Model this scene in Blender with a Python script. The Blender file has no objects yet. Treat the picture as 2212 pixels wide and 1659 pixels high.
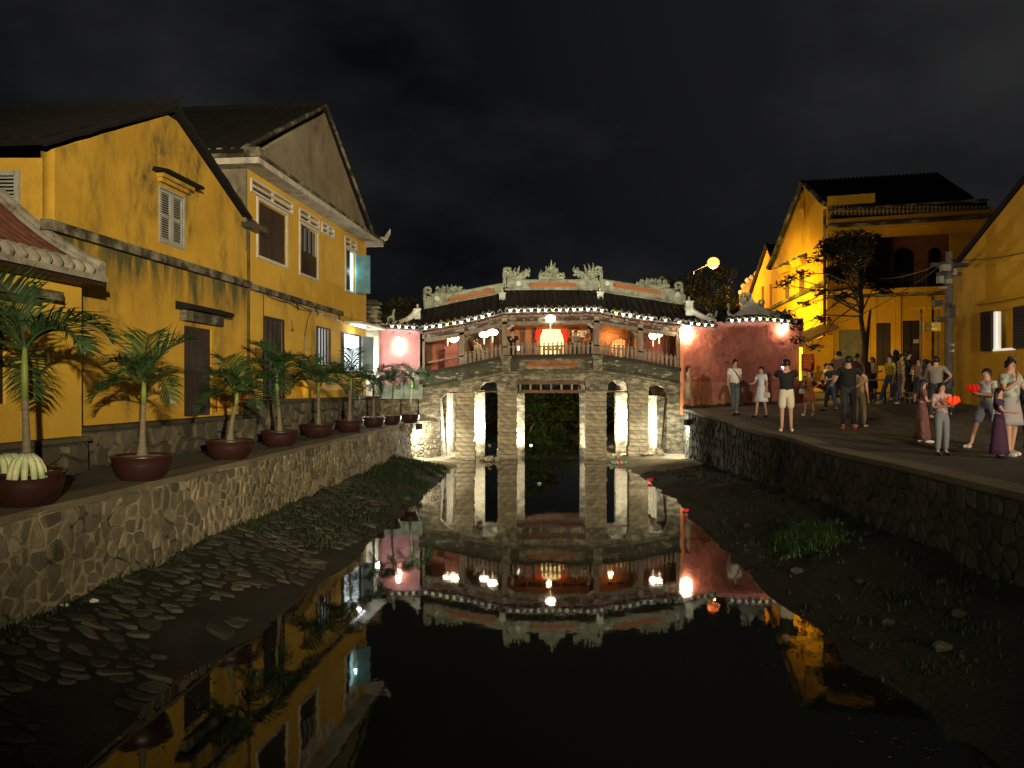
import bpy, bmesh, math, random
from mathutils import Vector, Matrix, noise
random.seed(7)
R = random.Random(11)
SC = bpy.context.scene
COL = SC.collection
F = 1660.0; CX = 1106.0; HY = 838.0; CZ = 2.7     # photo measures: focal length, centre column, horizon row, eye height over the water

# ---------------------------------------------------------------- camera
cam = bpy.data.cameras.new('camera'); camo = bpy.data.objects.new('camera', cam); COL.objects.link(camo)
cam.sensor_fit = 'HORIZONTAL'; cam.sensor_width = 36; cam.lens = 36*F/2212
cam.shift_y = 8.5/2212; cam.clip_start = .05; cam.clip_end = 600
camo.location = (0, 0, CZ); camo.rotation_euler = (math.pi/2, 0, 0)
SC.camera = camo

# ---------------------------------------------------------------- night sky
w = bpy.data.worlds.new('World'); SC.world = w; w.use_nodes = True
nt = w.node_tree; nt.nodes.clear()
def N(nt, t, **k):
    n = nt.nodes.new(t)
    for a, b in k.items():
        if a.startswith('i_'): n.inputs[a[2:].replace('_', ' ')].default_value = b
        else: setattr(n, a, b)
    return n
wo = N(nt, 'ShaderNodeOutputWorld'); bg = N(nt, 'ShaderNodeBackground'); bg.inputs['Strength'].default_value = 1.0
tc = N(nt, 'ShaderNodeTexCoord'); mp = N(nt, 'ShaderNodeMapping'); mp.inputs['Scale'].default_value = (1.0, 1.0, 2.0); mp.inputs['Location'].default_value = (1.35, .7, .5)
ns = N(nt, 'ShaderNodeTexNoise'); ns.inputs['Scale'].default_value = 1.7; ns.inputs['Detail'].default_value = 5; ns.inputs['Roughness'].default_value = .55
cr = N(nt, 'ShaderNodeValToRGB')
cr.color_ramp.elements[0].position = .40; cr.color_ramp.elements[0].color = (.0024, .0026, .0036, 1)
cr.color_ramp.elements[1].position = .66; cr.color_ramp.elements[1].color = (.0170, .0172, .0180, 1)
L = nt.links.new
L(tc.outputs['Generated'], mp.inputs['Vector']); L(mp.outputs[0], ns.inputs['Vector']); L(ns.outputs['Fac'], cr.inputs[0]); 
dt = N(nt, 'ShaderNodeVectorMath', operation='DOT_PRODUCT'); dt.inputs[1].default_value = (.56, .68, .47); L(tc.outputs['Generated'], dt.inputs[0])
mr_ = N(nt, 'ShaderNodeMapRange'); mr_.inputs['From Min'].default_value = .70; mr_.inputs['From Max'].default_value = 1.0; mr_.inputs['To Min'].default_value = 0; mr_.inputs['To Max'].default_value = .0085; L(dt.outputs['Value'], mr_.inputs[0])
ad_ = N(nt, 'ShaderNodeMix', data_type='RGBA', blend_type='ADD'); ad_.inputs[0].default_value = 1; L(cr.outputs[0], ad_.inputs[6]); L(mr_.outputs[0], ad_.inputs[7]); L(ad_.outputs[2], bg.inputs['Color']); L(bg.outputs[0], wo.inputs['Surface'])

# ---------------------------------------------------------------- street light falling in from behind the viewer, plus added fill lights
def lamp(name, kind, loc, power, col, target=None, size=.1, spot=60, blend=1.0):
    l = bpy.data.lights.new(name, kind); l.energy = power; l.color = col
    if kind == 'AREA': l.size = size
    else: l.shadow_soft_size = size
    if kind == 'SPOT': l.spot_size = math.radians(spot); l.spot_blend = blend
    o = bpy.data.objects.new(name, l); COL.objects.link(o); o.location = loc
    if target: o.rotation_euler = (Vector(target)-Vector(loc)).to_track_quat('-Z', 'Y').to_euler()
    return o
lamp('street_and_fill_light', 'SPOT', (5.5, -11, 4.9), 43000, (1, .81, .50), (-5.3, 28.0, 6.3), .12, 44, 1.0)
lamp('street_and_fill_light', 'SPOT', (12.5, 3.0, 7.0), 3000, (1, .74, .46), (8.6, 22.0, 2.5), .12, 80, 1.0)  # added unseen lamp brightening the quay and the salmon wall
lamp('street_and_fill_light', 'SPOT', (7.2, -11, 4.2), 13500, (1, .86, .66), (9.8, 26.0, 2.4), .12, 34, 1.0)  # added frontal fill for the people on the right quay
lamp('street_and_fill_light', 'SPOT', (-3.0, -9, 5.2), 2500, (1, .88, .68), (5.8, 15.0, 1.6), .12, 30, 1.0)  # added weak fill so the stones of the right wall show
SC.view_settings.view_transform = 'Standard'; SC.view_settings.look = 'None'; SC.view_settings.exposure = 0; SC.view_settings.gamma = 1
SC.view_settings.use_curve_mapping = False
SC.render.engine = 'CYCLES'
cy = SC.cycles
cy.use_denoising = True; cy.max_bounces = 6; cy.diffuse_bounces = 3; cy.glossy_bounces = 3; cy.transmission_bounces = 3
cy.sample_clamp_indirect = 3; cy.caustics_reflective = False; cy.caustics_refractive = False; cy.use_adaptive_sampling = True; cy.adaptive_threshold = .02

# ---------------------------------------------------------------- helpers
def PX(x, y, Y):                       # photo point -> world point at depth Y
    return Vector(((x-CX)*Y/F, Y, CZ+(HY-y)*Y/F))
ORG = {}
def tag(o, label=None, cat=None, group=None, kind=None):
    if label: o['label'] = label
    if cat: o['category'] = cat
    if group: o['group'] = group
    if kind: o['kind'] = kind
    return o
def thing(name, label, cat, loc=(0, 0, 0), group=None, kind=None, rz=0):
    o = bpy.data.objects.new(name, None); COL.objects.link(o); o.location = loc; o.rotation_euler.z = rz; o.empty_display_size = .2
    ORG[o] = Vector(loc)
    return tag(o, label, cat, group, kind)
def mesh(name, vs, fs, mat=None, smooth=False, mats=None, mi=None):
    me = bpy.data.meshes.new(name); me.from_pydata([tuple(v) for v in vs], [], fs)
    for m in (mats or ([mat] if mat else [])): me.materials.append(m)
    if mi: me.polygons.foreach_set('material_index', mi)
    if smooth: me.polygons.foreach_set('use_smooth', [True]*len(me.polygons))
    me.update(); return me
def place(name, me, parent=None, local=False, loc=None):
    o = bpy.data.objects.new(name, me); COL.objects.link(o); ORG[o] = Vector((0, 0, 0))
    if parent is not None:
        o.parent = parent
        if not local: o.location = -ORG.get(parent, Vector((0, 0, 0)))
    if loc is not None: o.location = Vector(o.location)+Vector(loc)
    return o
class MB:
    def __init__(s): s.v = []; s.f = []; s.m = []; s.cur = 0
    def add(s, vs, fs):
        k = len(s.v); s.v += [Vector(a) for a in vs]; s.f += [tuple(i+k for i in f) for f in fs]; s.m += [s.cur]*len(fs); return s
    def box(s, c, d, rz=0, M=None):
        x, y, z = d[0]/2, d[1]/2, d[2]/2
        vs = [Vector((a*x, b*y, e*z)) for a in (-1, 1) for b in (-1, 1) for e in (-1, 1)]
        if rz: r = Matrix.Rotation(rz, 3, 'Z'); vs = [r@v for v in vs]
        vs = [v+Vector(c) for v in vs]
        if M: vs = [M(v) for v in vs]
        return s.add(vs, [(0, 1, 3, 2), (4, 6, 7, 5), (0, 4, 5, 1), (2, 3, 7, 6), (0, 2, 6, 4), (1, 5, 7, 3)])
    def hexa(s, p):   # 8 points bottom 4, top 4
        return s.add(p, [(3, 2, 1, 0), (4, 5, 6, 7), (0, 1, 5, 4), (1, 2, 6, 5), (2, 3, 7, 6), (3, 0, 4, 7)])
    def tube(s, pts, rad, n=6, cap=True):
        pts = [Vector(p) for p in pts]; k = len(pts)
        if not hasattr(rad, '__len__'): rad = [rad]*k
        vs = []; up = None
        for i, p in enumerate(pts):
            t = (pts[min(i+1, k-1)]-pts[max(i-1, 0)])
            if t.length < 1e-9: t = Vector((0, 0, 1))
            t.normalize()
            if up is None: up = Vector((0, 0, 1)) if abs(t.z) < .9 else Vector((1, 0, 0))
            a = t.cross(up)
            if a.length < 1e-6: a = t.orthogonal()
            a.normalize(); b = a.cross(t); up = b
            for j in range(n):
                th = 2*math.pi*j/n; vs.append(p+(a*math.cos(th)+b*math.sin(th))*rad[i])
        fs = [(i*n+j, i*n+(j+1) % n, (i+1)*n+(j+1) % n, (i+1)*n+j) for i in range(k-1) for j in range(n)]
        if cap: fs += [tuple(range(n-1, -1, -1)), tuple((k-1)*n+j for j in range(n))]
        return s.add(vs, fs)
    def lathe(s, prof, c=(0, 0, 0), n=16, sx=1, sy=1, wob=0):
        vs = []; c = Vector(c)
        for r, z in prof:
            for j in range(n):
                th = 2*math.pi*j/n; q = r*(1+wob*math.cos(th*n/2)); vs.append(c+Vector((q*sx*math.cos(th), q*sy*math.sin(th), z)))
        k = len(prof)
        fs = [(i*n+j, i*n+(j+1) % n, (i+1)*n+(j+1) % n, (i+1)*n+j) for i in range(k-1) for j in range(n)]
        fs += [tuple(range(n-1, -1, -1)), tuple((k-1)*n+j for j in range(n))]
        return s.add(vs, fs)
    def rings(s, rg, cap=True):      # list of rings (lists of points, same count)
        n = len(rg[0]); vs = [p for r in rg for p in r]; k = len(rg)
        fs = [(i*n+j, i*n+(j+1) % n, (i+1)*n+(j+1) % n, (i+1)*n+j) for i in range(k-1) for j in range(n)]
        if cap: fs += [tuple(range(n-1, -1, -1)), tuple((k-1)*n+j for j in range(n))]
        return s.add(vs, fs)
    def blob(s, c, r, n=8, k=5, M=None):
        rx, ry, rz = r if hasattr(r, '__len__') else (r, r, r)
        rg = []
        for i in range(k+1):
            ph = math.pi*(i+.0)/k; q = max(math.sin(ph), .02)
            rg.append([Vector((c[0]+rx*q*math.cos(2*math.pi*j/n), c[1]+ry*q*math.sin(2*math.pi*j/n), c[2]-rz*math.cos(ph))) for j in range(n)])
        if M: rg = [[M(v) for v in q] for q in rg]
        return s.rings(rg)
    def mesh(s, name, mat=None, smooth=False, mats=None):
        return mesh(name, s.v, s.f, mat, smooth, mats, s.m if mats else None)
    def build(s, name, mat=None, parent=None, smooth=False, local=False, mats=None):
        return place(name, s.mesh(name, mat, smooth, mats), parent, local)
def panel(outline, holes, thick, M, name='panel', mat=None):
    """filled outline with holes in (a,b), thickness along c; M maps (a,b,c) to the world"""
    cu = bpy.data.curves.new('t', 'CURVE'); cu.dimensions = '2D'; cu.fill_mode = 'BOTH'; cu.extrude = thick/2
    for pts in [outline]+list(holes):
        sp = cu.splines.new('POLY'); sp.points.add(len(pts)-1)
        for i, p in enumerate(pts): sp.points[i].co = (p[0], p[1], 0, 1)
        sp.use_cyclic_u = True
    o = bpy.data.objects.new('t', cu); COL.objects.link(o)
    me = bpy.data.meshes.new_from_object(o)
    bpy.data.objects.remove(o); bpy.data.curves.remove(cu)
    for v in me.vertices: v.co = M(v.co.x, v.co.y, v.co.z)
    me.name = name; me.materials.clear()
    if mat: me.materials.append(mat)
    bm = bmesh.new(); bm.from_mesh(me); bmesh.ops.remove_doubles(bm, verts=bm.verts, dist=1e-5); bmesh.ops.recalc_face_normals(bm, faces=bm.faces); bm.to_mesh(me); bm.free()
    return me
def rect(a0, a1, b0, b1): return [(a0, b0), (a1, b0), (a1, b1), (a0, b1)]
def lerp(a, b, t): return a+(b-a)*t
def interp(x, pts):
    if x <= pts[0][0]: return pts[0][1]
    for (a, p), (b, q) in zip(pts, pts[1:]):
        if x <= b: return p+(q-p)*(x-a)/(b-a)
    return pts[-1][1]

# ---------------------------------------------------------------- materials
def material(name, base, rough=.8, var=None, vscale=3, grime=None, gscale=1.2, gamt=.5, streak=1.0, bump=.2, bscale=30, rnd=0, spec=.3, metal=0, vs2=None, emit=None, estr=0, zband=None, vlo=.35, vhi=.7, rndcol=None):
    m = bpy.data.materials.new(name); m.use_nodes = True; nt = m.node_tree; L = nt.links.new
    b = nt.nodes['Principled BSDF']; b.inputs['Roughness'].default_value = rough; b.inputs['Specular IOR Level'].default_value = spec; b.inputs['Metallic'].default_value = metal
    col = N(nt, 'ShaderNodeRGB'); col.outputs[0].default_value = (*base, 1); out = col.outputs[0]
    tc = N(nt, 'ShaderNodeTexCoord')
    def mix(fac, a, c, blend='MIX'):
        x = N(nt, 'ShaderNodeMix', data_type='RGBA', blend_type=blend)
        if hasattr(fac, 'links'): L(fac, x.inputs[0])
        else: x.inputs[0].default_value = fac
        L(a, x.inputs[6])
        if hasattr(c, 'links'): L(c, x.inputs[7])
        else: x.inputs[7].default_value = (*c, 1)
        return x.outputs[2]
    def nz(scale, detail=5, lo=.35, hi=.7, stretch=1.0, off=0):
        mp = N(nt, 'ShaderNodeMapping'); mp.inputs['Scale'].default_value = (1, 1, stretch); mp.inputs['Location'].default_value = (off, off*.7, off*1.3)
        n = N(nt, 'ShaderNodeTexNoise'); n.inputs['Scale'].default_value = scale; n.inputs['Detail'].default_value = detail; n.inputs['Roughness'].default_value = .62
        L(tc.outputs['Object'], mp.inputs[0]); L(mp.outputs[0], n.inputs['Vector'])
        r = N(nt, 'ShaderNodeMapRange'); r.inputs['From Min'].default_value = lo; r.inputs['From Max'].default_value = hi; L(n.outputs['Fac'], r.inputs[0])
        return r.outputs[0]
    if var: out = mix(nz(vscale, lo=vlo, hi=vhi, stretch=vs2 or 1), out, var)
    if rnd or rndcol:
        oi = N(nt, 'ShaderNodeObjectInfo'); ge = N(nt, 'ShaderNodeNewGeometry')
        ad = N(nt, 'ShaderNodeMath', operation='ADD'); L(oi.outputs['Random'], ad.inputs[0]); L(ge.outputs['Random Per Island'], ad.inputs[1])
        fr = N(nt, 'ShaderNodeMath', operation='FRACT'); L(ad.outputs[0], fr.inputs[0])
        if rndcol:
            r2 = N(nt, 'ShaderNodeMath', operation='MULTIPLY'); L(fr.outputs[0], r2.inputs[0]); r2.inputs[1].default_value = 7.31
            f2 = N(nt, 'ShaderNodeMath', operation='FRACT'); L(r2.outputs[0], f2.inputs[0]); out = mix(f2.outputs[0], out, rndcol)
        if rnd:
            mr = N(nt, 'ShaderNodeMapRange'); mr.inputs['To Min'].default_value = 1-rnd; mr.inputs['To Max'].default_value = 1+rnd; L(fr.outputs[0], mr.inputs[0])
            cc = N(nt, 'ShaderNodeCombineColor')
            for i in range(3): L(mr.outputs[0], cc.inputs[i])
            out = mix(1.0, out, cc.outputs[0], 'MULTIPLY')
    if grime:
        g = nz(gscale, 8, lo=.62-.25*gamt, hi=.78-.15*gamt, stretch=streak, off=3.3)
        g2 = nz(gscale*6, 6, lo=.3, hi=.62, stretch=streak, off=8.1)
        mu = N(nt, 'ShaderNodeMath', operation='MULTIPLY'); L(g, mu.inputs[0]); L(g2, mu.inputs[1]); fac = mu.outputs[0]
        if zband:           # stains running down from ledges: (top z, length, strength)
            sep = N(nt, 'ShaderNodeSeparateXYZ'); L(tc.outputs['Object'], sep.inputs[0])
            for zt, ln, st in zband:
                a = N(nt, 'ShaderNodeMapRange'); a.inputs['From Min'].default_value = zt-ln; a.inputs['From Max'].default_value = zt; L(sep.outputs['Z'], a.inputs[0])
                c = N(nt, 'ShaderNodeMath', operation='LESS_THAN'); L(sep.outputs['Z'], c.inputs[0]); c.inputs[1].default_value = zt+.01
                p = N(nt, 'ShaderNodeMath', operation='POWER'); L(a.outputs[0], p.inputs[0]); p.inputs[1].default_value = 1.6
                d = N(nt, 'ShaderNodeMath', operation='MULTIPLY'); L(p.outputs[0], d.inputs[0]); L(c.outputs[0], d.inputs[1])
                s1 = nz(2.6, 7, lo=.36, hi=.62, stretch=.12, off=1.7+zt)
                e = N(nt, 'ShaderNodeMath', operation='MULTIPLY'); L(d.outputs[0], e.inputs[0]); L(s1, e.inputs[1])
                e2 = N(nt, 'ShaderNodeMath', operation='MULTIPLY_ADD', use_clamp=True); L(e.outputs[0], e2.inputs[0]); e2.inputs[1].default_value = st; L(fac, e2.inputs[2]); fac = e2.outputs[0]
        out = mix(fac, out, grime)
    L(out, b.inputs['Base Color'])
    if bump:
        n = N(nt, 'ShaderNodeTexNoise'); n.inputs['Scale'].default_value = bscale; n.inputs['Detail'].default_value = 6; L(tc.outputs['Object'], n.inputs['Vector'])
        bp = N(nt, 'ShaderNodeBump'); bp.inputs['Strength'].default_value = bump; bp.inputs['Distance'].default_value = .02; L(n.outputs['Fac'], bp.inputs['Height']); L(bp.outputs[0], b.inputs['Normal'])
    if emit: b.inputs['Emission Color'].default_value = (*emit, 1); b.inputs['Emission Strength'].default_value = estr
    return m
m = material
YW = m('yellow stucco', (.56, .345, .040), .85, var=(.43, .25, .030), vscale=1.1, grime=(.085, .08, .03), gscale=1.1, gamt=.62, streak=.5, bump=.35, bscale=22, zband=[(4.96, .95, 1.5)])
YW2 = m('fresh yellow stucco', (.62, .385, .045), .85, var=(.49, .30, .038), vscale=.9, grime=(.12, .10, .04), gscale=.9, gamt=.26, streak=.4, bump=.25, bscale=22, zband=[(4.96, .35, .6)])
YW3 = m('old yellow stucco', (.60, .33, .018), .85, var=(.42, .215, .015), vscale=.6, grime=(.14, .09, .03), gscale=.7, gamt=.3, streak=.4, bump=.3, bscale=18)
GREYPL = m('grey plaster', (.25, .22, .16), .9, var=(.17, .145, .10), vscale=1.2, grime=(.04, .035, .022), gscale=.8, gamt=.4, streak=.5, bump=.4)
WHITEPL = m('aged white plaster', (.52, .50, .42), .9, var=(.34, .32, .25), vscale=4, grime=(.07, .065, .045), gscale=2.5, gamt=.45, bump=.5)
WHITE = m('white paint', (.56, .55, .50), .7, var=(.42, .40, .34), vscale=5, bump=.1)
LEDGE = m('stained ledge', (.24, .22, .16), .9, var=(.035, .032, .022), vscale=2.2, bump=.6, vlo=.36, vhi=.54)
DKROOF = m('dark roof tile', (.008, .007, .0068), .9, var=(.004, .004, .004), vscale=3, bump=.5, rnd=.3)
RDROOF = m('red clay roof', (.17, .062, .035), .85, var=(.07, .03, .02), vscale=4, grime=(.03, .025, .018), gscale=3, gamt=.5, bump=.5)
DKWOOD = m('dark door wood', (.026, .013, .010), .6, var=(.014, .008, .007), vscale=8, vs2=.15, bump=.3)
GREYWD = m('grey shutter paint', (.33, .34, .31), .7, var=(.24, .245, .225), vscale=6, bump=.15)
BLUEWD = m('blue shutter paint', (.11, .26, .29), .6, var=(.07, .17, .20), vscale=5, bump=.15)
BLACK = m('unlit interior', (.012, .010, .009), .9, bump=0)
GLASS = m('window glass', (.02, .024, .028), .06, spec=.6, bump=0)
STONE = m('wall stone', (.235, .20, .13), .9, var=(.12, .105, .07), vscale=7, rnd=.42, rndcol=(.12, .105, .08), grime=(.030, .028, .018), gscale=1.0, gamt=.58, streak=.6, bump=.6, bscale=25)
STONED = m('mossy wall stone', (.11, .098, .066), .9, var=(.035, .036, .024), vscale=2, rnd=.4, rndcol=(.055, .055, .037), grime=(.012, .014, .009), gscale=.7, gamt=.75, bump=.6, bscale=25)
COBBLE = m('bank cobble', (.060, .058, .044), .9, var=(.020, .020, .015), vscale=3, rnd=.5, grime=(.014, .016, .010), gscale=.8, gamt=.75, bump=.6, bscale=30)
PLST = m('plinth stone', (.09, .078, .052), .9, var=(.045, .040, .030), vscale=3, rnd=.35, bump=.7, bscale=20)
MORTAR = m('wall mortar', (.30, .255, .155), .95, var=(.045, .040, .025), vscale=.9, grime=(.03, .028, .018), gscale=1.6, gamt=.4, bump=.8, bscale=26, vlo=.50, vhi=.60)
MORTARD = m('dark mortar', (.07, .064, .045), .95, var=(.025, .024, .018), vscale=2, bump=.6)
MUDL = m('dead leaf', (.10, .085, .04), .8, bump=0)
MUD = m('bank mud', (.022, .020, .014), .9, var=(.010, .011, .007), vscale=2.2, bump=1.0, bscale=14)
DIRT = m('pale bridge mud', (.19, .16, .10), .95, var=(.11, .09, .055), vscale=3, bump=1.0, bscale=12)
PAVE = m('quay paving', (.090, .081, .068), .9, var=(.048, .043, .037), vscale=.8, grime=(.022, .02, .017), gscale=.9, gamt=.6, bump=.7, bscale=26)
COPING = m('quay kerb', (.16, .135, .085), .9, var=(.09, .078, .055), vscale=1.5, bump=.5)
BST = m('bridge stone', (.34, .29, .185), .92, var=(.17, .14, .09), vscale=6, vs2=1.6, rnd=.22, rndcol=(.24, .20, .135), grime=(.035, .03, .02), gscale=1.7, gamt=.86, streak=2.5, bump=.9, bscale=24)
ANW = m('old limed tile', (.30, .285, .23), .9, var=(.19, .18, .14), vscale=6, grime=(.04, .035, .025), gscale=3, gamt=.55, bump=.6)
BPL = m('bridge plaster', (.33, .29, .20), .92, var=(.10, .09, .058), vscale=3.2, vs2=2.2, grime=(.025, .026, .018), gscale=2.6, gamt=1.0, streak=1.6, bump=1.0, bscale=20, vlo=.40, vhi=.60)
BMO = m('mossy shade-painted bridge band', (.065, .065, .043), .92, var=(.36, .34, .25), vscale=2.6, vs2=3.2, grime=(.02, .022, .015), gscale=3.5, gamt=.7, bump=1.0, bscale=20, vlo=.57, vhi=.64)  # moss and flakes; the dark base also stands in for moulding shadow
STAIN_SHADE = m('black damp stain and shade line', (.05, .042, .022), .9, var=(.12, .085, .025), vscale=3, bump=.4)  # stain on the drain pipe, painted shadow line on the bridge
WOODG = m('weathered grey wood', (.27, .22, .165), .8, var=(.15, .115, .085), vscale=7, vs2=.2, bump=.4)
WOODB = m('brown bridge wood', (.15, .080, .045), .75, var=(.08, .042, .026), vscale=6, vs2=.4, grime=(.025, .018, .012), gscale=3, gamt=.5, bump=.5)
WOODO = m('warm lacquered wood', (.40, .16, .045), .55, var=(.26, .09, .03), vscale=5, bump=.3)
PINK = m('salmon limewash', (.43, .155, .12), .92, var=(.28, .085, .06), vscale=1.3, grime=(.10, .045, .035), gscale=1.1, gamt=.55, bump=1.0, bscale=5)
PINKL = m('pale pink limewash', (.50, .27, .30), .9, var=(.40, .18, .20), vscale=1.6, bump=.6, bscale=10)
TERRA = m('terracotta dado', (.50, .22, .13), .9, var=(.36, .14, .085), vscale=2, grime=(.06, .04, .03), gscale=1.5, gamt=.4, bump=.7, bscale=10)
FRIEZE = m('flaking pale blue frieze', (.20, .24, .21), .85, var=(.06, .035, .024), vscale=4, bump=.5, vlo=.40, vhi=.50)
ORN = m('lime ornament', (.33, .34, .23), .85, var=(.15, .16, .105), vscale=6, grime=(.03, .032, .022), gscale=4, gamt=.55, bump=.4)
TILEB = m('bridge roof tile', (.030, .026, .022), .75, var=(.016, .015, .013), vscale=5, rnd=.3, bump=.6)
TILEW = m('limed drip tile', (.70, .68, .58), .7, var=(.45, .44, .33), vscale=14, rnd=.2, bump=.4)
TILEY = m('green yellow glazed drip tile', (.42, .45, .13), .4, var=(.3, .2, .08), vscale=14, bump=.3)
ORANGE = m('orange lattice', (.36, .125, .04), .7, bump=.2)
POTM = m('brown glazed clay', (.034, .012, .010), .38, var=(.022, .009, .008), vscale=4, spec=.5, bump=.25, bscale=9)
SOIL = m('potting soil', (.36, .33, .27), .95, var=(.12, .10, .08), vscale=9, bump=.6)
TRUNK = m('palm trunk', (.17, .14, .10), .8, var=(.09, .075, .055), vscale=3, vs2=9, bump=.4)
SHAFT = m('green crownshaft', (.17, .22, .045), .5, var=(.10, .16, .035), vscale=4, bump=.1)
FROND = m('palm leaf', (.024, .060, .017), .5, var=(.010, .030, .009), vscale=3, rnd=.3, spec=.45, bump=0)
BARK = m('tree bark', (.14, .09, .05), .9, var=(.08, .05, .03), vscale=5, bump=.6)
LEAF = m('tree leaf', (.045, .040, .014), .7, var=(.018, .022, .008), vscale=2, rnd=.35, bump=0)
LEAFG = m('hedge leaf', (.03, .06, .012), .6, var=(.012, .028, .006), vscale=2, rnd=.35, bump=0)
GRASS = m('bank grass', (.017, .033, .009), .7, var=(.007, .015, .004), vscale=1.5, rnd=.35, bump=0)
CONC = m('pole concrete', (.085, .075, .06), .9, var=(.13, .12, .09), vscale=5, bump=.4)
METAL = m('dark metal', (.03, .03, .03), .45, spec=.5, bump=0)
RED = m('red silk', (.62, .02, .012), .5, bump=0)
def emis(name, col, s): return material(name, tuple(min(1, c) for c in col), .6, emit=col, estr=s, bump=0)
LANT = emis('lit lantern silk', (1, .84, .60), 16)
LANTW = emis('lit wall lamp', (1, .70, .42), 62)
LANTL = emis('lit pink wall lamp', (1, .66, .40), 44)
GLOBE = emis('sodium lamp', (1, .21, .05), 5.2)
FLOOD = emis('floodlight glass', (1, .93, .74), 12)
ROOMW = emis('cold lit room', (.80, .94, 1), 2.2)
ROOMB = emis('cyan lit room', (.50, .90, .95), 1.3)
ROOMY = emis('warm lit room', (1, .92, .62), .8)
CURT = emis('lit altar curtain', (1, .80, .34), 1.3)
# ================================================================ TERRAIN
def xl(Y): return -4.7+.0566*(Y-7.06) if Y < 27 else -3.57-.02*(Y-27)                 # left quay wall
def xr(Y): return interp(Y, [(3, 5.05), (8, 5.36), (13, 5.62), (18, 5.85), (24, 6.08), (27.5, 6.2), (34, 6.2), (80, 6.6)])   # right quay wall
def wl(Y): return interp(Y, [(0, -3.5), (5.5, -3.12), (9.7, -2.72), (17, -2.33), (22, -2.15), (26, -1.95), (28, -1.75), (30, -2.0), (34, -2.2), (80, -2.6)])
def wr(Y): return interp(Y, [(0, 3.2), (5.5, 3.3), (10, 3.42), (17, 3.8), (22, 4.0), (25.5, 3.8), (27.2, 3.35), (30, 3.1), (34, 3.0), (80, 3.4)])
CPT = [(5.4, 8, 1.12), (5.3, 4, 1.14), (6, 13, 1.12), (8.5, 13, 1.12), (5.8, 18, 1.04), (8, 18, 1.0), (7.5, 24, .87), (6.2, 24, .87), (6.2, 27.5, .78), (7, 29, .75), (8.8, 28.5, .66), (10.5, 28.5, .55), (12.5, 25.4, .50), (11.2, 18, .42), (11.4, 21, .28), (13.5, 33, .15), (18, 32, .1), (10.5, 11, 1.0), (12, 6, 1.0), (14, 26, .25), (8, 5, 1.14), (6, 1, 1.15), (20, 22, .1), (6.5, 36, .8), (8, 60, .6), (20, 60, .2), (30, 30, .1), (12, 40, .3)]
def gz(X, Y):
    a = b = 0
    for x, y, t in CPT:
        w = 1/((x-X)**2+((y-Y)*.7)**2+.4)**1.6; a += w*t; b += w
    return CZ-a/b
def snoise(x, y, s=1.0): return noise.noise(Vector((x*s, y*s, 3.7)))
def bankz(X, Y):
    a, b, c, d = xl(Y), wl(Y), wr(Y), xr(Y)
    top = .47 if Y < 24 else lerp(.47, .22, min(1, (Y-24)/3))
    tr = .60 if Y < 14 else lerp(.60, .26, min(1, (Y-14)/12))
    rough = .05 if Y < 24 else .04
    if X < b: z = top*((b-X)/(b-a))**.9
    elif X > c: z = tr*((X-c)/(d-c))**.9
    else: z = -.55*min(1, min(X-b, c-X)/1.0)
    return z+snoise(X, Y, .55)*.07*(1 if Y < 24 else .3)+snoise(X, Y, 1.7)*rough*1.4+snoise(X, Y, 6)*rough*.5
def sheet(name, xs, ys, fz, mat, smooth=True):
    vs = []; fs = []; nx = len(xs(ys[0]))
    for y in ys:
        for x in xs(y): vs.append((x, y, fz(x, y)))
    for i in range(len(ys)-1):
        for j in range(nx-1):
            fs.append((i*nx+j, i*nx+j+1, (i+1)*nx+j+1, (i+1)*nx+j))
    return place(name, mesh(name, vs, fs, mat, smooth))
def frange(a, b, n): return [a+(b-a)*i/(n-1) for i in range(n)]
bed = sheet('canal_bank', lambda y: [lerp(xl(y)-.25, wl(y), t) for t in frange(0, 1, 16)]+[lerp(wl(y), wr(y), t) for t in frange(.08, .92, 12)]+[lerp(wr(y), xr(y)+.25, t) for t in frange(0, 1, 16)],
            frange(0, 24, 110)+frange(24.2, 38, 90)+frange(39, 90, 30), bankz, MUD)
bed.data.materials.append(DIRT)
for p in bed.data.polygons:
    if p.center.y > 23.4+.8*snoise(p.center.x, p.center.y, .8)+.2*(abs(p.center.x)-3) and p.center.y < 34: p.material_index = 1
tag(bed, kind='structure')
# water
wm = bpy.data.materials.new('dark canal water'); wm.use_nodes = True; nt = wm.node_tree; b = nt.nodes['Principled BSDF']
b.inputs['Base Color'].default_value = (.008, .009, .006, 1); b.inputs['Roughness'].default_value = .028; b.inputs['IOR'].default_value = 1.33; b.inputs['Specular IOR Level'].default_value = .5
tcn = N(nt, 'ShaderNodeTexCoord'); mpn = N(nt, 'ShaderNodeMapping'); mpn.inputs['Scale'].default_value = (1.6, 1, 1); n1 = N(nt, 'ShaderNodeTexNoise'); n1.inputs['Scale'].default_value = 2.2; n1.inputs['Detail'].default_value = 3
bpn = N(nt, 'ShaderNodeBump'); bpn.inputs['Strength'].default_value = .15; bpn.inputs['Distance'].default_value = .006
L = nt.links.new; L(tcn.outputs['Object'], mpn.inputs[0]); L(mpn.outputs[0], n1.inputs['Vector']); L(n1.outputs['Fac'], bpn.inputs['Height']); L(bpn.outputs[0], b.inputs['Normal'])
tag(place('canal_water', mesh('canal_water', [(-14, -3, 0), (14, -3, 0), (14, 120, 0), (-14, 120, 0)], [(0, 1, 2, 3)], wm)), kind='structure')
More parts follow.
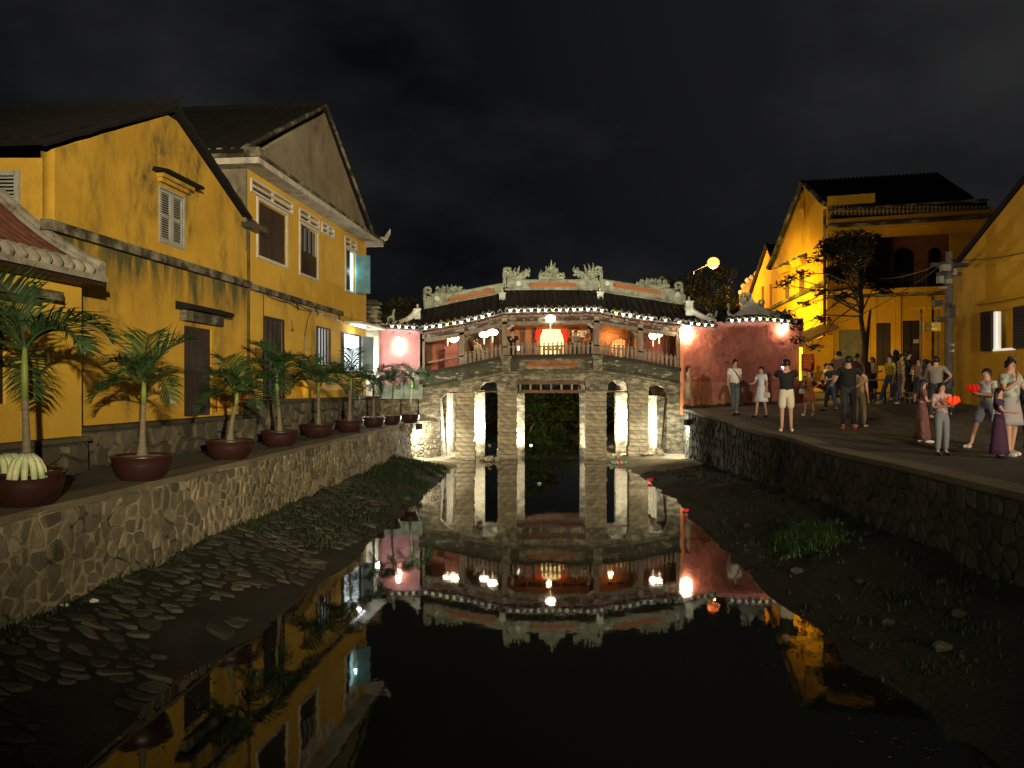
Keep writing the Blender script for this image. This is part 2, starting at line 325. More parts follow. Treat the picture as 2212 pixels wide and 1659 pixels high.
# quays
tag(sheet('quay_pavement', lambda y: [xr(y)+.34+k for k in [0, .3, .8, 1.4, 2, 2.8, 3.6, 4.6, 5.8, 7, 9, 12, 16, 22, 30, 60]], frange(1, 40, 90)+frange(42, 120, 12), lambda x, y: gz(x, y)+.012*snoise(x, y, 1.1), PAVE), kind='structure')
tag(sheet('left_quay_pavement', lambda y: [-60, -20, -8, lerp(-8, xl(y)-.3, .5), xl(y)-.3] if y < 27.2 else [-60, -20, -8, -6, min(xl(y)-.3, -4.4)], frange(1, 40, 40)+[60, 120], lambda x, y: 1.5+.006*snoise(x, y, 2), PAVE), kind='structure')
tag(place('ground', mesh('ground', [(-300, 118, 1.2), (300, 118, 1.2), (300, 500, 1.2), (-300, 500, 1.2)], [(0, 1, 2, 3)], MUD)), kind='structure')

# ================================================================ STONES
def cells(pts, bx0, bx1, by0, by1, rad):
    out = []
    for i, (px, py) in enumerate(pts):
        poly = [(bx0, by0), (bx1, by0), (bx1, by1), (bx0, by1)]
        poly = [(max(px-rad, min(px+rad, x)), max(py-rad, min(py+rad, y))) for x, y in poly]
        poly = [(max(px-rad, bx0), max(py-rad, by0)), (min(px+rad, bx1), max(py-rad, by0)), (min(px+rad, bx1), min(py+rad, by1)), (max(px-rad, bx0), min(py+rad, by1))]
        for j, (qx, qy) in enumerate(pts):
            if j == i: continue
            dx, dy = qx-px, qy-py; d2 = dx*dx+dy*dy
            if d2 > 4*rad*rad*1.2: continue
            mx, my = (px+qx)/2, (py+qy)/2; new = []
            for k in range(len(poly)):
                a = poly[k]; c = poly[(k+1) % len(poly)]
                da = (a[0]-mx)*dx+(a[1]-my)*dy; dc = (c[0]-mx)*dx+(c[1]-my)*dy
                if da <= 0: new.append(a)
                if da*dc < 0: t = da/(da-dc); new.append((a[0]+(c[0]-a[0])*t, a[1]+(c[1]-a[1])*t))
            poly = new
            if not poly: break
        if poly and len(poly) > 2: out.append(((px, py), poly))
    return out
def jgrid(a0, a1, b0, b1, w, h, jit, keep=None, rng=R):
    pts = []; nb = max(1, round((b1-b0)/h)); hh = (b1-b0)/nb
    for r in range(nb):
        a = a0+rng.uniform(0, w)
        while a < a1:
            p = (a+rng.uniform(-jit, jit)*w, b0+(r+.5)*hh+rng.uniform(-jit, jit)*hh)
            if a0 < p[0] < a1 and b0 < p[1] < b1 and (keep is None or keep(*p)): pts.append(p)
            a += w*rng.uniform(.7, 1.35)
    return pts
def stones(pts, bounds, M, parent, mat, gap=.02, H=.05, rad=.4, limit=300, name='stone', yscale=1, stuffname='small_stones', rng=R, skip=None):
    cl = cells(pts, *bounds, rad); items = []
    for (px, py), poly in cl:
        if skip and skip(px, py): continue
        cx = sum(p[0] for p in poly)/len(poly); cy_ = sum(p[1] for p in poly)/len(poly)
        pp = []
        for k in range(len(poly)):
            a = poly[k]; c = poly[(k+1) % len(poly)]
            k_ = rng.uniform(.12, .26); pp += [(a[0]*(1-k_)+c[0]*k_, a[1]*(1-k_)+c[1]*k_), (a[0]*k_+c[0]*(1-k_), a[1]*k_+c[1]*(1-k_))]
        r0 = max(.03, min(math.hypot(x-cx, y-cy_) for x, y in pp)); f = max(.3, 1-gap/r0*rng.uniform(.7, 1.5))
        h = H*rng.uniform(.55, 1.25); tx, ty = rng.uniform(-.2, .2), rng.uniform(-.2, .2)
        def P(x, y, k, hh): 
            X = cx+(x-cx)*k; Y = cy_+(y-cy_)*k
            return M(X, Y, hh+((X-cx)*tx+(Y-cy_)*ty)*min(1, hh/H*1.0))
        n = len(pp)
        vs = [P(x, y, f, -.03) for x, y in pp]+[P(x, y, f*.97, h*.55) for x, y in pp]+[P(x, y, f*.85, h) for x, y in pp]
        fs = [(i, (i+1) % n, n+(i+1) % n, n+i) for i in range(n)]+[(n+i, n+(i+1) % n, 2*n+(i+1) % n, 2*n+i) for i in range(n)]+[tuple(range(2*n, 3*n))]
        c3 = M(cx, cy_, 0); items.append(((c3-Vector((0, 0, CZ))).length, vs, fs))
    items.sort(key=lambda t: t[0])
    for d, vs, fs in items[:limit]:
        o = place(name, mesh(name, vs, fs, mat), parent)
    if len(items) > limit:
        mb = MB()
        for d, vs, fs in items[limit:]: mb.add(vs, fs)
        tag(mb.build(stuffname, mat, parent), kind='stuff')
# left canal wall
lw = thing('canal_wall', 'long rubble stone wall of the left bank with the row of palm pots on top', 'stone wall', (-4.7, 7, .4))
def LW(a, b, c): return Vector((xl(a)+c, a, b))
mb = MB()
ys = frange(2, 26.9, 50)
for y0, y1 in zip(ys, ys[1:]):
    mb.hexa([(xl(y0)-.35, y0, -.3), (xl(y0)-.005, y0, -.3), (xl(y1)-.005, y1, -.3), (xl(y1)-.35, y1, -.3), (xl(y0)-.35, y0, 1.47), (xl(y0)-.005, y0, 1.47), (xl(y1)-.005, y1, 1.47), (xl(y1)-.35, y1, 1.47)])
mb.build('mortar', MORTAR, lw)
mb = MB(); rr = random.Random(5)
for y0, y1 in zip(ys, ys[1:]):
    e0 = .02+.025*math.sin(y0*3.1); e1 = .02+.025*math.sin(y1*3.1)
    mb.hexa([(xl(y0)-.4, y0, 1.44), (xl(y0)+e0, y0, 1.44), (xl(y1)+e1, y1, 1.44), (xl(y1)-.4, y1, 1.44), (xl(y0)-.4, y0, 1.52), (xl(y0)+e0-.02, y0, 1.515), (xl(y1)+e1-.02, y1, 1.515), (xl(y1)-.4, y1, 1.52)])
mb.build('coping', COPING, lw)
stones(jgrid(5.6, 26.9, .2, 1.43, .20, .15, .42, lambda a, b: R.random() > .20), (5.4, 26.95, .12, 1.44), LW, lw, STONE, gap=.012, H=.013, rad=.36)
# end of the left wall, turning toward the bridge
le = thing('wall_end', 'short stone return wall in lamp light between the left quay and the bridge', 'stone wall', (-3.2, 27.5, 0))
EA, EB = Vector((-3.58, 26.95, 0)), Vector((-2.72, 28.95, 0))
def LE(a, b, c):
    d = (EB-EA); p = EA+d*a; n = Vector((d.y, -d.x, 0)).normalized(); return Vector((p.x, p.y, b))+n*c
mb = MB(); mb.hexa([LE(0, -.2, -.4), LE(1, -.2, -.4), LE(1, -.2, 0), LE(0, -.2, 0), LE(0, 1.5, -.4), LE(1, 1.5, -.4), LE(1, 1.5, 0), LE(0, 1.5, 0)]); mb.build('mortar', MORTAR, le)
stones(jgrid(0.02, .98, .02, 1.47, .09, .2, .28), (0, 1, 0, 1.48), lambda a, b, c: LE(a, b, c), le, STONE, gap=.012, H=.04, rad=.3)
# right canal wall
rw = thing('canal_wall', 'dark mossy rubble wall of the right bank below the people on the quay', 'stone wall', (5.6, 10, .4))
def RW(a, b, c): return Vector((xr(a)-c, a, b))
mb = MB(); mk = MB(); ys = frange(2, 27.6, 60)
for y0, y1 in zip(ys, ys[1:]):
    t0, t1 = gz(xr(y0)+.2, y0)-.03, gz(xr(y1)+.2, y1)-.03
    mb.hexa([(xr(y0)+.003, y0, -.3), (xr(y0)+.45, y0, -.3), (xr(y1)+.45, y1, -.3), (xr(y1)+.003, y1, -.3), (xr(y0)+.003, y0, t0), (xr(y0)+.45, y0, t0), (xr(y1)+.45, y1, t1), (xr(y1)+.003, y1, t1)])
    mk.hexa([(xr(y0)-.02, y0, t0-.03), (xr(y0)+.40, y0, t0-.03), (xr(y1)+.40, y1, t1-.03), (xr(y1)-.02, y1, t1-.03), (xr(y0)-.01, y0, t0+.045), (xr(y0)+.40, y0, t0+.05), (xr(y1)+.40, y1, t1+.05), (xr(y1)-.01, y1, t1+.045)])
mb.build('mortar', MORTARD, rw); mk.build('coping', COPING, rw)
def rtop(a): return gz(xr(a)+.2, a)-.07
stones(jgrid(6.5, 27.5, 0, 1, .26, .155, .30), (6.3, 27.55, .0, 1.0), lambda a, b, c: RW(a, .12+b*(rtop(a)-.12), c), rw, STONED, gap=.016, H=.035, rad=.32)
# cobbled foot of the left bank
cb = thing('cobbled_bank', 'sloping stone pitching at the water edge under the left wall', 'stone bank', (-3.8, 8, .2))
stones(jgrid(5.0, 19.0, .03, .90, .21, .115, .38), (4.9, 21.2, 0, .96), lambda a, b, c: Vector((lerp(xl(a), wl(a), b), a, bankz(lerp(xl(a), wl(a), b), a)+c*.9)), cb, COBBLE, gap=.02, H=.028, rad=.30, skip=lambda a, b: snoise(a*1.0, b*3, .7)+.8*(b-.55) > .40 or R.random() < .10)
# loose rocks on the right bank
RK = [(7.2, .35), (7.9, .62), (8.1, .3), (8.9, .8), (9.6, .45), (10.4, .2), (11.3, .85), (12.6, .5), (13.8, .3), (6.4, .75)]
ROCKL = ['rock on the right bank halfway between water and wall near the frame corner', 'rock on the right bank close under the wall at the right frame edge', 'rock near the dark waterline at the lower right', 'rock touching the foot of the right wall below the children', 'rock on bare mud between the weed clump and the lower right corner', 'rock at the waterline just nearer than the weed clump', 'rock behind the weed clump at the foot of the right wall', 'rock beside the bright weed clump on its far side', 'farthest small rock on the right bank near the waterline', 'nearest rock on the right bank at the frame corner']
for k in range(10):
    Y = RK[k][0]; X = lerp(wr(Y), xr(Y), RK[k][1]); s = R.uniform(.05, .10)
    mbk = MB(); mbk.blob((0, 0, 0), (s, s*R.uniform(.6, 1), s*.5), 7, 4, lambda v: v+Vector((R.uniform(-1, 1), R.uniform(-1, 1), R.uniform(-1, 1)))*s*.13)
    tag(mbk.build('rock', COBBLE), ROCKL[k], 'rock', 'loose rocks on the right bank').location = (X, Y, bankz(X, Y)+s*.2)

# ---- grass
def tuft(mb, X, Y, z, h, n, spread, rng=R):
    for k in range(n):
        a = rng.uniform(0, 6.283); r = spread*math.sqrt(rng.random()); x, y = X+r*math.cos(a), Y+r*math.sin(a)
        hh = h*rng.uniform(.5, 1.15)*(1-.5*(r/spread)**2); b = rng.uniform(0, 6.283); lean = hh*rng.uniform(.15, .8); w = rng.uniform(.006, .014)
        dx, dy = math.cos(b), math.sin(b); zz = z(x, y)
        p0 = Vector((x, y, zz)); p1 = p0+Vector((dx*lean*.35, dy*lean*.35, hh*.6)); p2 = p0+Vector((dx*lean, dy*lean, hh)); s = Vector((-dy, dx, 0))*w
        mb.add([p0-s, p0+s, p1+s*.8, p1-s*.8, p2], [(0, 1, 2, 3), (3, 2, 4)])
mg = MB()
for k in range(330):
    Y = R.uniform(12, 25.6); u = R.uniform(.02, .92); X = lerp(xl(Y), wl(Y), u); tuft(mg, X, Y, bankz, .11+.06*(Y > 20), 14 if Y < 17 else 24, .26)
for k in range(90):
    Y = R.uniform(5.5, 15); X = lerp(xl(Y), wl(Y), R.uniform(.0, .1)); tuft(mg, X, Y, bankz, .09, 12, .12)
tag(mg.build('left_bank_grass', GRASS), 'low dark grass on the left bank below the palm wall', 'grass', kind='stuff')
mg = MB()
for k in range(420):
    Y = R.uniform(6.5, 24); X = lerp(wr(Y), xr(Y), 1-R.random()**1.4*.95); tuft(mg, X, Y, bankz, R.uniform(.04, .13), R.randrange(5, 16), R.uniform(.08, .28))
tag(mg.build('right_bank_grass', GRASS), 'sparse dark grass along the foot of the right wall', 'grass', kind='stuff')
mg = MB(); c = PX(1735, 1165, 11.9)
for k in range(130):
    a = R.uniform(0, 6.28); r = abs(R.gauss(0, .42)); tuft(mg, c.x+r*math.cos(a)*1.0, c.y+r*math.sin(a)*1.5, bankz, R.uniform(.5, 1.1)*.34*max(.25, 1-.6*(r/.6)), int(34*max(.2, 1-r*.8)), R.uniform(.06, .16))
tag(mg.build('grass_clump', m('weed leaf', (.035, .08, .015), .6, var=(.015, .035, .007), vscale=2, rnd=.35, bump=0)), 'bright green bushy clump of weeds on the dark right bank', 'plant')
lamp('weed_fill_light', 'SPOT', (3.6, 9.0, 4.0), 75, (1, 1, .62), (4.5, 11.9, .4), .05, 19, 1)  # added spot brightening the weed clump, no lamp stands there

# ---- leaves and scum drifting on the water along both edges
mg = MB()
for k in range(520):
    Y = 5.6+18*R.random()**1.3; sd = R.random() < .5; u = abs(R.gauss(0, .35)); X = wl(Y)+.05+u if sd else wr(Y)-.05-u
    a = R.uniform(0, 6.28); l = R.uniform(.008, .028); p = Vector((X, Y, .004)); q = Vector((math.cos(a), math.sin(a), 0))*l; n_ = Vector((-q.y, q.x, 0))*.45; mg.add([p-q, p+n_, p+q, p-n_], [(0, 1, 2, 3)])
tag(mg.build('floating_leaves', MUDL), 'small dead leaves and scum drifting on the water along both banks', 'leaves', kind='stuff')
# ---- pieces of litter
for (x, y, Y, lab, sz) in ((200, 1297, 8.2, 'crumpled pale yellow plastic scrap on the left bank', .07), (140, 1322, 7.9, 'small white plastic cup lying on the left bank', .045), (1165, 1045, 21.6, 'white scrap floating on the water by the right pier reflection', .06)):
    mb = MB(); mb.blob((0, 0, 0), (sz, sz*.5, sz*.35), 7, 4, lambda v: v+Vector((R.uniform(-1, 1), R.uniform(-1, 1), R.uniform(-1, 1)))*sz*.2)
    X = (x-CX)*Y/F; tag(mb.build('litter', WHITE), lab, 'litter').location = (X, Y, max(bankz(X, Y), 0)+.02)

# ================================================================ LEFT SIDE HOUSES
def W(s, z, off=0.0): return Vector((-7.82+.105*s+off, s-.105*off, z))
def WM(a, b, c): return W(a, b, c)
def hz(x, y, off=0.0):
    s = (7.82-off)*F/(CX+.105*F-x); return s, CZ+(HY-y)*s/F
def wpanel(name, outline, holes, thick, off, mat, parent):
    return place(name, panel(outline, holes, thick, lambda a, b, c: W(a, b, off+c), name, mat), parent)
def wbox(mb, s0, s1, z0, z1, o0, o1):
    return mb.hexa([W(s0, z0, o0), W(s1, z0, o0), W(s1, z0, o1), W(s0, z0, o1), W(s0, z1, o0), W(s1, z1, o0), W(s1, z1, o1), W(s0, z1, o1)])
def shutter(parent, s0, s1, z0, z1, off, mat, name='shutter', slats=18, label=None):
    """two panel louvred leaf"""
    mb = MB(); t = .035; e = .055; mid = (z0+z1)/2
    wbox(mb, s0, s0+e, z0, z1, off, off+t); wbox(mb, s1-e, s1, z0, z1, off, off+t)
    for zc in (z0, mid-e/2, z1-e): wbox(mb, s0+e, s1-e, zc, zc+e, off, off+t)
    o = mb.build(name, mat, parent)
    if label: o['label'] = label
    ml = MB(); n = max(4, slats//2)
    for a, b in ((z0+e, mid-e/2), (mid+e/2, z1-e)):
        for k in range(n):
            zz = a+(b-a)*(k+.5)/n; ml.hexa([W(s0+e, zz-.012, off+.028), W(s1-e, zz-.012, off+.028), W(s1-e, zz+.012, off+.004), W(s0+e, zz+.012, off+.004), W(s0+e, zz-.006, off+.028), W(s1-e, zz-.006, off+.028), W(s1-e, zz+.018, off+.004), W(s0+e, zz+.018, off+.004)])
    ml.build('louvres', mat, o)
    bk = MB(); wbox(bk, s0+e, s1-e, z0+e, z1-e, off-.012, off-.004); bk.build('backing', BLACK, o)
    return o
def wframe(parent, s0, s1, z0, z1, off, mat, e=.06, d=.05, name='window_frame'):
    mb = MB(); wbox(mb, s0-e, s0, z0-e, z1+e, off-.02, off+d); wbox(mb, s1, s1+e, z0-e, z1+e, off-.02, off+d); wbox(mb, s0, s1, z1, z1+e, off-.02, off+d); wbox(mb, s0, s1, z0-e, z0, off-.02, off+d)
    return mb.build(name, mat, parent)
def back(parent, s0, s1, z0, z1, mat, off=-.2, name='dark_interior'):
    mb = MB(); wbox(mb, s0-.02, s1+.02, z0-.02, z1+.02, off-.03, off); return mb.build(name, mat, parent)
# house with gable
h1 = thing('stucco_house', 'stained yellow gabled house with one grey louvred window in its gable', 'house', W(14, 1.4, 0))
G1 = [(11.17, 1.3), (17.38, 1.3), (17.38, 6.42), (17.19, 6.50), (14.45, 7.72), (14.15, 7.72), (11.17, 6.17)]
arch = [(15.80, 2.2), (16.62, 2.2), (16.62, 2.75), (16.55, 2.95), (16.38, 3.09), (16.2, 3.13), (16.02, 3.08), (15.87, 2.95), (15.80, 2.75)]
arch_in = [(15.90, 2.2), (16.35, 2.2), (16.35, 2.55), (16.28, 2.7), (16.12, 2.77), (15.97, 2.7), (15.90, 2.55)]
wpanel('wall', G1, [rect(13.85, 14.70, 5.34, 6.34), rect(14.71, 15.79, 2.15, 3.90), arch], .22, -.11, YW, h1)
wpanel('arched_niche', [(15.76, 2.16), (16.66, 2.16), (16.66, 3.17), (15.76, 3.17)], [arch_in], .06, -.16, YW3, h1)
back(h1, 15.8, 16.62, 2.2, 3.1, YW3, -.24, 'niche_back')
fr = wframe(h1, 13.87, 14.68, 5.36, 6.32, -.02, GREYWD, .03, .04)
back(h1, 13.85, 14.7, 5.34, 6.34, BLACK, -.08)
shutter(h1, 13.88, 14.27, 5.37, 6.31, -.03, GREYWD); shutter(h1, 14.28, 14.67, 5.37, 6.31, -.03, GREYWD)
mb = MB(); mb.hexa([W(13.62, 6.56, 0), W(15.0, 6.56, 0), W(15.0, 6.56, .26), W(13.62, 6.56, .26), W(13.7, 6.66, 0), W(14.95, 6.66, 0), W(14.95, 6.60, .28), W(13.7, 6.60, .28)]); mb.build('window_hood', DKROOF, h1)
mb = MB(); wbox(mb, 13.78, 14.85, 6.49, 6.56, 0, .14); wbox(mb, 13.82, 14.80, 6.42, 6.49, 0, .08); mb.build('cornice', YW, h1)
mb = MB(); wbox(mb, 10.9, 17.38, 4.95, 5.10, -.02, .13); mb.build('string_course', LEDGE, h1)
# door of vertical planks
d = MB(); wbox(d, 14.71, 15.79, 2.15, 3.90, -.08, -.045); d = d.build('door', DKWOOD, h1)
for k in range(6):
    q = MB(); a = 14.75+k*.17; wbox(q, a, a+.155, 2.17, 3.88, -.045, -.03); q.build('plank', DKWOOD, d)
q = MB(); q.tube([W(15.2, 3.0, -.07), W(15.2, 3.0, -.03)], .03, 8); q.build('handle', METAL, d)
mb = MB(); mb.hexa([W(14.4, 4.18, 0), W(16.15, 4.18, 0), W(16.15, 4.18, .30), W(14.4, 4.18, .30), W(14.4, 4.34, 0), W(16.15, 4.34, 0), W(16.15, 4.26, .3), W(14.4, 4.26, .3)]); mb.build('door_hood', DKROOF, h1)
mb = MB(); wbox(mb, 14.55, 16.0, 3.98, 4.18, 0, .15); mb.build('lintel', LEDGE, h1)
# near wall of this house facing the viewer
def NW(a, b, c): return Vector((a, 11.17-c, b))
hx = W(11.17, 0, 0).x
place('side_wall', panel([(hx-9, 1.3), (hx, 1.3), (hx, 6.05), (hx-9, 6.05)], [rect(-8.05, -7.16, 4.6, 5.86)], .2, lambda a, b, c: NW(a, b, -.12+c), 'side_wall', YW), h1)
mb = MB(); mb.box((-7.6, 11.28, 5.2), (.95, .04, 1.4)); mb.build('dark_interior', BLACK, h1)
sh = MB()
for a in (-8.05, -7.23): sh.box((a+.035, 11.18, 5.23), (.07, .06, 1.26))
for b in (4.64, 5.22, 5.82): sh.box((-7.6, 11.18, b), (.75, .06, .07))
sh = sh.build('side_shutter', GREYWD, h1)
ml = MB()
for k in range(22): ml.box((-7.6, 11.19, 4.68+k*.054), (.75, .02, .026))
ml.build('louvres', GREYWD, sh)
# roof with corrugated tile rows
def gable_roof(parent, s0, s1, sp, z0, z1, zp, o0, o1, mat, th=.10, pitch=.28, name='roof_slope', rows=True):
    for a, b, za in ((s0, sp, z0), (s1, sp, z1)):
        mb = MB()
        mb.hexa([W(a, za-th, o0), W(b, zp-th, o0), W(b, zp-th, o1), W(a, za-th, o1), W(a, za, o0), W(b, zp, o0), W(b, zp, o1), W(a, za, o1)] if a < b else [W(b, zp-th, o0), W(a, za-th, o0), W(a, za-th, o1), W(b, zp-th, o1), W(b, zp, o0), W(a, za, o0), W(a, za, o1), W(b, zp, o1)])
        o = mb.build(name, mat, parent)
        if rows:
            k = o1-pitch/2; tr = MB()
            while k > o0:
                tr.tube([W(a, za+.02, k), W(lerp(a, b, .5), lerp(za, zp, .5)+.02, k), W(b, zp+.02, k)], .07, 6); k -= pitch
            tr.build('tile_rows', mat, o)
    mb = MB(); mb.tube([W(sp, zp+.03, o0), W(sp, zp+.05, (o0+o1)/2), W(sp, zp+.05, o1)], .11, 8); mb.build('ridge', mat, parent)
gable_roof(h1, 10.85, 17.42, 14.3, 6.22, 6.58, 7.93, -9.5, .07, DKROOF, .09)
mb = MB()
for a, b, za in ((10.85, 14.3, 6.16), (17.42, 14.3, 6.54)):
    mb.tube([W(lerp(a, b, t), lerp(za, 7.95, t)+.015*math.sin(t*40), .07) for t in frange(0, 1, 12)], .055, 6)
mb.build('verge', DKROOF, h1)
mb = MB(); mb.tube([W(17.35, 6.45, .05), W(17.5, 6.40, .12)], .10, 8); wbox(mb, 17.1, 17.85, 6.28, 6.40, .0, .28); mb.build('gutter_spout', METAL, h1)
mb = MB(); mb.tube([W(17.40, 6.3, .03), W(17.40, 2.4, .03)], .035, 6); mb.build('drain_pipe', STAIN_SHADE, h1)
# house two
h2 = thing('stucco_house', 'taller yellow house with white framed windows under a grey plaster gable', 'house', W(22, 1.4, 0))
W1, W2, W3 = rect(17.91, 19.57, 5.80, 7.08), rect(20.49, 21.78, 5.78, 7.08), rect(24.27, 25.27, 5.82, 7.10)
D1, G2, G3 = rect(18.22, 19.42, 2.45, 4.42), rect(21.70, 22.90, 3.35, 4.46), rect(23.83, 25.95, 3.2, 4.46)
VS = [(17.55, 19.95, 2), (20.45, 21.9, 2), (22.15, 23.15, 2), (24.2, 25.36, 2)]
arch2 = [(20.25, 2.45), (21.05, 2.45), (21.05, 2.75), (20.98, 2.92), (20.65, 3.10), (20.32, 2.92), (20.25, 2.75)]
wpanel('wall', rect(17.38, 26.5, 1.3, 7.66), [W1, W2, W3, D1, G2, G3, arch2]+[rect(a, b, 7.22, 7.46) for a, b, n in VS], .22, -.10, YW2, h2)
mb = MB(); wbox(mb, 20.2, 21.1, 2.42, 3.12, -.25, -.18); mb.build('niche_back', YW3, h2)
mb = MB(); mb.hexa([W(26.5, 1.3, -9), W(26.52, 1.3, -.22), W(26.3, 1.3, -.22), W(26.3, 1.3, -9), W(26.5, 7.66, -9), W(26.52, 7.66, -.22), W(26.3, 7.66, -.22), W(26.3, 7.66, -9)]); mb.build('far_wall', YW2, h2)
mb = MB(); mb.hexa([W(17.38, 5.0, -9), W(17.38, 5.0, -.215), W(17.6, 5.0, -.215), W(17.6, 5.0, -9), W(17.38, 7.66, -9), W(17.38, 7.66, -.215), W(17.6, 7.66, -.215), W(17.6, 7.66, -9)]); mb.build('side_wall', GREYPL, h2)
mb = MB(); wbox(mb, 17.30, 17.378, 5.8, 7.64, -.5, .012); mb.build('side_render', GREYPL, h2)
for (a, z0), (b, _), (_, z1), _c in (W1, W2, W3): wframe(h2, a, b, z0, z1, .01, WHITE, .07, .035)
for (a, z0), (b, _), (_, z1), _c in (W1,):
    back(h2, a, b, z0, z1, BLACK, -.07)
    for k in range(2):
        sh = MB(); c0 = a+(b-a)*k/2+.02; wbox(sh, c0, c0+(b-a)/2-.03, z0+.01, z1-.01, -.05, -.02); sh = sh.build('shutter', DKWOOD, h2)
        pn = MB()
        for r in range(3): wbox(pn, c0+.08, c0+(b-a)/2-.12, z0+.08+r*.42, z0+.40+r*.42, -.02, -.008)
        pn.build('panels', DKWOOD, sh)
back(h2, 20.49, 21.78, 5.78, 7.08, BLACK, -.07)
sh = MB(); wbox(sh, 20.5, 21.77, 5.79, 6.40, -.05, -.01); sh.build('lower_shutter', DKWOOD, h2)
for k in range(4):
    q = MB(); a = 20.6+k*.32; wbox(q, a, a+.11, 6.42, 7.05, -.05, -.01); q.build('bar', m('grey blue bar', (.10, .11, .13), .6, bump=0) if k == 0 else bpy.data.materials['grey blue bar'], h2)
# lit window with open blue shutter
back(h2, 24.27, 25.27, 5.82, 7.10, ROOMB, -.06, 'lit_room')
sh = MB(); wbox(sh, 24.28, 24.80, 5.83, 7.09, -.05, -.01); sh.build('shutter', DKWOOD, h2)
def hinged(parent, s, z0, z1, wd, ang, mat, name='open_shutter', panels=3, label=None):
    M0 = W(s, 0, .05); u = Vector((math.sin(ang), math.cos(ang), 0)); n = Vector((u.y, -u.x, 0))
    def M(a, b, c): p = M0+u*a+n*c; return Vector((p.x, p.y, b))
    mb = MB(); e = .06
    def bx(a0, a1, b0, b1, c0, c1): mb.hexa([M(a0, b0, c0), M(a1, b0, c0), M(a1, b0, c1), M(a0, b0, c1), M(a0, b1, c0), M(a1, b1, c0), M(a1, b1, c1), M(a0, b1, c1)])
    bx(0, e, z0, z1, 0, .04); bx(wd-e, wd, z0, z1, 0, .04)
    for k in range(panels+1): zc = z0+(z1-z0-e)*k/panels; bx(e, wd-e, zc, zc+e, 0, .04)
    o = mb.build(name, mat, parent)
    if label: o['label'] = label
    mb = MB(); bx(e, wd-e, z0+e, z1-e, .012, .026); mb.build('panels', mat, o); return o
hinged(h2, 25.2, 5.82, 7.08, .50, .95, BLUEWD, label='open blue panelled shutter')
lamp('room_light', 'POINT', W(25.0, 6.5, .10), 5, (.6, .95, 1), None, .05)
# vents
for a, b, n in VS:
    mb = MB(); wbox(mb, a-.03, a+.03, 7.18, 7.5, -.02, .045); wbox(mb, b-.03, b+.03, 7.18, 7.5, -.02, .045); wbox(mb, (a+b)/2-.03, (a+b)/2+.03, 7.22, 7.46, -.02, .04)
    for zz in (7.18, 7.31, 7.45): wbox(mb, a+.03, b-.03, zz, zz+.06, -.02, .045)
    mb.build('air_vent', WHITE, h2)
    back(h2, a, b, 7.22, 7.46, BLACK, -.1)
# ground floor openings
back(h2, 18.22, 19.42, 2.45, 4.42, BLACK, -.09)
d = MB(); wbox(d, 18.23, 19.41, 2.45, 4.41, -.08, -.04); d = d.build('door', DKWOOD, h2)
for k in range(4):
    q = MB(); a = 18.28+k*.285; wbox(q, a, a+.22, 2.5, 4.35, -.04, -.02); q.build('plank', DKWOOD, d)
wframe(h2, 18.25, 19.39, 2.47, 4.38, .0, DKWOOD, .04, .03, 'door_frame')
back(h2, 21.70, 22.90, 3.35, 4.46, ROOMW, -.09, 'lit_room')
wframe(h2, 21.74, 22.86, 3.39, 4.42, -.03, DKWOOD, .04, .05)
for k in range(4):
    q = MB(); a = 21.90+k*.24; wbox(q, a, a+.11, 3.4, 4.42, -.06, -.02); q.build('bar', DKWOOD, h2)
back(h2, 23.83, 25.95, 3.2, 4.46, ROOMW, -.09, 'lit_room')
wframe(h2, 23.87, 25.91, 3.24, 4.42, -.03, DKWOOD, .04, .05)
for a in (23.9, 24.12):
    q = MB(); wbox(q, a, a+.14, 3.25, 4.42, -.06, -.02); q.build('bar', DKWOOD, h2)
hinged(h2, 25.85, 3.22, 4.44, .55, .55, m('grey shutter', (.16, .2, .22), .6, bump=.1))
lamp('shop_light', 'POINT', W(24.9, 4.45, .25), 9, (.93, .97, 1), None, .06)
mb = MB(); wbox(mb, 24.0, 26.9, 4.72, 4.78, -.05, .62); mb.build('awning', WHITE, h2)
mb = MB(); wbox(mb, 24.2, 25.6, 4.69, 4.715, .2, .27); mb.build('tube_light', emis('white tube light', (.95, .98, 1), 6), h2)
mb = MB(); wbox(mb, 17.38, 23.75, 4.93, 5.06, -.0, .13); mb.build('string_course', LEDGE, h2)
# roof slab, gable and roof
mb = MB(); wbox(mb, 17.0, 27.1, 7.665, 7.80, -9.5, .45); mb.build('eaves_slab', WHITEPL, h2)
mb = MB(); wbox(mb, 16.95, 27.15, 7.80, 7.87, -9.5, .50); mb.build('eaves_edge', LEDGE, h2)
mb = MB(); wbox(mb, 16.98, 17.2, 7.87, 8.02, -.2, .46); mb.build('corner_block', LEDGE, h2)
mb = MB(); wbox(mb, 16.98, 17.12, 7.87, 8.02, -6, -.25); mb.build('eaves_parapet', LEDGE, h2)
wpanel('gable', [(17.3, 7.87), (26.7, 7.87), (22.15, 10.62)], [], .15, .02, GREYPL, h2)
gable_roof(h2, 16.95, 27.1, 22.15, 7.97, 7.97, 10.80, -9.5, .12, DKROOF, .08)
mb = MB()
for a in (16.95, 27.1): mb.tube([W(lerp(a, 22.15, t), lerp(8.0, 10.83, t), .14) for t in frange(0, 1, 10)], .05, 6)
mb.build('verge', LEDGE, h2)
mb = MB(); mb.tube([W(27.0, 7.9, .4), W(27.2, 7.98, .5), W(27.35, 8.2, .58), W(27.38, 8.35, .62)], [.10, .09, .06, .02], 7); mb.build('upturned_tip', WHITEPL, h2)
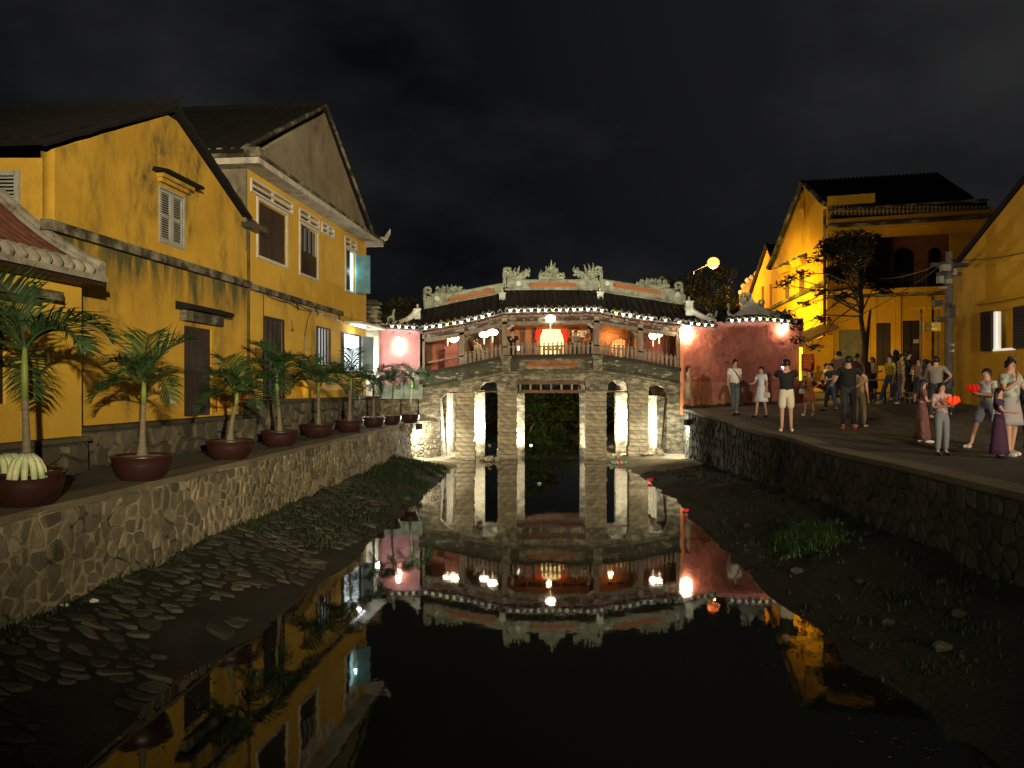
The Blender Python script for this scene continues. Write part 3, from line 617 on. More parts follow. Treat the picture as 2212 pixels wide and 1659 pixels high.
# cables on the wall
cbl = MB()
def cable(mb, pts, r=.012):
    P = [W(*p) for p in pts]; out = []
    for a, b in zip(P, P[1:]):
        for t in (0, .25, .5, .75): q = a.lerp(b, t); q.z -= .10*4*t*(1-t)*(b-a).length*.35; out.append(q)
    mb.tube(out+[P[-1]], r, 5)
cable(cbl, [(18.1, 4.95, .04), (19.6, 4.90, .04), (21.0, 4.80, .04), (22.0, 4.86, .04), (23.3, 4.78, .04), (24.2, 4.8, .04)])
cable(cbl, [(18.2, 4.93, .05), (20.2, 4.93, .05), (22.4, 4.86, .05)])
cbl.tube([W(18.2, 4.95, .03), W(18.18, 4.4, .03)], .012, 5); cbl.tube([W(21.2, 4.85, .04), W(20.95, 4.5, .04), W(20.75, 4.1, .04), W(20.7, 3.3, .04)], .012, 5)
for a in (20.0, 21.4, 23.3): cbl.tube([W(a-.35, 5.0, .14), W(a-.1, 4.93, .16), W(a+.08, 4.75, .14)], .022, 5)
tag(cbl.build('wall_cable', METAL), 'thin black cables drooping across the wall of the taller yellow house', 'cable')
# bulb hanging on the wall
mb = MB(); mb.tube([W(19.85, 4.45, .05), W(19.87, 4.25, .06)], .008, 5); mb.blob(W(19.87, 4.2, .06), .04, 8, 5); tag(mb.build('wall_bulb', METAL), 'small unlit bulb hanging from a wire between door and barred window', 'bulb')
# small balcony end beyond house two
nb = thing('balcony_house', 'narrow pale house end with stacked roof tiles just beyond the taller yellow house', 'house', (-5.0, 27.6, 1.4))
mb = MB(); mb.box((-5.4, 27.85, 3.1), (1.15, .3, 3.4)); mb.build('wall', WHITEPL, nb)
mb = MB()
for k in range(6): mb.box((-5.0+.02*(k % 2), 27.75, 4.95+k*.16), (.5, .4, .07)); mb.box((-5.02, 27.8, 5.03+k*.16), (.36, .3, .09))
mb.build('roof_stack', LEDGE, nb)
lamp('alley_light', 'POINT', (-4.75, 27.2, 3.6), 130, (1, .97, .9), None, .08)
# annex with limed eave tiles
an = thing('tiled_annex', 'low yellow annex at the left edge with white limed eave tiles', 'annex', W(9.5, 1.4, .50))
wpanel('wall', rect(5.0, 11.05, 1.3, 4.26), [rect(8.7, 9.64, 2.5, 3.76)], .2, .40, YW2, an)
mb = MB(); wbox(mb, 10.85, 11.05, 1.3, 4.26, -.1, .30); mb.build('end_wall', YW2, an)
back(an, 8.7, 9.64, 2.5, 3.76, BLACK, .30)
mb = MB(); wbox(mb, 8.71, 9.63, 2.5, 3.75, .38, .46); mb.build('door', DKWOOD, an)
mb = MB(); wbox(mb, 8.3, 10.36, 3.86, 3.98, .50, .74); wbox(mb, 8.4, 10.1, 3.79, 3.86, .50, .62); mb.build('door_hood', LEDGE, an)
E0, E1, Z0, Z1 = .80, -.74, 4.27, 5.36      # eave offset, ridge offset and their heights
def AR(s, t, h=0): return W(s, lerp(Z0, Z1, t)+.10*math.sin(t*3.14)*-1+h, lerp(E0, E1, t))
mb = MB()
for k in range(8):
    t0, t1 = k/8, (k+1)/8; mb.hexa([AR(6, t0, -.08), AR(11.02, t0, -.08), AR(11.02, t1, -.08), AR(6, t1, -.08), AR(6, t0), AR(11.02, t0), AR(11.02, t1), AR(6, t1)])
rf = mb.build('roof_slope', RDROOF, an)
mb = MB(); wbox(mb, 6, 11.08, 4.15, 4.20, .50, .84); mb.build('eave_board', DKWOOD, an)
mb = MB(); wbox(mb, 6, 11.1, 4.205, 4.285, .76, .88); mb.build('limed_eave_edge', ANW, an)
s = 6.9; cvt = None
while s < 10.95:
    mb = MB(); mb.tube([AR(s, t, .05) for t in (.10, .3, .5, .7, .97)], [.075, .075, .075, .075, .075], 8); mb.build('cover_tile_row', RDROOF, an)
    mb = MB(); mb.tube([AR(s, t, h) for t, h in ((-.02, .0), (-.015, .06), (.03, .085), (.12, .075), (.17, .04))], [.03, .085, .095, .085, .03], 10); mb.build('limed_tile_end', ANW, an)
    s += .215
mb = MB(); 
for k in range(10):
    t0, t1 = k/10, (k+1)/10; a, b = 10.93, 11.14
    mb.hexa([AR(a, t0, -.05), AR(b, t0, -.05), AR(b, t1, -.05), AR(a, t1, -.05), AR(a, t0, .16), AR(b, t0, .16), AR(b, t1, .16), AR(a, t1, .16)])
mb.tube([AR(11.03, t, .17) for t in frange(-.02, 1, 10)], .075, 8)
mb.build('verge', ANW, an)
# plinth terrace under the houses, built of big stones
pl = thing('stone_plinth', 'dark retaining wall of big stones between the palm pots and the yellow houses', 'stone wall', W(15, 1.5, .3))
def PM(a, b, c): return W(a, b, .34+c)
for a, b, z in ((5.5, 10.9, 2.02), (10.9, 17.2, 2.12), (17.2, 27.0, 2.42)):
    mb = MB(); wbox(mb, a, b, 1.45, z-.06, -.25 if a > 10 else .5, .335 if a > 10 else .705); mb.build('rubble_core', MORTARD, pl)
    mb = MB(); wbox(mb, a, b, z-.06, z, -.25 if a > 10 else .5, .39 if a > 10 else .76); mb.build('coping', PLST, pl)
    of = 0 if a > 10 else .37
    stones(jgrid(a+.05, b-.05, 1.5, z-.07, .42, .30, .3), (a, b, 1.5, z-.065), lambda p, q, c, of=of: W(p, q, .34+c+of), pl, PLST, gap=.02, H=.07, rad=.5)
# ================================================================ COVERED BRIDGE
YB = 29.0; S = YB/F
def BX(x, Y=YB): return (x-CX)*Y/F
def BZ(y, Y=YB): return CZ+(HY-y)*Y/F
br = thing('covered_bridge', 'floodlit old covered footbridge with tiled roof on stone piers across the canal', 'covered bridge', (.9, YB, 0))
def BM(c0=0): return lambda a, b, c: Vector((a, YB+c0+c, b))
def dpts(l, Y=YB): return [(BX(x, Y), BZ(y, Y)) for x, y in l]
DK = [(905, 806), (945, 800), (997, 790), (1093, 769), (1287, 766), (1384, 780), (1470, 797)]      # deck edge row
EV = [(900, 715), (997, 699), (1093, 675), (1286, 672), (1385, 690), (1468, 699)]                  # eave row
def dk(x): return interp(x, DK)
def ev(x): return interp(x, EV)
# spandrel wall with its openings
out = [(x, dk(x)+5) for x in (905, 945, 997, 1093, 1287, 1384, 1470)]+[(1470, 874), (1443, 874), (1441, 852), (1435, 839), (1426, 833), (1402, 833), (1402, 846),
       (1357, 846), (1356, 830), (1349, 822), (1322, 822), (1314, 830), (1312, 846), (1265, 846), (1265, 820), (1118, 820), (1118, 846), (1074, 846), (1073, 831), (1066, 823), (1042, 826), (1033, 836), (1030, 846), (985, 846), (985, 840), (964, 850), (950, 862), (905, 868)]
place('spandrel', panel(dpts(out), [], .34, BM(.17), 'spandrel', BPL), br)
place('rear_spandrel', panel([(x, z) for x, z in dpts(out)], [], .3, BM(3.1), 'rear_spandrel', BPL), br)
def sweep(rows, y0, y1, c0, c1, name, mat, x0=905, x1=1470):       # moulding following the deck line, offsets in photo rows
    xs = [x0]+[x for x, _ in DK if x0 < x < x1]+[x1]; mb = MB()
    for a, b in zip(xs, xs[1:]):
        pa = [(BX(a), YB+c, BZ(dk(a)+y)) for c, y in ((c0, y1), (c1, y1), (c1, y0), (c0, y0))]; pb = [(BX(b), YB+c, BZ(dk(b)+y)) for c, y in ((c0, y1), (c1, y1), (c1, y0), (c0, y0))]
        mb.hexa([pa[0], pb[0], pb[1], pa[1], pa[3], pb[3], pb[2], pa[2]])
    return mb.build(name, mat, br)
sweep(0, -2, 5.5, -.16, .5, 'deck_coping', m('dark coping', (.03, .028, .02), .9, bump=.6))  # dark coping, blackened further in place of its missing shadow line
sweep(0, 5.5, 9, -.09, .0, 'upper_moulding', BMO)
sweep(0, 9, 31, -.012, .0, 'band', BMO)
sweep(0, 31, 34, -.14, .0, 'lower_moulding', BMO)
sweep(0, 34, 37, -.09, .0, 'lower_fillet', BPL)
sweep(0, 37, 38.5, -.11, .0, 'drip_moulding', STAIN_SHADE)  # black colour paints a shadow line along the band
# panels between the mouldings
for x0, x1 in ((915, 992), (1002, 1086), (1296, 1378), (1388, 1462)):
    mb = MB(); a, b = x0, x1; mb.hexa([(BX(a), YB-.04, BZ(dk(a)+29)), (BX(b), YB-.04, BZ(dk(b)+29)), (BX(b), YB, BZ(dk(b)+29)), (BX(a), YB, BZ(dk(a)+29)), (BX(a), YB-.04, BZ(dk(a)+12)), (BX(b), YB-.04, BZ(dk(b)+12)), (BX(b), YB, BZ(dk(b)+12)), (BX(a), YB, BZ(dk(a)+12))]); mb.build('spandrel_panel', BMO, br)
for x in (1290, 1093):
    mb = MB(); mb.box((BX(x), YB-.10, BZ(dk(x)+18)), (.34, .2, .56)); mb.box((BX(x), YB-.12, BZ(dk(x)+3)), (.42, .26, .08)); mb.build('corbel_block', BPL, br)
# orange lattice panels
def lattice(parent, x0, x1, f0, f1, Yp, mat=ORANGE, nm='lattice_panel', step=6.0):
    mb = MB(); x = x0; k = 0; w = .014
    def seg(p, q):
        d = (q-p).normalized(); n = Vector((-d.z, 0, d.x))*w; mb.hexa([p-n, q-n, q-n+Vector((0, .03, 0)), p-n+Vector((0, .03, 0)), p+n, q+n, q+n+Vector((0, .03, 0)), p+n+Vector((0, .03, 0))])
    while x < x1-step*.5:
        a, b = x, min(x+step*2, x1)
        seg(Vector((BX(a, Yp), Yp-.04, BZ(f1(a), Yp))), Vector((BX(b, Yp), Yp-.04, BZ(f0(b), Yp)))); seg(Vector((BX(a, Yp), Yp-.035, BZ(f0(a), Yp))), Vector((BX(b, Yp), Yp-.035, BZ(f1(b), Yp)))); x += step
    seg(Vector((BX(x0, Yp), Yp-.05, BZ(f0(x0), Yp))), Vector((BX(x1, Yp), Yp-.05, BZ(f0(x1), Yp)))); seg(Vector((BX(x0, Yp), Yp-.05, BZ(f1(x0), Yp))), Vector((BX(x1, Yp), Yp-.05, BZ(f1(x1), Yp))))
    tag(mb.build(nm, mat, parent), kind='stuff')
    bk = MB(); bk.hexa([(BX(x0, Yp), Yp-.02, BZ(f1(x0), Yp)), (BX(x1, Yp), Yp-.02, BZ(f1(x1), Yp)), (BX(x1, Yp), Yp-.01, BZ(f1(x1), Yp)), (BX(x0, Yp), Yp-.01, BZ(f1(x0), Yp)), (BX(x0, Yp), Yp-.02, BZ(f0(x0), Yp)), (BX(x1, Yp), Yp-.02, BZ(f0(x1), Yp)), (BX(x1, Yp), Yp-.01, BZ(f0(x1), Yp)), (BX(x0, Yp), Yp-.01, BZ(f0(x0), Yp))])
    bk.build('lattice_recess', BLACK, parent)
lattice(br, 1137, 1247, lambda x: 780, lambda x: 792, YB-.02)
mb = MB(); mb.box((BX(1192), YB-.03, BZ(786)), (BX(1262)-BX(1122), .05, .42)); mb.build('lattice_surround', BPL, br)
# piers of coursed stone
bl = []
def block(w, d, h):
    k = R.randrange(4); key = (round(w, 2), round(d, 2), round(h, 3), k)
    for q, me in bl:
        if q == key: return me
    rr = random.Random(hash(key) & 0xffff); mb = MB(); j = lambda: rr.uniform(-.012, .012)
    x, y, z = w/2-.006, d/2-.006, h/2-.005; e = .018
    lo = [(-x+j(), -y+j()), (x+j(), -y+j()), (x+j(), y+j()), (-x+j(), y+j())]
    rg = [[Vector((a*(1-.04), b*(1-.04), -z)) for a, b in lo], [Vector((a, b, -z+e)) for a, b in lo], [Vector((a+j()*.5, b+j()*.5, z-e)) for a, b in lo], [Vector((a*(1-.04), b*(1-.04), z)) for a, b in lo]]
    mb.rings(rg); me = mb.mesh('stone_block', BST); bl.append((key, me)); return me
def pier(x0, x1, ytop, ybot, Yf, dep=.62, name='stone_block', flare=1.0, base=True):
    X0, X1 = BX(x0, Yf), BX(x1, Yf); z0, z1 = BZ(ybot, Yf), BZ(ytop, Yf); z = min(z0, -.3); row = 0
    core = MB(); core.box(((X0+X1)/2, Yf+dep/2, (z+z1)/2), (X1-X0-.07, dep-.07, z1-z)); core.build('pier_core', BPL, br)
    hs = .15
    while z < z1-.03:
        h = min(hs*R.choice([.8, 1, 1.25]), z1-z); h = round(h, 2) if h < z1-z else h
        fl = 1.10 if (base and z < z0+.16) else 1.0
        w = (X1-X0)*fl; cut = R.choice([.35, .5, .62]) if row % 3 != 2 else 1
        ws = [w*cut, w*(1-cut)] if cut < 1 else [w]; x = (X0+X1)/2-w/2
        for q in ws:
            o = place(name, block(round(q, 2), dep*fl, h), br); o.location = Vector((x+q/2+R.uniform(-.01, .01), Yf+dep/2+R.uniform(-.012, .012), z+h/2))-ORG[br]; x += q
        z += h; row += 1
PR = [(985, 1024, 836, 972), (1075, 1117, 836, 988), (1266, 1311, 836, 990), (1359, 1401, 836, 974)]
for a, b, t, bo in PR: pier(a, b, t, bo, YB+.01)
# rear row of piers and rear abutments, lit from below
for a, b in ((1028, 1047), (1117, 1133)):
    mb = MB(); Yr = YB+1.75; mb.box(((BX(a, Yr)+BX(b, Yr))/2-.12, Yr+.2, .95), (BX(b, Yr)-BX(a, Yr)+.25, .45, 3.3)); mb.build('rear_pier', BPL, br)
for a, b in ((1330, 1356), (1253, 1268)):
    mb = MB(); Yr = YB+1.75; mb.box(((BX(a, Yr)+BX(b, Yr))/2, Yr+.2, .95), (BX(b, Yr)-BX(a, Yr), .45, 3.3)); mb.build('rear_pier', BPL, br)
for x in (1337,):
    mb = MB(); mb.box((BX(x, 31.9), 31.9, .95), (.20, .3, 3.3)); mb.build('dark_rear_pier', DKWOOD, br)
# abutments
mb = MB(); mb.hexa([(BX(800), YB+.6, -.3), (BX(962), YB+.6, -.3), (BX(985, 32.5), 32.5, -.3), (BX(800), 32.5, -.3), (BX(800), YB+.6, 2.9), (BX(962), YB+.6, 2.9), (BX(985, 32.5), 32.5, 2.9), (BX(800), 32.5, 2.9)]); mb.build('abutment', BPL, br)
mb = MB(); mb.hexa([(BX(1424), YB+.45, -.3), (BX(1475)+3, YB+.45, -.3), (BX(1475)+3, 32.5, -.3), (BX(1390, 32.5), 32.5, -.3), (BX(1424), YB+.45, 2.4), (BX(1475)+3, YB+.45, 1.9), (BX(1475)+3, 32.5, 1.9), (BX(1390, 32.5), 32.5, 2.4)]); mb.build('abutment', BPL, br)
mb = MB(); mb.hexa([(BX(905), YB+.02, -.2), (BX(957), YB+.02, .1), (BX(962), YB+.7, .1), (BX(905), YB+.7, -.2), (BX(905), YB+.02, BZ(860)), (BX(950), YB+.02, BZ(862)), (BX(955), YB+.7, BZ(860)), (BX(905), YB+.7, BZ(860))]); mb.build('abutment_face', BPL, br)
mb = MB(); mb.hexa([(BX(1441), YB+.02, -.2), (BX(1475)+.6, YB+.02, -.2), (BX(1475)+.6, YB+.5, -.2), (BX(1430), YB+.5, -.2), (BX(1441), YB+.02, BZ(872)), (BX(1475)+.6, YB+.02, BZ(878)), (BX(1475)+.6, YB+.5, BZ(878)), (BX(1441), YB+.5, BZ(872))]); mb.build('abutment_face', BPL, br)
# deck and wooden beams
mb = MB()
for k, (a, b) in enumerate(zip(DK, DK[1:])):
    mb.hexa([(BX(a[0]), YB+.3, BZ(a[1]+10)), (BX(b[0]), YB+.3, BZ(b[1]+10)), (BX(b[0]), YB+3.1, BZ(b[1]+10)), (BX(a[0]), YB+3.1, BZ(a[1]+10)), (BX(a[0]), YB+.3, BZ(a[1]+3)), (BX(b[0]), YB+.3, BZ(b[1]+3)), (BX(b[0]), YB+3.1, BZ(b[1]+3)), (BX(a[0]), YB+3.1, BZ(a[1]+3))])
mb.build('deck', WOODB, br)
for k in range(7):
    Yk = YB+.25+k*.42; mb = MB(); z = BZ(846)-.0; mb.box((BX(1191.5), Yk, z), (BX(1265)-BX(1118)-.02+.3, .14, .11)); mb.build('joist', WOODB, br)
for k in range(7):
    x = 1124+k*22.5; mb = MB(); mb.box((BX(x), YB+.28, BZ(833)), (.07, .07, .36)); mb.build('joist_post', WOODG, br)
mb = MB(); mb.box((BX(1191.5), YB+.28, BZ(826)), (BX(1265)-BX(1118), .10, .15)); mb.build('face_beam', WOODB, br)
mb = MB(); mb.box((BX(1052), YB+.30, BZ(846)), (BX(1075)-BX(1029), .09, .06)); mb.build('tie_beam', WOODB, br)
mb = MB(); mb.box((BX(1335), YB+.30, BZ(846)), (BX(1357)-BX(1312), .09, .06)); mb.build('tie_beam', WOODB, br)
mb = MB(); mb.box((BX(975), YB+.3, BZ(848)), (.6, .09, .06)); mb.build('tie_beam', WOODB, br)
# columns
for x, wd in ((912, .17), (997, .20), (1090, .20), (1289, .20), (1384, .20), (1467, .13)):
    zt, zb = BZ(ev(x)+6), BZ(dk(x)); mb = MB(); mb.box((BX(x), YB+.12, (zt+zb)/2), (wd, .2, zt-zb)); mb.box((BX(x), YB+.12, zb+.05), (wd+.06, .26, .10)); mb.build('column', WOODG, br)
    mb = MB(); zt3 = zt+.25; mb.box((BX(x), YB+2.2, (zt3+zb)/2), (.18, .18, zt3-zb)); mb.build('inner_column', WOODB, br)
# lintels and frieze
bays = [(912, 997), (997, 1090), (1090, 1289), (1289, 1384), (1384, 1468)]
for a, b in bays:
    for y0, y1, c0, c1, nm, mt in ((5, 11, -.02, .14, 'eave_beam', WOODB), (11, 19, .06, .10, 'frieze', FRIEZE), (19, 24, .02, .16, 'lintel', WOODG)):
        mb = MB(); mb.hexa([(BX(a), YB+c0, BZ(ev(a)+y1)), (BX(b), YB+c0, BZ(ev(b)+y1)), (BX(b), YB+c1, BZ(ev(b)+y1)), (BX(a), YB+c1, BZ(ev(a)+y1)), (BX(a), YB+c0, BZ(ev(a)+y0)), (BX(b), YB+c0, BZ(ev(b)+y0)), (BX(b), YB+c1, BZ(ev(b)+y0)), (BX(a), YB+c1, BZ(ev(a)+y0))]); mb.build(nm, mt, br)
    # carved hanging fringe
    mb = MB(); n = max(3, int((b-a)/9))
    for k in range(n):
        x = lerp(a+8, b-8, (k+.5)/n); mb.blob((BX(x), YB+.09, BZ(ev(x)+25)), (.09, .02, .06), 8, 4)
    mb.build('carved_fringe', WOODG, br)
# curled brackets beside the columns
for x, sg in ((1090, 1), (1289, -1), (997, 1), (1384, -1), (1090, -1), (1289, 1)):
    mb = MB(); z = BZ(ev(x)+27); X = BX(x)+sg*.1
    mb.tube([(X+sg*t*.26, YB+.05, z-.16+.16*math.sin(t*1.5)+.02*math.sin(t*12)) for t in frange(0, 1, 8)], [.03, .05, .06, .05, .045, .05, .04, .02], 6); mb.build('bracket', WHITEPL if abs(x-1190) < 101 and sg*(1190-x) > 0 else WOODG, br)
# railing with pickets
for i, (a, b) in enumerate(bays):
    if i == 0: a = 925
    mb = MB()
    for y0, y1 in ((-19, -22),):
        mb.hexa([(BX(a), YB+.02, BZ(dk(a)+y0)), (BX(b), YB+.02, BZ(dk(b)+y0)), (BX(b), YB+.08, BZ(dk(b)+y0)), (BX(a), YB+.08, BZ(dk(a)+y0)), (BX(a), YB+.02, BZ(dk(a)+y1)), (BX(b), YB+.02, BZ(dk(b)+y1)), (BX(b), YB+.08, BZ(dk(b)+y1)), (BX(a), YB+.08, BZ(dk(a)+y1))])
    mb.build('rail', WOODG, br)
    if i == 0: continue
    n = round((b-a)/9.6)
    for k in range(1, n):
        x = lerp(a, b, k/n); h = .52+R.uniform(-.015, .015); w_ = .047; mb = MB(); z = BZ(dk(x)+1)
        prof = [(-w_, 0), (w_, 0), (w_, h-.13), (w_*.35, h-.10), (w_*.9, h-.05), (0, h)]; prof += [(-w_*.9, h-.05), (-w_*.35, h-.10), (-w_, h-.13)]
        vs = [Vector((BX(x)+p, YB+c, z+q)) for c in (-.02, .018) for p, q in prof]; nn = len(prof)
        mb.add(vs, [tuple(range(nn)), tuple(range(2*nn-1, nn-1, -1))]+[(j, (j+1) % nn, nn+(j+1) % nn, nn+j) for j in range(nn)][::1]); mb.build('picket', WOODG, br)
# solid salmon parapet screen in the first bay
place('screen', panel([(BX(960), BZ(796)), (BX(990), BZ(790)), (BX(990), BZ(738)), (BX(960), BZ(748))], [], .04, BM(.25), 'screen', PINK), br)
# interior: rear wall in bays
YI = YB+2.75
def ibox(x0, x1, y0, y1, d, nm, mt, Y=YI): mb = MB(); mb.hexa([(BX(x0, Y), Y-d, BZ(y1, Y)), (BX(x1, Y), Y-d, BZ(y1, Y)), (BX(x1, Y), Y, BZ(y1, Y)), (BX(x0, Y), Y, BZ(y1, Y)), (BX(x0, Y), Y-d, BZ(y0, Y)), (BX(x1, Y), Y-d, BZ(y0, Y)), (BX(x1, Y), Y, BZ(y0, Y)), (BX(x0, Y), Y, BZ(y0, Y))]); return mb.build(nm, mt, br)
ibox(905, 1010, 690, 810, .06, 'rear_wall', PINK); ibox(1010, 1092, 680, 800, .06, 'rear_wall', WOODB); ibox(1092, 1300, 670, 790, .06, 'rear_wall', WOODO); ibox(1300, 1385, 675, 792, .06, 'rear_wall', WOODO); ibox(1385, 1462, 690, 805, .06, 'rear_wall', PINK)
ibox(935, 942, 735, 790, .14, 'inner_post', WOODO); ibox(1060, 1066, 700, 790, .14, 'inner_post', WOODO); ibox(1350, 1356, 700, 785, .12, 'inner_post', WOODO)
for x0, x1 in ((1110, 1160), (1216, 1285)):
    for k in range(4): ibox(x0+k*(x1-x0)/4+1, x0+(k+1)*(x1-x0)/4-1, 708, 764, .09, 'wall_panel', WOODB if k % 2 else WOODO)
for k in range(5): ibox(1105+k*36, 1136+k*36, 694, 699, .12, 'carved_slot', BLACK)
for k in range(3): ibox(1312+k*20, 1326+k*20, 697, 703, .12, 'carved_slot', BLACK)
# altar: lit curtain with red drapes
al = thing('altar_curtain', 'brightly lit cream altar curtain with two red drapes inside the bridge', 'curtain', (BX(1190, YI), YI-.3, BZ(770, YI)))
mb = MB(); vs = []; fs = []; n = 40
for j, y in enumerate((714, 722, 766)):
    for i in range(n+1):
        x = lerp(1166, 1216, i/n); vs.append((BX(x, YI), YI-.25-.03*math.sin(i*1.1), BZ(y-(2 if j == 0 else 0)*math.sin(i/n*3.14), YI)))
fs = [(r*(n+1)+i, r*(n+1)+i+1, (r+1)*(n+1)+i+1, (r+1)*(n+1)+i) for r in range(2) for i in range(n)]
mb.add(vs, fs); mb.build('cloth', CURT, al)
for sg, x in ((-1, 1162), (1, 1219)):
    mb = MB(); X = BX(x, YI)
    mb.rings([[Vector((X+sg*dx+rx*math.cos(t*6.283/10), YI-.32+.06*math.sin(t*6.283/10), BZ(y, YI))) for t in range(10)] for y, rx, dx in ((712, .13, -.05), (718, .16, -.02), (726, .11, .02), (732, .12, .04), (738, .05, .04))]); mb.build('red_drape', m('red drape', (.75, .03, .01), .7, bump=0, emit=(1, .03, .01), estr=.18) if sg < 0 else bpy.data.materials['red drape'], al)
# low altar table with offerings
at = thing('altar_table', 'small altar table with yellow offerings in front of the lit curtain', 'table', (BX(1190, YI), YI-.7, BZ(772, YI)))
mb = MB(); mb.box((BX(1190, YI), YI-.7, BZ(757, YI)), (.75, .35, .05)); mb.build('table_top', WOODO, at)
for sx in (-1, 1):
    for sy in (-1, 1): mb = MB(); mb.box((BX(1190, YI)+sx*.33, YI-.7+sy*.13, BZ(764, YI)), (.05, .05, .25)); mb.build('leg', WOODO, at)
for k in range(6): mb = MB(); mb.blob((BX(1190, YI)-.28+k*.11, YI-.7, BZ(753, YI)+.02), (.04, .04, .07), 7, 5); mb.build('offering', m('yellow offering', (.7, .5, .05), .5, bump=0) if k == 0 else bpy.data.materials['yellow offering'], at)
# sign board (carved letters are too small to read in the photo)
sg = thing('sign_board', 'cream lettered board framed in gold to the right of the lit curtain', 'sign', (BX(1251, YI), YI-.2, BZ(722, YI)))
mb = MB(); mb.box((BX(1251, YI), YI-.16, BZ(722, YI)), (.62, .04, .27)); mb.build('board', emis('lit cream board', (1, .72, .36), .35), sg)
mb = MB(); mb.box((BX(1251, YI), YI-.17, BZ(722, YI)+.16), (.72, .07, .04)); mb.box((BX(1251, YI), YI-.17, BZ(722, YI)-.16), (.72, .07, .04)); mb.box((BX(1251, YI)-.34, YI-.17, BZ(722, YI)), (.04, .07, .36)); mb.box((BX(1251, YI)+.34, YI-.17, BZ(722, YI)), (.04, .07, .36)); mb.build('frame', WOODO, sg)
mb = MB()
for k in range(3):
    X = BX(1251, YI)-.2+k*.2
    for q in range(3): mb.box((X, YI-.19, BZ(722, YI)-.07+q*.07), (.11, .02, .018))
    mb.box((X, YI-.191, BZ(722, YI)), (.02, .02, .17))
mb.build('lettering', WOODB, sg)
# round lattice window
rwd = thing('round_window', 'round lattice window glowing warm in the right bay of the bridge', 'window', (BX(1330, YI), YI-.1, BZ(750, YI)))
mb = MB(); C = Vector((BX(1338, YI), YI-.12, BZ(752, YI)))
mb.tube([C+Vector((.42*math.cos(t), 0, .42*math.sin(t))) for t in frange(0, 6.283, 25)], .04, 6, False); mb.build('frame', WOODO, rwd)
mb = MB(); mb.lathe([(.41, 0), (.41, .01)], (0, 0, 0), 24); mb.v = [C+Vector((v.x, .04+v.z, v.y)) for v in mb.v]; mb.build('pane', emis('warm pane', (1, .55, .18), .5), rwd)
mb = MB()
for k in range(-3, 4): q = math.sqrt(.40**2-(k*.11)**2); mb.box(C+Vector((k*.11, 0, 0)), (.018, .03, 2*q)); mb.box(C+Vector((0, 0, k*.11)), (2*q, .03, .018))
mb.build('lattice', WOODO, rwd)
# ceiling rafters
for k in range(20):
    x = 915+k*29; mb = MB(); X = BX(x, YB+.3); zz = BZ(ev(x)+6); mb.hexa([(X-.05, YB-.2, zz-.07), (X+.05, YB-.2, zz-.07), (X+.05, YB+1.6, zz+.62), (X-.05, YB+1.6, zz+.62), (X-.05, YB-.2, zz), (X+.05, YB-.2, zz), (X+.05, YB+1.6, zz+.69), (X-.05, YB+1.6, zz+.69)]); mb.build('rafter', WOODB, br)
# ---- roof
RDG = [(890, 676), (918, 666), (1086, 632), (1092, 625), (1294, 625), (1300, 629), (1481, 656), (1500, 662)]
YE, YR = YB-.42, YB+1.75
def roofp(X, t, h=0):        # t 0 eave .. 1 ridge
    xe = CX+X*F/YE; xr_ = CX+X*F/YR
    z0 = BZ(interp(xe, EV), YE)+.03; z1 = BZ(interp(xr_, RDG), YR)-.05
    return Vector((X, lerp(YE, YR, t), lerp(z0, z1, t)-.12*math.sin(t*math.pi)+h))
XA, XB = BX(905, YE), BX(1476, YE)
def roof_sheet(x0, x1, fn, parent, flip=None):
    mb = MB(); n = max(4, int((x1-x0)/.4)); xs = frange(x0, x1, n+1)
    for a, b in zip(xs, xs[1:]):
        for k in range(4):
            t0, t1 = k/4, (k+1)/4; mb.hexa([fn(a, t0, -.07), fn(b, t0, -.07), fn(b, t1, -.07), fn(a, t1, -.07), fn(a, t0), fn(b, t0), fn(b, t1), fn(a, t1)])
    return mb.build('roof_bed', TILEB, parent)
roof_sheet(XA, XB, roofp, br)
back_ = lambda X, t, h=0: Vector((X, 2*YR-roofp(X, t).y, roofp(X, t, h).z))
roof_sheet(XA, XB, back_, br)
# shared meshes: one barrel tile, one curled eave tile, drip tiles
def barrel(len_, r, r2):
    mb = MB(); n = 8; vs = []
    for y, rr_ in ((0, r), (len_, r2)):
        for j in range(n+1): th = math.pi*j/n; vs.append((rr_*math.cos(th), y, rr_*math.sin(th)*1.05))
    vs2 = [(v[0]*.8, v[1], v[2]*.8) for v in vs]; k = n+1
    fs = [(j, j+1, k+j+1, k+j) for j in range(n)]+[(2*k+j+1, 2*k+j, 3*k+j, 3*k+j+1) for j in range(n)]+[(j+1, j, 2*k+j, 2*k+j+1) for j in range(n)]
    mb.add(vs+vs2, fs); return mb.mesh('cover_tile', TILEB)
BAR = barrel(.42, .070, .060)
def drip(mat, seed):
    rr = random.Random(seed); mb = MB(); n = 7; top = []; bot = []
    pts = [(-.070, .03), (-.062, -.03), (-.048, -.09), (-.034, -.115), (-.017, -.085), (0, -.115), (.017, -.085), (.034, -.115), (.048, -.09), (.062, -.03), (.070, .03), (.045, .0), (0, -.012), (-.045, .0)]
    vs = [Vector((x, y, z)) for y in (-.012, .012) for x, z in pts]; k = len(pts)
    mb.add(vs, [tuple(range(k)), tuple(range(2*k-1, k-1, -1))]+[(j, (j+1) % k, k+(j+1) % k, k+j) for j in range(k)])
    # trough behind it
    tv = []
    for y, w in ((0, .062), (.85, .045)):
        for j in range(5): a = math.pi*j/4; tv.append(Vector((w*math.cos(a), y, .02-.035*math.sin(a))))
    mb.add(tv, [(j, j+1, 5+j+1, 5+j) for j in range(4)])
    return mb.mesh('drip_tile', mat)
DRW, DRY = drip(TILEW, 1), drip(TILEY, 2)
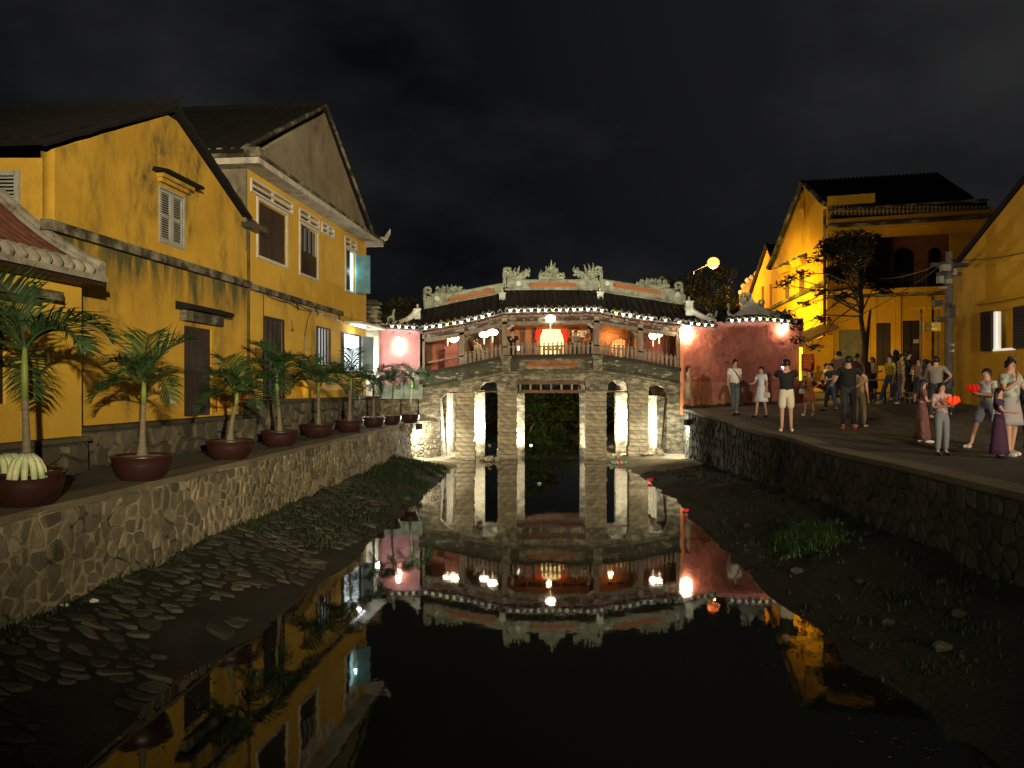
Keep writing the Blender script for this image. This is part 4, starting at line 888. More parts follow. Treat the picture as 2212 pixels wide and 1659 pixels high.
def curl():   # light rolled rim that caps each barrel
    mb = MB(); mb.tube([Vector((.074*math.cos(t), 0, .074*math.sin(t)*1.1)) for t in frange(-.25, math.pi+.25, 11)], [.006, .010, .012, .013, .013, .013, .013, .013, .012, .010, .006], 5); return mb.mesh('tile_rim', m('limed tile rim', (.07, .065, .05), .8, bump=0))
RIM = curl()
def tiled(fn, x0, x1, parent, step=.262, rows=7, miss=.1, T=1.0, barlen=.42, drips=True):
    X = x0+step/2; i = 0
    while X < x1:
        p0, p1 = fn(X, 0), fn(X, T); d = (p1-p0)
        for k in range(rows):
            a = fn(X, T*k/rows, .02); b = fn(X, T*(k+1)/rows, .02); v = (b-a); pitch = math.atan2(v.z, v.y)
            o = place('cover_tile', BAR, parent); o.location = a-ORG[parent]+Vector((R.uniform(-.008, .008), 0, .0)); o.rotation_euler = (pitch-.035, 0, R.uniform(-.03, .03)); o.scale = (1, v.length/.40, 1)
        a = fn(X, 0, .03); o = place('tile_rim', RIM, parent); o.location = a-ORG[parent]+Vector((0, -.01, 0)); o.rotation_euler = (-.2, 0, R.uniform(-.06, .06)); o.scale = (1.05, 1.6, 1.2)
        if drips and R.random() > miss:
            a = fn(X+step/2, 0, .075) if X+step/2 < x1 else None
            if a is not None:
                o = place('drip_tile', DRY if R.random() < .2 else DRW, parent); o.location = a-ORG[parent]+Vector((R.uniform(-.01, .01), -.02, 0)); q_ = fn(X+step/2, .28*T, .060)-a; o.rotation_euler = (math.atan2(q_.z, q_.y), R.uniform(-.05, .05), R.uniform(-.03, .03)); o.scale = (.92, R.uniform(.6, 1.1), R.uniform(1.0, 1.25))
        X += step; i += 1
tiled(roofp, XA, XB, br, rows=7, miss=.20)
# ridge walls
def ridge(pts_top, pts_bot, Y, th, name, mat=ORN, parent=None):
    o = place(name, panel([(BX(x, Y), BZ(y, Y)) for x, y in pts_bot]+[(BX(x, Y), BZ(y, Y)) for x, y in reversed(pts_top)], [], th, lambda a, b, c: Vector((a, Y+c, b)), name, mat), parent or br); return o
ridge([(1096, 600), (1104, 604), (1116, 606), (1140, 607), (1240, 607), (1262, 606), (1278, 604), (1290, 600)], [(1095, 620), (1104, 625), (1282, 625), (1297, 621)], YR-.05, .26, 'ridge_wall')
ridge([(1297, 604), (1330, 609), (1392, 620), (1425, 624), (1455, 628), (1466, 630), (1472, 632)], [(1297, 627), (1380, 639), (1440, 648), (1478, 656), (1480, 640)], YR-.05, .24, 'ridge_wall')
ridge([(924, 640), (928, 641), (932, 641), (945, 641), (975, 636), (1040, 622), (1088, 613)], [(918, 664), (1000, 646), (1086, 630)], YR-.05, .24, 'ridge_wall')
# cap moulding lines on the ridges
def ptube(pts, Y, r, parent, name='scroll', mat=ORN, n=6):
    mb = MB(); mb.tube([Vector((BX(x, Y), Y, BZ(y, Y))) for x, y in pts], r, n); return mb.build(name, mat, parent)
ptube([(1090, 588), (1097, 598), (1108, 604), (1140, 606), (1240, 606), (1268, 604), (1286, 597), (1297, 587)], YR-.1, .05, br, 'ridge_cap')
ptube([(1297, 604), (1392, 619), (1450, 626), (1466, 622), (1474, 612)], YR-.1, .05, br, 'ridge_cap'); ptube([(918, 626), (930, 636), (950, 640), (1040, 622), (1088, 613)], YR-.1, .05, br, 'ridge_cap')
ptube([(1090, 625), (1192, 624), (1297, 625)], YR-.14, .05, br, 'ridge_foot'); ptube([(1297, 629), (1380, 641), (1480, 657)], YR-.14, .05, br, 'ridge_foot'); ptube([(916, 666), (1000, 648), (1088, 631)], YR-.14, .05, br, 'ridge_foot')
lattice(br, 1144, 1244, lambda x: 612, lambda x: 619, YR-.20, nm='ridge_lattice', step=5); lattice(br, 1325, 1428, lambda x: interp(x, [(1325, 611), (1428, 630)]), lambda x: interp(x, [(1325, 619), (1428, 637)]), YR-.20, nm='ridge_lattice', step=5)
lattice(br, 968, 1068, lambda x: interp(x, [(968, 644), (1068, 624)]), lambda x: interp(x, [(968, 652), (1068, 631)]), YR-.20, nm='ridge_lattice', step=5)
for x, y in ((1120, 614), (1311, 613), (945, 646), (1461, 638)):
    mb = MB(); mb.lathe([(.10, 0), (.10, .04), (.06, .05), (.05, .03)], (0, 0, 0), 14); mb.v = [Vector((BX(x, YR)+v.x, YR-.18-v.z, BZ(y, YR)+v.y)) for v in mb.v]; mb.build('medallion', WHITE, br)
# square posts
for x, y0, y1, Y, wd in ((1085, 634, 653, YR-.5, .24), (1296, 632, 655, YR-.5, .24), (902, 668, 690, YB+.4, .22), (1488, 652, 682, YB+.2, .26)):
    mb = MB(); zc = (BZ(y0, Y)+BZ(y1, Y))/2; h = BZ(y0, Y)-BZ(y1, Y); mb.box((BX(x, Y), Y, zc), (wd, wd, h)); mb.box((BX(x, Y), Y, BZ(y0, Y)), (wd+.06, wd+.06, .05)); mb.blob((BX(x, Y), Y, BZ(y0, Y)+.08), (.05, .05, .13), 8, 5); mb.build('roof_post', WHITEPL, br)
# ---- dragons and flames: bundles of curled tubes
def spiral(cx, cy, r, turns, a0, sgn=1, n=14, grow=.25): return [(cx+r*(grow+(1-grow)*k/n)*math.cos(a0+sgn*turns*6.283*(1-k/n)), cy+r*(grow+(1-grow)*k/n)*math.sin(a0+sgn*turns*6.283*(1-k/n))) for k in range(n+1)]
def ornament(name, label, cx, base, Wd, Ht, Y, seed, face=1, kind='dragon', grp=None):
    t = thing(name, label, 'roof ornament', (BX(cx, Y), Y, BZ(base, Y)), grp); rr = random.Random(seed)
    def T(pts, r, nm, n=6):
        mb = MB(); k = len(pts); r *= 1.7; rad = [r*(.55+.45*math.sin(math.pi*min(.9, (i+.5)/k))) if nm != 'flame' else r*(1-.85*i/(k-1)) for i in range(k)]
        mb.tube([Vector((BX(cx+x*face, Y), Y+dy, BZ(base-y, Y))) for x, y, dy in [(p[0], p[1], (p[2] if len(p) > 2 else 0)) for p in pts]], rad, n); return mb.build(nm, ORN, t)
    if kind == 'dragon':
        T([(Wd*(-.5+u), Ht*(.22+.16*math.sin(u*9+1)), .04*math.sin(u*7)) for u in frange(0, .82, 14)], .085, 'body')
        T([(Wd*(.28+.05*k), Ht*(.2+.12*k)) for k in range(4)]+[(Wd*.46, Ht*.5), (Wd*.52, Ht*.42)], .07, 'head')
        T([(Wd*.36, Ht*.5), (Wd*.42, Ht*.34), (Wd*.55, Ht*.26)], .04, 'jaw')
        for k in range(3): T([(Wd*(-.3+.25*k)+a, Ht*.12+b) for a, b in spiral(0, Ht*.14, Ht*.17, 1.1, rr.uniform(0, 6))], .045, 'cloud_scroll', 5)
        for k in range(6):
            x = Wd*(-.42+.15*k); h = Ht*rr.uniform(.5, 1.0)*(1 if k in (1, 2, 3) else .65); T([(x+.06*Wd*math.sin(u*5+k)*u, Ht*.25+(h-Ht*.25)*u) for u in frange(0, 1, 7)], .06, 'flame', 5)
        T([(Wd*.48, Ht*.42), (Wd*.55, Ht*.62), (Wd*.50, Ht*.75)], .035, 'flame', 5)
    elif kind == 'fret':
        T([(Wd*(-.5+u), Ht*(.2+.1*math.sin(u*12))) for u in frange(0, .9, 14)], .07, 'body')
        for k in range(5):
            x = Wd*(-.42+.19*k); q = Ht*.45; T([(x, 0), (x, q), (x+Wd*.1, q), (x+Wd*.1, q*.4), (x+Wd*.05, q*.4)], .035, 'fret_bar', 4)
            T([(x+Wd*.05+a, Ht*.6+b) for a, b in spiral(0, 0, Ht*.18, 1.0, rr.uniform(0, 6))], .035, 'cloud_scroll', 5)
        T([(Wd*.36, Ht*.2), (Wd*.46, Ht*.35), (Wd*.6, Ht*.42)], .07, 'head'); T([(Wd*.42, Ht*.2), (Wd*.58, Ht*.2)], .04, 'jaw')
        for k in range(4): x = Wd*(-.2+.15*k); T([(x+1.2*math.sin(u*5)*u, Ht*(.5+.5*u*rr.uniform(.8, 1))) for u in frange(0, 1, 6)], .04, 'flame', 5)
    else:
        mb = MB(); ol = [(-.5, 0), (-.44, .2), (-.3, .25), (-.24, .5), (-.12, .62), (0, .72), (.12, .62), (.24, .5), (.3, .25), (.44, .2), (.5, 0)]
        place('flame_body', panel([(BX(cx+a*Wd, Y), BZ(base-b*Ht, Y)) for a, b in ol], [], .12, lambda a, b, c: Vector((a, Y+c, b)), 'flame_body', ORN), t)
        for x, h in ((0, 1.0), (-.1, .72), (.1, .86), (-.2, .7), (.2, .62), (-.42, .52), (.42, .42), (-.3, .45), (.31, .40)): T([(Wd*x+1.6*math.sin(u*6+x*9)*u, Ht*.15+(h-.15)*Ht*u) for u in frange(0, 1, 8)], .075, 'flame', 5)
        for k in range(5): T([(Wd*(-.3+.15*k)+a, Ht*.25+b, -.08) for a, b in spiral(0, 0, Ht*.13, 1.0, k)], .04, 'cloud_scroll', 5)
    return t
ornament('roof_dragon', 'left curling dragon facing inward on the high centre ridge', 1118, 606, 48, 38, YR-.05, 1, 1)
ornament('roof_dragon', 'right curling dragon with tall flames on the high centre ridge', 1266, 606, 50, 42, YR-.05, 2, -1)
ornament('flame_ornament', 'tall flame and cloud finial in the middle of the bridge ridge', 1192, 607, 58, 46, YR-.05, 3, 1, 'flame')
ornament('roof_dragon', 'angular fretwork dragon on the lower left ridge of the bridge', 970, 640, 62, 26, YR-.05, 4, 1, 'fret')
ornament('roof_dragon', 'angular fretwork dragon on the lower right ridge of the bridge', 1413, 624, 66, 26, YR-.05, 5, -1, 'fret')
# scrolled ridge ends
for x, y, r, f in ((1097, 585, 8, 1), (1291, 583, 8, -1), (925, 628, 9, 1), (1465, 617, 9, -1)):
    ptube([(x+f*a, y+b) for a, b in spiral(0, 0, r, 1.2, 2.2)], YR-.08, .06, br, 'scroll_end'); ptube([(x-f*6, y-6), (x-f*8, y+10), (x-f*6, y+36)], YR-.08, .075, br, 'end_pillar')

# ================================================================ END PAVILIONS
# left: pink side wall with its own small roof
lp = thing('pink_gatehouse', 'brightly lit pale pink gatehouse wall at the left end of the bridge', 'gatehouse', (BX(860), YB, 1.6))
place('wall', panel(dpts([(798, 832), (912, 832), (912, 706), (798, 712)]), [], .2, BM(.12), 'wall', PINKL), lp)
mb = MB(); mb.box((BX(857), YB+.05, BZ(846)), (BX(914)-BX(800), .4, .55)); mb.build('stone_footing', m('pale green footing', (.22, .26, .20), .9, var=(.10, .12, .09), bump=.8, bscale=12), lp)
def lroof(X, t, h=0):
    x = CX+X*F/YE; return Vector((X, lerp(YE, YE+1.5, t), BZ(interp(x, [(780, 704), (835, 706), (912, 711)]), YE)+.66*t-.06*math.sin(t*3.14)+h))
roof_sheet(BX(832, YE), BX(906, YE), lroof, lp); tiled(lroof, BX(832, YE), BX(906, YE), lp, rows=4, miss=.0)
mb = MB(); mb.tube([Vector((BX(x, YE+.7), YE+.7, BZ(y, YE+.7))) for x, y in ((834, 700), (845, 700), (862, 698), (880, 690), (893, 680), (900, 668))], [.05, .09, .11, .11, .11, .09], 8); mb.build('curved_ridge', WHITEPL, lp)
ptube([(836+a, 690+b) for a, b in spiral(10, 0, 9, 1.2, 1)], YE+.7, .06, lp); ptube([(843, 700), (850, 690), (849, 678), (852, 668)], YE+.7, .045, lp, 'flame_tip'); ptube([(832, 702), (826, 700), (820, 701)], YE+.7, .05, lp, 'ridge_tip')
# far left pink wall piece and grey shed
mb = MB(); mb.box((-5.35, 30.2, 3.6), (1.7, .2, 3.0)); mb.build('far_wall', PINKL, lp)
# right: long salmon wall with a terracotta dado
rp = thing('salmon_gatehouse', 'long rough salmon wall and double roof at the right end of the bridge', 'gatehouse', (BX(1600), YB, 1.9))
place('wall', panel(dpts([(1474, 905), (1728, 890), (1728, 692), (1560, 694), (1474, 700)]), [], .3, BM(.20), 'wall', PINK), rp)
vs = []; NX, NZ = 150, 90
for j in range(NZ):
    for i in range(NX):
        x = lerp(1476, 1727, i/(NX-1)); yb, yt = lerp(904, 890, i/(NX-1)), interp(x, [(1474, 701), (1560, 695), (1728, 693)]); p = Vector((BX(x), YB+.02, BZ(lerp(yb, yt, j/(NZ-1)))))
        p.y += .030*noise.noise(p*1.1)+.018*noise.noise(p*3.1)+.012*noise.noise(p*8.0)+.007*noise.noise(p*19.0); vs.append(p)
place('rough_render', mesh('rough_render', vs, [(j*NX+i, j*NX+i+1, (j+1)*NX+i+1, (j+1)*NX+i) for j in range(NZ-1) for i in range(NX-1)], PINK, True), rp)
place('dado', panel(dpts([(1476, 895), (1612, 890), (1612, 832), (1560, 826), (1476, 824)]), [], .05, BM(-.03), 'dado', TERRA), rp)
mb = MB(); mb.box((BX(1471.5), YB-.02, BZ(798)), (.12, .16, BZ(700)-BZ(896))); mb.build('edge_post', m('orange edge post', (.62, .26, .12), .8, bump=.2), rp)
mb = MB(); mb.box((BX(1728), YB+2.0, BZ(790)), (.3, 3.9, 3.6)); mb.build('return_wall', PINK, rp)
mb = MB()
for k in range(24):
    x = 1480+k*10.3; Y = YB-.14+R.uniform(-.05, .05); mb.blob((BX(x), Y, gz(BX(x), Y)+.03), (.14, .12, R.uniform(.06, .12)), 7, 4)
tag(mb.build('rubble_footing', MORTARD, rp), kind='stuff')
def rroof1(X, t, h=0):
    x = CX+X*F/YE; return Vector((X, lerp(YE, YE+1.5, t), BZ(interp(x, [(1476, 699), (1550, 706)]), YE)+.7*t-.07*math.sin(t*3.14)+h))
roof_sheet(BX(1478, YE), BX(1549, YE), rroof1, rp); tiled(rroof1, BX(1478, YE), BX(1549, YE), rp, rows=4, miss=0)
mb = MB(); mb.tube([Vector((BX(x, YE+.6), YE+.6, BZ(y, YE+.6))) for x, y in ((1486, 664), (1498, 674), (1515, 684), (1533, 691), (1547, 693))], [.09, .11, .12, .11, .06], 8); mb.build('curved_ridge', WHITEPL, rp)
ptube([(1533+a, 684+b) for a, b in spiral(0, 0, 8, 1.3, 1)], YE+.6, .05, rp); ptube([(1538, 690), (1546, 682), (1548, 672)], YE+.6, .04, rp, 'flame_tip')
def rroof2(X, t, h=0):
    x = CX+X*F/YE; return Vector((X, lerp(YE, YE+1.6, t), BZ(interp(x, [(1565, 695), (1640, 690), (1730, 698)]), YE)+.55*t-.06*math.sin(t*3.14)+h))
roof_sheet(BX(1566, YE), BX(1732, YE), rroof2, rp); tiled(rroof2, BX(1566, YE), BX(1728, YE), rp, rows=4, miss=.1)
mb = MB(); mb.tube([Vector((BX(x, YE+.8), YE+.8, BZ(y, YE+.8))) for x, y in ((1572, 676), (1580, 684), (1590, 684), (1603, 676), (1612, 671), (1640, 671), (1656, 676), (1675, 684), (1690, 688), (1700, 688))], [.05, .09, .12, .14, .15, .15, .14, .13, .11, .06], 8); mb.build('curved_ridge', WHITEPL, rp)
ridge([(1599, 664), (1606, 656), (1616, 652), (1622, 640), (1628, 652), (1640, 660), (1652, 666)], [(1599, 680), (1652, 680)], YE+.8, .2, 'ridge_centrepiece', WHITEPL, rp)
for a, b in ((1606, 648), (1646, 654)): ptube([(a+x, b+y) for x, y in spiral(0, 0, 8, 1.3, 1)], YE+.72, .05, rp)
for dx, s_ in ((-6, -1), (0, 0), (7, 1)): ptube([(1610+dx, 652), (1609+dx+s_*2, 642), (1611+dx, 632)], YE+.8, .05, rp, 'flame_tip')
ptube([(1572, 676), (1575, 665), (1572, 656)], YE+.8, .05, rp, 'flame_tip')
# small crouching figure on the roof end
ft = thing('roof_lion', 'small dark crouching lion figure at the right roof end', 'roof ornament', (BX(1690, YE+.8), YE+.8, BZ(690, YE+.8)))
mb = MB(); q = Vector((BX(1688, YE+.8), YE+.8, BZ(690, YE+.8))); mb.blob(q+Vector((0, 0, .12)), (.17, .12, .14), 8, 6); mb.blob(q+Vector((.13, 0, .28)), (.09, .09, .10), 8, 6); mb.tube([q+Vector((.12, 0, .3)), q+Vector((.15, 0, .45))], [.05, .01], 6); mb.tube([q+Vector((-.15, 0, .1)), q+Vector((-.26, 0, .2)), q+Vector((-.2, 0, .32))], [.05, .04, .02], 6); mb.build('body', ORN, ft, smooth=True)
for sx in (-.1, .12): mb = MB(); mb.tube([q+Vector((sx, -.06, .12)), q+Vector((sx+.03, -.09, -.02))], [.05, .04], 6); mb.build('leg', ORN, ft)

# ================================================================ LAMPS OF THE BRIDGE
def lantern(x, y, Y, r, sq, mat, label, tassel=True, grp='round lit lanterns under the bridge roof'):
    t = thing('lantern', label, 'lantern', PX(x, y, Y), grp); c = Vector((0, 0, 0))
    mb = MB(); mb.blob((0, 0, 0), (r, r, r*sq), 14, 9); mb.build('shade', mat, t, True, True)
    mb = MB(); mb.lathe([(r*.3, r*sq*.98), (r*.3, r*sq*1.12)], (0, 0, 0), 10); mb.lathe([(r*.25, -r*sq*1.12), (r*.25, -r*sq*.98)], (0, 0, 0), 10); mb.tube([(0, 0, r*sq), (0, 0, r*sq+.22)], .006, 4); mb.build('cap', METAL, t, False, True)
    if tassel: mb = MB(); mb.tube([(0, 0, -r*sq), (0, 0, -r*sq-.10), (0, 0, -r*sq-.26)], [.012, .025, .018], 6); mb.build('tassel', emis('lit tassel', (1, .7, .35), 1.5) if 'lit tassel' not in bpy.data.materials else bpy.data.materials['lit tassel'], t, False, True)
    return t
lantern(967, 726, YB+.9, .20, .62, LANT, 'left of the two white lanterns glowing in the first bay of the bridge')
lantern(980, 730, YB+.6, .20, .85, LANT, 'lower right of the two white lanterns glowing in the first bay of the bridge')
lantern(1046, 723, YB+1.1, .20, .58, LANT, 'lower left lantern of the slanting pair in the second bay from the left')
lantern(1064, 718, YB+.8, .21, .60, LANT, 'upper right lantern of the slanting pair in the second bay from the left')
lantern(1189, 688, YB-.12, .19, .68, LANT, 'single small lantern hanging over the middle of the bridge')
lantern(1411, 725, YB+.6, .16, .95, LANT, 'left lantern with tassel in the right bay of the bridge')
lantern(1424, 721, YB+.8, .14, .95, LANT, 'right lantern of the pair in the right bay of the bridge')
lantern(1426, 709, YB+1.4, .12, .7, LANT, 'small upper lantern behind the pair in the right bay of the bridge')
for (x, y, Y, sz, lab, mt) in ((1482, 719, YB-.14, (.24, .16, .34), 'glaring warm wall lamp on the salmon wall beside the last bridge post', LANTW), (1693, 710, YB-.16, (.12, .07, .24), 'small slanted lamp high on the right end of the salmon wall', LANTW), (861, 745, YB-.12, (.12, .08, .30), 'tall glowing lamp on the pale pink wall left of the bridge', LANTL)):
    t = thing('wall_lamp', lab, 'lamp', PX(x, y, Y)); mb = MB(); mb.blob((0, 0, 0), sz, 12, 8)
    if x == 1693: mb.v = [Matrix.Rotation(.6, 3, 'Y')@v for v in mb.v]
    mb.build('glass', mt, t, True, True); mb = MB(); mb.box((0, .10, sz[2]*.8), (.08, .14, .08)); mb.build('bracket', METAL, t, False, True)
# candle lantern on the railing
t = thing('candle_lantern', 'tiny white candle lantern hanging on the railing of the middle bay', 'lantern', PX(1120, 752, YB-.06)); mb = MB(); mb.lathe([(.035, -.08), (.04, .05), (.02, .08)], (0, 0, 0), 8); mb.build('glass', emis('candle glass', (1, .95, .9), 3), t, True, True); mb = MB(); mb.tube([(0, 0, .08), (0, 0, .2)], .006, 4); mb.box((0, 0, -.1), (.08, .08, .03)); mb.build('frame', RED, t, False, True)
# warm lights within
lamp('ceiling_lamp', 'POINT', (BX(1190), YB+1.4, BZ(705)), 34, (1, .52, .20), None, .1)
lamp('ceiling_lamp', 'POINT', (BX(1335), YB+2.2, BZ(715)), 26, (1, .55, .2), None, .1)
# eave uplights: small lamps fixed in a row below the tile ends
for x in range(915, 1471, 37):
    Y = YE-.26; p = Vector((BX(x, Y), Y, BZ(ev(x)+5, Y)))
    t = thing('eave_light', 'tiny spotlight in the row fixed under the bridge eave', 'light', p, 'small spotlights fixed along the eaves'); mb = MB(); mb.tube([(0, 0, -.05), (0, .02, -.01)], .022, 6); mb.tube([(0, 0, -.05), (0, .3, -.05)], .008, 4); mb.build('fitting', METAL, t, False, True)
    lamp('eave_beam_light', 'SPOT', p+Vector((0, -.10, .10)), 36, (1, .97, .84), p+Vector((0, .28, .62)), .02, 142, .35)
for x, y in ((850, 716), (885, 718), (1500, 708), (1535, 712), (1585, 704), (1620, 702), (1655, 702), (1690, 703)):
    Y = YE-.30; p = PX(x, y, Y); t = thing('eave_light', 'tiny spotlight in the row fixed under the gatehouse eaves', 'light', p, 'small spotlights fixed along the gatehouse eaves'); mb = MB(); mb.tube([(0, 0, -.05), (0, .02, -.01)], .022, 6); mb.tube([(0, 0, -.05), (0, .3, -.05)], .008, 4); mb.build('fitting', METAL, t, False, True)
    lamp('eave_beam_light', 'SPOT', p+Vector((0, 0, .03)), 22, (1, .97, .86), p+Vector((0, .30, .62)), .02, 142, .4)
# ridge lights
for x in (1000, 1110, 1190, 1275, 1400): lamp('ridge_light', 'SPOT', (BX(x), YB-.25, BZ(ev(x))+.62), 8, (1, .95, .72), (BX(x), YR, BZ(600, YR)), .06, 120, .9)
# floodlights on the quay walls
def flood(x, y, Y, lab, target, power, side):
    p = PX(x, y, Y); t = thing('floodlight', lab, 'floodlight', p); d = (Vector(target)-p).normalized(); rot = d.to_track_quat('Y', 'Z').to_matrix()
    mb = MB(); mb.box((0, 0, 0), (.26, .10, .20)); mb.v = [rot@v for v in mb.v]; mb.build('housing', METAL, t, False, True)
    mb = MB(); mb.box((0, .052, 0), (.22, .01, .16)); mb.v = [rot@v for v in mb.v]; mb.build('glass', FLOOD, t, False, True)
    mb = MB(); mb.tube([(0, 0, -.1), (side*.18, 0, -.12)], .015, 6); mb.build('bracket', METAL, t, False, True)
    lamp('flood_beam', 'AREA', p+d*.08, power, (1, .90, .66), target, .22)
    return t
flood(905, 921, 26.7, 'small black floodlight on the end of the left quay wall', (.2, 30.2, .9), 64, -1)
flood(1484, 912, 26.5, 'small black square floodlight on the right quay wall', (1.6, 30.2, .9), 80, 1)
lamp('flood_beam', 'SPOT', (-3.05, 26.72, 1.30), 620, (1, .94, .74), (-3.25, 28.1, .45), .05, 100, .6)
lamp('flood_beam', 'SPOT', (5.92, 26.5, 1.42), 520, (1, .94, .74), (6.1, 28.0, .55), .05, 100, .6)
# lamps below the deck behind the front piers
for (x, y, Y, tgt, p) in ((1058, 960, YB+.95, (BX(1040), YB+2.0, 1.4), 26), (1320, 962, YB+.95, (BX(1343), YB+2.0, 1.4), 26), (1100, 985, YB+1.0, (BX(1125), YB+2.0, 1.2), 14), (1290, 985, YB+1.0, (BX(1262), YB+2.0, 1.2), 5)):
    q = PX(x, y, Y); q.z = max(q.z, .2); t = thing('pier_lamp', 'small lamp standing behind a front pier below the bridge', 'lamp', q, 'hidden pier lamps'); mb = MB(); mb.box((0, 0, -.05), (.12, .08, .1)); mb.build('housing', METAL, t, False, True)
    lamp('pier_beam', 'SPOT', q+Vector((0, 0, .06)), p*62, (1, .93, .76), tgt, .05, 84, .8)
for q in ((-1.92, 30.35, 1.1), (4.98, 30.35, 1.1)):
    t = thing('pier_lamp', 'small lamp standing behind a front pier below the bridge', 'lamp', q, 'hidden pier lamps'); mb = MB(); mb.box((0, 0, -.10), (.12, .08, .1)); mb.build('housing', METAL, t, False, True); lamp('pier_beam', 'POINT', q, 1100, (1, .93, .76), None, .06)
# rocks at the pier feet
rk = 0
for (x, y, Y, r, lab) in ((1132/1.13, 0, 28.5, 0, ''),): pass
for (x, Y, r, lab) in ((1055, 28.2, .17, 'pale broken rock nearest the water by the second pier'), (1062, 28.6, .15, 'pale rock lying behind the broken rocks by the second pier'), (1074, 28.3, .16, 'angular pale rock against the foot of the second pier'), (1043, 28.7, .15, 'leaning pale slab between the first and second pier'), (1318, 28.7, .17, 'dark mossy rock at the foot of the third pier'), (1336, 28.8, .15, 'dark rock between the third and fourth pier'), (1405, 28.6, .24, 'large flat rock in light right of the fourth pier'), (1425, 28.8, .22, 'slanted slab of rock by the right abutment')):
    mb = MB(); rr = random.Random(int(x)); mb.blob((0, 0, 0), (r, r*.8, r*.7), 6, 4, lambda v: v+Vector((rr.uniform(-1, 1), rr.uniform(-1, 1), rr.uniform(-1, 1)))*r*.25)
    X = BX(x, Y); tag(mb.build('rock', BST), lab, 'rock').location = (X, Y, max(bankz(X, Y), 0)+r*.35)
# floating lotus lanterns
def lotus(x, y, Y, cols, r, lab, z=0):
    X = (x-CX)*Y/F; t = thing('lotus_lantern', lab, 'paper lantern', (X, Y, z+.02)); n = 8
    for k in range(n):
        a = 6.283*k/n; c = cols[k % len(cols)]; mb = MB(); u = Vector((math.cos(a), math.sin(a), 0)); v = Vector((-u.y, u.x, 0))
        mb.add([u*r*.35-v*r*.15, u*r*.35+v*r*.15, u*r*.8+v*r*.36+Vector((0, 0, r*.5)), u*r+Vector((0, 0, r*1.0)), u*r*.8-v*r*.36+Vector((0, 0, r*.5)), u*r*.5+Vector((0, 0, r*.35))], [(0, 1, 5), (1, 2, 5), (2, 3, 5), (3, 4, 5), (4, 0, 5)]); mb.build('petal', c, t, False, True)
    mb = MB(); mb.lathe([(r*.4, 0), (r*.42, .03)], (0, 0, 0), 8); mb.build('base', cols[0], t, False, True)
PR_, PG, PW = m('red paper', (.75, .02, .03), .6, bump=0, emit=(1, .03, .04), estr=.25), m('green paper', (.02, .42, .17), .6, bump=0, emit=(.02, .8, .3), estr=.12), m('white paper', (.8, .8, .78), .6, bump=0)
lotus(1327, 1003, 27.0, [PG, PW], .11, 'left green petalled lantern of the three floating by the right pier'); lotus(1338, 1003, 26.9, [PR_, PW], .12, 'middle pink red lantern of the three floating by the right pier'); lotus(1348, 1003, 27.0, [PG, PW], .11, 'right green petalled lantern of the three floating by the right pier')
lotus(1404, 1045, 21.9, [PR_], .09, 'dark red paper lantern at the water edge nearer the bridge', .02); lotus(1482, 1112, 16.5, [PR_], .07, 'small red paper lantern at the water edge nearer the viewer', .02)
# ================================================================ RIGHT SIDE HOUSES
# corner house: facade line from A to B, gable wall running back from A
cn = thing('corner_house', 'two storey yellow corner house with dark hipped roof and deep upstairs loggia', 'house', (14, 34, 2.3))
AX, AY, DX, DY = 13.95, 34.0, 5.98, -2.0
def FU(x): r = (x-CX)/F; return (r*AY-AX)/(DX-r*DY)
def FP(x, y, c=0):   # photo point on the facade, c metres toward the viewer
    u = FU(x); X, Y = AX+DX*u, AY+DY*u; z = CZ+(HY-y)*Y/F; return Vector((X-.317*c, Y-.948*c, z))
LQ = math.hypot(DX, DY)
def FM(a, b, c): u = a/LQ; return Vector((AX+DX*u-.317*c, AY+DY*u-.948*c, b))
def fa(x): return FU(x)*LQ
def fz(x, y): u = FU(x); return CZ+(HY-y)*(AY+DY*u)/F
def frect(x0, x1, y0, y1): zt = fz((x0+x1)/2, y0); zb = fz((x0+x1)/2, y1); return rect(fa(x0), fa(x1), zb, zt)
def farch(x0, x1, y0, y1):
    a0, a1 = fa(x0), fa(x1); zt = fz((x0+x1)/2, y0); zb = fz((x0+x1)/2, y1); r = (a1-a0)/2; ex = r*.8
    return [(a0, zb), (a1, zb), (a1, zt-ex)]+[(a0+r+r*math.cos(t), zt-ex+ex*math.sin(t)) for t in frange(.35, 2.79, 7)]+[(a0, zt-ex)]
zt = fz(1900, 482)
lo_open = frect(1893, 2052, 508, 632)
place('facade', panel([(0, 1.9), (fa(2142), 1.9), (fa(2142), zt), (0, zt)], [lo_open, frect(1893, 1925, 697, 790), frect(1950, 1988, 692, 800), frect(1812, 1868, 712, 830)], .3, lambda a, b, c: FM(a, b, c-.15), 'facade', YW3), cn)
place('loggia_wall', panel(rect(fa(1880), fa(2080), fz(1950, 640), zt), [farch(1898, 1922, 525, 615), farch(1942, 1988, 522, 620), farch(2020, 2050, 522, 620)], .15, lambda a, b, c: FM(a, b, c-1.5), 'loggia_wall', m('brown red loggia wall', (.32, .13, .06), .85, var=(.20, .08, .04), bump=.2)), cn)
def fbox(x0, x1, y0, y1, c0, c1, nm, mt, par=None, flat=False):
    a0, a1 = fa(x0), fa(x1); xm = (x0+x1)/2; z0, z1 = fz(xm, y1), fz(xm, y0); mb = MB()
    mb.hexa([FM(a0, z0, c0), FM(a1, z0, c0), FM(a1, z0, c1), FM(a0, z0, c1), FM(a0, z1, c0), FM(a1, z1, c0), FM(a1, z1, c1), FM(a0, z1, c1)]); return mb.build(nm, mt, par or cn)
fbox(1880, 2080, 500, 640, -2.1, -2.0, 'dark_interior', BLACK)
